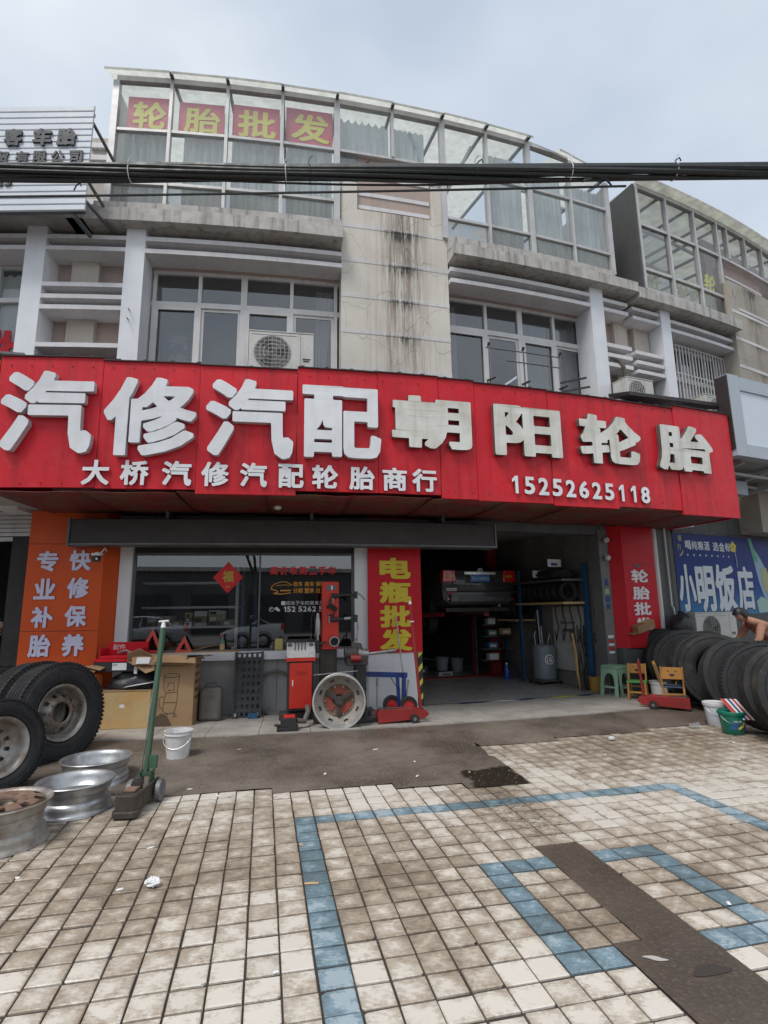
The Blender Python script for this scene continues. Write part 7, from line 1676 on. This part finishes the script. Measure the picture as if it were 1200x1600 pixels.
# oil drainer
od = thing('oil_drainer', 'grey wheeled oil drain tank with a white round mark and upright pipes', 'oil tank', F(3.80, -1.52, .08), yaw(3.8))
b = MB(); b.lathe([(0, .08), (.20, .08), (.225, .11), (.225, .70), (.20, .74), (.05, .77), (0, .77)], 32); b.build('tank', pm('grey_tank_paint', (.20, .235, .26), .4, c2=(.17, .2, .22), grime=(.1, .1, .1)), od, smooth=True, local=True)
b = MB(); b.box(-.24, .24, -.2, .2, .05, .08); b.build('base_frame', GREYM, od, local=True)
for x, y in ((-.22, -.18), (.22, -.18), (-.22, .18), (.22, .18)): b = MB(); b.cyl((x-.015, y, .035), (x+.015, y, .035), .035, n=14); b.build('castor', BLACK, od, smooth=True, local=True)
b = MB(); b.cyl((-.10, -.05, .74), (-.12, -.03, 1.42), .018); b.cyl((-.02, 0, .74), (-.03, 0, 1.1), .022); b.tube([(.1, 0, .76), (.16, 0, .95), (.12, .02, 1.05), (.2, .02, .9), (.22, 0, .7)], .012); b.tube([(-.18, 0, .7), (-.2, 0, .95), (-.16, .0, 1.0)], .012); b.build('pipes', STEEL, od, smooth=True, local=True)
b = MB(); tk = lambda a, z, r=.2265: Vector((r*math.sin(a), -r*math.cos(a), z))
b.add([tk(-.15+rr_*math.cos(q), .47+rr_*.225*math.sin(q)) for q in [k/24*2*math.pi for k in range(24)] for rr_ in (.42, .34)], [(2*k, 2*((k+1) % 24), 2*((k+1) % 24)+1, 2*k+1) for k in range(24)]); b.build('round_mark', PAPER, od, local=True)
text_mb('1&', -.38, .08, .42, .52, lambda s, d, z: tk(s, z, .2268+d), 0, .001, .01).build('mark_text', [PAPER, PAPER], od, local=True)
b = MB(); b.add([tk(.45, .55), tk(.6, .55), tk(.6, .66), tk(.45, .66)], [(0, 1, 2, 3)]); b.build('green_sticker', pm('lime_sticker', (.3, .45, .05), .5), od, local=True)
# shelves of tyres along the right garage wall
sh_ = thing('tyre_shelf', 'blue steel shelving along the garage wall loaded with car tyres', 'shelf', F(3.9, -1.5, .08))
for s, o in ((4.02, -.42), (4.02, -1.9), (4.02, -3.2)): mb = MB(); mb.fbox(s-.05, s+.03, o-.04, o+.04, .08, 2.35); mb.build('upright', BLUEP, sh_)
mb = MB(); mb.fbox(3.52, 3.57, -1.93, -1.87, .08, 2.3); mb.build('upright', BLUEP, sh_)
for z, o0, o1, m in ((1.60, -2.0, -.42, CARDL), (1.27, -3.3, -2.0, CARDL), (2.02, -2.0, -.42, GREYM), (1.85, -3.3, -2.0, GREYM)): mb = MB(); mb.fbox(3.50, 4.02, o0, o1, z, z+.04); mb.build('shelf_board', m, sh_)
ctp = thing('car_tyre', 'car tyre on the lower shelf board, nearest the door', 'tyre', (0, 0, 0), group='car tyres on the garage shelves')
tyre_mesh(.31, .19, .20, 3, n=40, lug=False).build('casing', [RUBBER, RUBT], ctp, smooth=True, local=True)
slots = []; ORD = ('first', 'second', 'third', 'fourth', 'fifth', 'sixth', 'seventh')
for k in range(7): slots.append((F(3.76, -.62-k*.2, 1.64+.195), '%s car tyre from the door in the row on the pale shelf board' % ORD[k], 0))
for k in range(5): slots.append((F(3.76, -2.15-k*.22, 1.31+.26), '%s car tyre from the blue upright on the lower board deeper in the garage' % ORD[k], 0))
for k in range(2): slots.append((F(3.76, -.8-k*.28, 2.06+.10+.0), 'car tyre lying on the top shelf near the door, %s' % ('front' if k == 0 else 'back'), 1))
first = True
for k, (p, lb, fl_) in enumerate(slots):
    a = nrm(yaw(3.76)); ax = Vector((-a.y, a.x, 0))
    ax = Vector((a.x, a.y, .05*(k % 3))) if not fl_ else Vector((0, 0, 1))
    lb = lb.replace('number 1 ', 'first ').replace(', number', ', place')
    sc_k = (.62, .62, .62) if k < 7 else (.84, .84, .84)
    if first: ctp.location = p; ctp.rotation_euler = euler_to(ax); ctp['label'] = lb; ctp.scale = sc_k; first = False
    else: c_ = dup(ctp, lb, p, euler_to(ax, k)); c_.scale = sc_k if not fl_ else (.84, .84, .84)
for s, o, z, w_ in ((3.6, -.75, 2.30, .3), (3.55, -1.2, 2.12, .28)): 
    t = thing('tyre_wrapper', 'pale printed paper wrapper on the top shelf, %s' % ('upper one' if z > 2.2 else 'lower one'), 'wrapper', F(s, o, z)); mb = MB(); mb.fbox(s-w_/2, s+w_/2, o, o+.01, z, z+.14); mb.build('paper', PAPER, t); mb = MB(); mb.fbox(s-.08, s+.06, o+.011, o+.013, z+.02, z+.07); mb.build('print', BLUEM, t)
t = thing('notice_board', 'pale board with smudged hand writing leaning on the garage wall', 'board', F(3.95, -.9, .4)); mb = MB(); mb.add([F(4.05, -.60, .36), F(4.05, -1.5, .36), F(4.07, -1.5, 1.56), F(4.07, -.60, 1.56)], [(0, 1, 2, 3)]); o = mb.build('board', pm('pale_board', (.55, .54, .51), .6, c2=(.42, .41, .39), grime=(.15, .15, .15)), t); sm = o.modifiers.new('t', 'SOLIDIFY'); sm.thickness = .02
nf = lambda x, d, z: F(4.035-d, -1.5+.9*x, z)
text_mb('联系电话', .35, .75, 1.08, 1.14, nf, 0, .001, .01).build('writing', [INK, INK], t); text_mb('轮胎修补', .3, .8, 1.22, 1.28, nf, 0, .001, .0).build('writing', [INK, INK], t)
t = fthing('yellow_bucket', 'grubby yellow bucket with scrap in the garage corner', 'bucket', 4.0, -.32); b = MB(); b.lathe([(0, 0), (.11, 0), (.125, .24), (.115, .24), (.1, .01)], 22); b.build('body', pm('grubby_yellow', (.38, .22, .04), .5), t, smooth=True, local=True); b = MB(); b.lathe([(.127, .22), (.131, .245), (.12, .246)], 22); b.build('rim', WOOD, t, local=True)
rr = random.Random(12)
for k in range(9):
    t = fthing('hose_strip', 'dark rubber strip leaning in the garage corner, %s' % ['leftmost', 'bent pale', 'thin long', 'short', 'broad', 'curled', 'crossing', 'tall', 'rightmost'][k], 'hose', 3.78+k*.035, -.45-.05*(k % 3), .08, 'strips leaning in the garage corner'); b = MB(); x1_ = rr.uniform(-.1, .25); b.tube([(0, 0, 0), (x1_*.2+rr.uniform(-.03, .03), .02, .3), (x1_*.6, .04, .65), (x1_, .08, .8+rr.uniform(0, .5))], .016 if k != 1 else .024, 6); b.build('strip', CARDL if k == 1 else RUBBER if k % 2 else OILY, t, local=True, smooth=True)
for k, (s, o, z, lb, m) in enumerate(((3.30, -3.0, .95, 'green labelled tin on the dark garage rack', 'green_paint_tin'), (3.30, -3.0, .68, 'blue and pale tin on the dark garage rack', 'blue_tin'), (3.55, -2.8, .98, 'pale carton on the dark garage rack', 'pale_carton'), (3.3, -3.0, 1.2, 'round clear jar on the dark garage rack', 'white_paper'), (3.25, -2.9, .45, 'white box low on the dark garage rack', 'white_paper'))):
    m_ = MATS.get(m) or pm(m, (.12, .22, .17) if k == 0 else (.05, .16, .28), .5)
    t = thing('oil_tin', lb, 'tin', F(s, o, z), group='tins on the garage rack'); mb = MB(); mb.fbox(s, s+.24, o, o+.15, z, z+.13); mb.build('tin_body', m_, t); mb = MB(); mb.fbox(s+.03, s+.2, o+.151, o+.153, z+.03, z+.09); mb.build('tin_label', PAPER, t)
rk2 = thing('garage_rack', 'dark steel rack behind the lift holding tins', 'rack', F(3.5, -3.1, .08))
for z in (.42, .65, .92, 1.17): mb = MB(); mb.fbox(3.15, 3.95, -3.25, -2.85, z, z+.02); mb.build('shelf_board', GREYM, rk2)
for s in (3.15, 3.93): mb = MB(); mb.fbox(s, s+.03, -3.25, -3.2, .08, 1.5); mb.build('upright', GREYM, rk2)
t = fthing('spray_bottle', 'bright blue spray bottle with a white cap on the garage floor', 'bottle', 3.42, -2.35); b = MB(); b.lathe([(0, 0), (.05, 0), (.055, .02), (.055, .2), (.02, .27), (.02, .3)], 18); b.build('body', pm('bright_blue', (.02, .08, .45), .3), t, smooth=True, local=True); b = MB(); b.lathe([(.025, .3), (.025, .34), (0, .345)], 12); b.build('cap', PAPER, t, local=True)
# office shelf behind the shop window
ofs = thing('parts_shelf', 'white edged shelf of boxes behind the left half of the shop window', 'shelf', F(-3.0, -1.1, .08))
for z in (1.28, 1.60, 2.0): mb = MB(); mb.fbox(-4.0, -2.35, -1.5, -1.0, z, z+.035); mb.build('shelf_board', WHITEC, ofs)
for s in (-2.40, -2.30): mb = MB(); mb.fbox(s, s+.05, -1.05, -1.0, .08, 2.3); mb.build('upright', WHITEC if s < -2.35 else BLUEP, ofs)
mb = MB(); mb.fbox(-2.12, -2.06, -1.3, -1.24, .08, 2.2); mb.build('upright', BLUEP, ofs)
rr = random.Random(21)
adj = ['flat brown', 'pale', 'grey', 'dark', 'low white', 'tall tan', 'narrow', 'squat', 'worn', 'thin', 'small white', 'long', 'short pale', 'stacked', 'tipped', 'open']
kk = 0
for z in (1.315, 1.635):
    s = -3.85
    while s < -2.5 and kk < 16:
        w_ = rr.uniform(.12, .22); zz_ = z
        for q in range(rr.choice((1, 2, 3))):
            h_ = rr.uniform(.05, .10)
            if kk >= 16: break
            t = thing('parts_box', '%s parts box on the %s shelf behind the shop window' % (adj[kk], 'lower' if z < 1.5 else 'upper'), 'box', F(s, -1.1, zz_), group='parts boxes behind the window'); mb = MB(); mb.fbox(s, s+w_, -1.35, -1.02, zz_, zz_+h_); mb.build('carton', (CARD, PAPER, GREYM, CARDL, ACW)[kk % 5], t); mb = MB(); mb.fbox(s+.02, s+w_*.6, -1.019, -1.017, zz_+.01, zz_+h_*.7); mb.build('label', PAPER if kk % 2 else INK, t)
            zz_ += h_+.002; kk += 1
        s += w_+.03
t = fthing('blue_canister', 'pale standing canister on the lower shelf board behind the window', 'canister', -2.62, -1.1, 1.317); b = MB(); b.lathe([(0, 0), (.06, 0), (.06, .22), (0, .23)], 18); b.build('body', pm('pale_teal', (.35, .5, .48), .5), t, smooth=True, local=True); b = MB(); b.lathe([(.062, .2), (.062, .235), (0, .24)], 18); b.build('lid', PAPER, t, local=True)

# ================================================================ across the street: what the shop window mirrors
sedan('white sedan parked across the street, mirrored in the shop window', (1.4, -9.2, -.028), R_(90), pm('white_car_paint', (.66, .68, .7), .2, coat=.5), BLACK, 'parked cars across the street')
sedan('silver sedan parked further left across the street, mirrored in the shop window', (-4.6, -9.9, -.028), R_(90), pm('silver_car_paint', (.45, .48, .5), .25, metal=.3, coat=.5), BLACK, 'parked cars across the street')
ob = thing('low_building_across_street', 'long low grey building across the street, mirrored in the shop window', 'building', (0, -27, 0))
mb = MB(); mb.box(-32, 30, -32, -26, -.03, 4.6); mb.build('wall', pm('grey_plaster', (.13, .125, .12), .8, c2=(.09, .09, .09), scale=.4), ob)
mb = MB(); mb.box(-32.3, 30.3, -32, -25.6, 4.6, 4.9); mb.build('roof_edge', CONC, ob)
for k in range(15): mb = MB(); mb.box(-30+k*4, -27.4+k*4, -25.99, -25.95, .1, 2.9); mb.build('shop_opening', DARK, ob)
def bare_tree(label, x, y, h, seed):
    t = thing('bare_tree', label, 'tree', (x, y, -.03), group='bare street trees across the road'); r_ = random.Random(seed); tr = MB(); cr_ = MB()
    def grow(p, d, L_, r, dep):
        q = p+d*L_; (tr if dep < 2 else cr_).tube([p, p+d*L_*.5+Vector((r_.uniform(-.03, .03), r_.uniform(-.03, .03), 0))*L_, q], [r, r*.85, r*.68], 6)
        if dep > 5: return
        for _ in range(3 if dep < 4 else 2):
            nd = (d+Vector((r_.uniform(-.7, .7), r_.uniform(-.7, .7), r_.uniform(-.1, .5)))).normalized(); grow(q, nd, L_*r_.uniform(.62, .82), r*.62, dep+1)
    grow(Vector((0, 0, 0)), Vector((0, 0, 1)), h*.3, .16, 0)
    bk_ = pm('bark', (.07, .06, .05), .9); tr.build('trunk', bk_, t, local=True, smooth=True); cr_.build('crown', bk_, t, local=True, smooth=True)
bare_tree('bare street tree across the road, nearer one, mirrored in the window', -1.5, -13, 9, 3)
bare_tree('bare street tree across the road, further left, mirrored in the window', -8.5, -14, 8, 8)
mb = MB(); mb.box(-40, 40, -12.2, -7.4, -.027, -.018); struct(mb.build('road', pm('road_asphalt', (.055, .055, .055), .8, bmp=.004), base=False))

# ================================================================ litter
t = thing('crumpled_tissue', 'crumpled white tissue lying on the tiles', 'litter', (-1.34, 3.40, .0)); b = MB()
for i in range(17):
    for j in range(9):
        u, v_ = i/16*2*math.pi, (j/8-.5)*math.pi; q = 1+.55*noise.noise(Vector((math.cos(u)*2.2, math.sin(u)*2.2, j*.6+5)))
        b.v.append(Vector((.042*math.cos(u)*math.cos(v_)*q, .032*math.sin(u)*math.cos(v_)*q, max(0, .024+.026*math.sin(v_)*q))))
for i in range(16):
    for j in range(8): a = i*9+j; b.f.append((a, a+9, a+10, a+1)); b.mi.append(0)
b.build('paper', PAPER, t, local=True)
rr = random.Random(31)
for k in range(26):
    x, y = rr.uniform(-3, 4.2), rr.uniform(2.6, 6.6); s, off = inv(x, y); z = apron_z(x, y)+.003 if off < 3.3 else .001
    mb = MB(); w_ = rr.uniform(.004, .013); l_ = w_*rr.uniform(1, 3.5); a = rr.uniform(0, 3); c_, s_ = math.cos(a), math.sin(a)
    mb.add([(x+c_*l_-s_*w_, y+s_*l_+c_*w_, z), (x-c_*l_-s_*w_, y-s_*l_+c_*w_, z), (x-c_*l_+s_*w_, y-s_*l_-c_*w_, z), (x+c_*l_+s_*w_, y+s_*l_-c_*w_, z), (x, y, z+.006)], [(0, 1, 4), (1, 2, 4), (2, 3, 4), (3, 0, 4)])
    o = mb.build('paper_scrap', PAPER if k % 3 else CARDL); tag(o, 'tiny scrap of pale litter lying on the forecourt', 'litter', 'tiny scraps on the forecourt')
t = thing('plastic_cup', 'clear crushed plastic cup lying left of the white pail', 'cup', (3.92, 7.28, .035), rot=(R_(80), 0, .9)); b = MB(); b.lathe([(.028, -.06), (.03, -.058), (.042, .06), (.045, .062)], 18); b.build('cup_body', glass('clear_plastic', (.85, .87, .88), 1.4, .25, (.7, .7, .7)), t, local=True, smooth=True); b = MB(); b.lathe([(0, -.06), (.028, -.06)], 18); b.build('cup_base', PAPER, t, local=True)
t = thing('cigarette_pack', 'small white crumpled packet on the damp concrete edge', 'litter', (2.62, 6.7, .03), rz=.4); b = MB(); b.box(-.03, .03, -.02, .02, -.02, .012); b.build('packet', PAPER, t, local=True, bev=.006)
# gravel on the damp concrete
gvb = MB(); rr = random.Random(77)
for k in range(2600):
    i, j = rr.uniform(-12, 38), rr.uniform(-18, -2.2)
    if j >= front_edge(math.floor(i))-.2: continue
    p = TG(i, j); s, off = inv(p.x, p.y)
    if off < 1.42: continue
    r = rr.uniform(.0025, .008); z = apron_z(p.x, p.y)+.002; a = rr.uniform(0, 6)
    gvb.add([(p.x+r*math.cos(a+q*2.1), p.y+r*math.sin(a+q*2.1), z) for q in range(3)]+[(p.x, p.y, z+r)], [(0, 1, 3), (1, 2, 3), (2, 0, 3)])
o = gvb.build('gravel', pm('pale_grit', (.22, .2, .175), .8, c2=(.12, .11, .1), scale=30)); tag(o, 'fine grit scattered over the damp concrete apron', 'gravel'); o['kind'] = 'stuff'
# ---- seams and folds of the raised car, more clutter in the bay
b = MB()
for z in (.50, .62, .70): b.box(-.78, .78, -.067, -.058, z, z+.008)
for x in (-.62, .62): b.box(x-.004, x+.004, -.03, .0, .72, 1.0)
b.build('panel_seam', BLACK, car, local=True)
b = MB(); b.box(-.52, .52, -.07, -.055, .40, .48); b.build('bumper_grille', GREYM, car, local=True)
b = MB(); b.cyl((.42, -.02, .30), (.42, .25, .30), .035, n=12); b.build('exhaust', STEEL, car, local=True, smooth=True)
rr = random.Random(55)
items = [('black rubber mat rolled', 1.1, -5.2, .3), ('pale grease tub', 1.6, -4.8, .25), ('grey toolbox', 2.1, -5.4, .3), ('dark battery', 1.9, -3.9, .2), ('small white filter box', 1.35, -3.6, .14), ('oily steel drip tray', 2.4, -3.5, .1), ('brown carton of filters', .85, -4.4, .3)]
for k, (nm, s, o, h) in enumerate(items):
    t = fthing('workshop_box', '%s on the dark garage floor under the raised car' % nm, 'box', s, o, .08, 'workshop clutter on the garage floor'); w_ = rr.uniform(.12, .2)
    b = MB(); b.tbox(-w_, w_, -.12, .12, 0, h, .94, .94); b.build('body', (BLACK, PAPER, GREYM, BLACK, PAPER, STEEL, CARD)[k], t, local=True, bev=.01); b = MB(); b.box(-w_*.5, w_*.5, -.122, -.118, h*.3, h*.6); b.build('label', (GREYM, INK, REDK, PAPER, BLUEM, BLACK, PAPER)[k], t, local=True)
for k in range(6):
    t = fthing('wall_cable', 'black cable hanging on the right garage wall, %s' % ('nearest the door', 'looped', 'long', 'short', 'thin', 'deepest in')[k], 'cable', 4.07, -.25-.22*k, .9, 'cables on the garage wall'); b = MB(); h0 = rr.uniform(.7, 1.2); b.tube([(0, 0, h0), (-.03, .03, h0*.6), (-.02, -.04, h0*.3), (-.05, .02, 0), (-.02, .08, h0*.2)], .009, 5); b.build('cord', WIRE, t, local=True); b = MB(); b.cyl((.02, 0, h0), (-.04, 0, h0), .012); b.build('wall_hook', STEEL, t, local=True)
# grime runs and rivets on the sign
for k in range(44):
    s = -4.75+k*.232
    for z in (4.60, 3.10):
        if any(abs(s-e[0]) < .05 for e in edges): continue
        mb = MB(); mb.cyl(F(s, 1.655, z-.02), F(s, 1.668+.006, z-.02), .007, n=6); mb.build('rivet', REDD, sg)
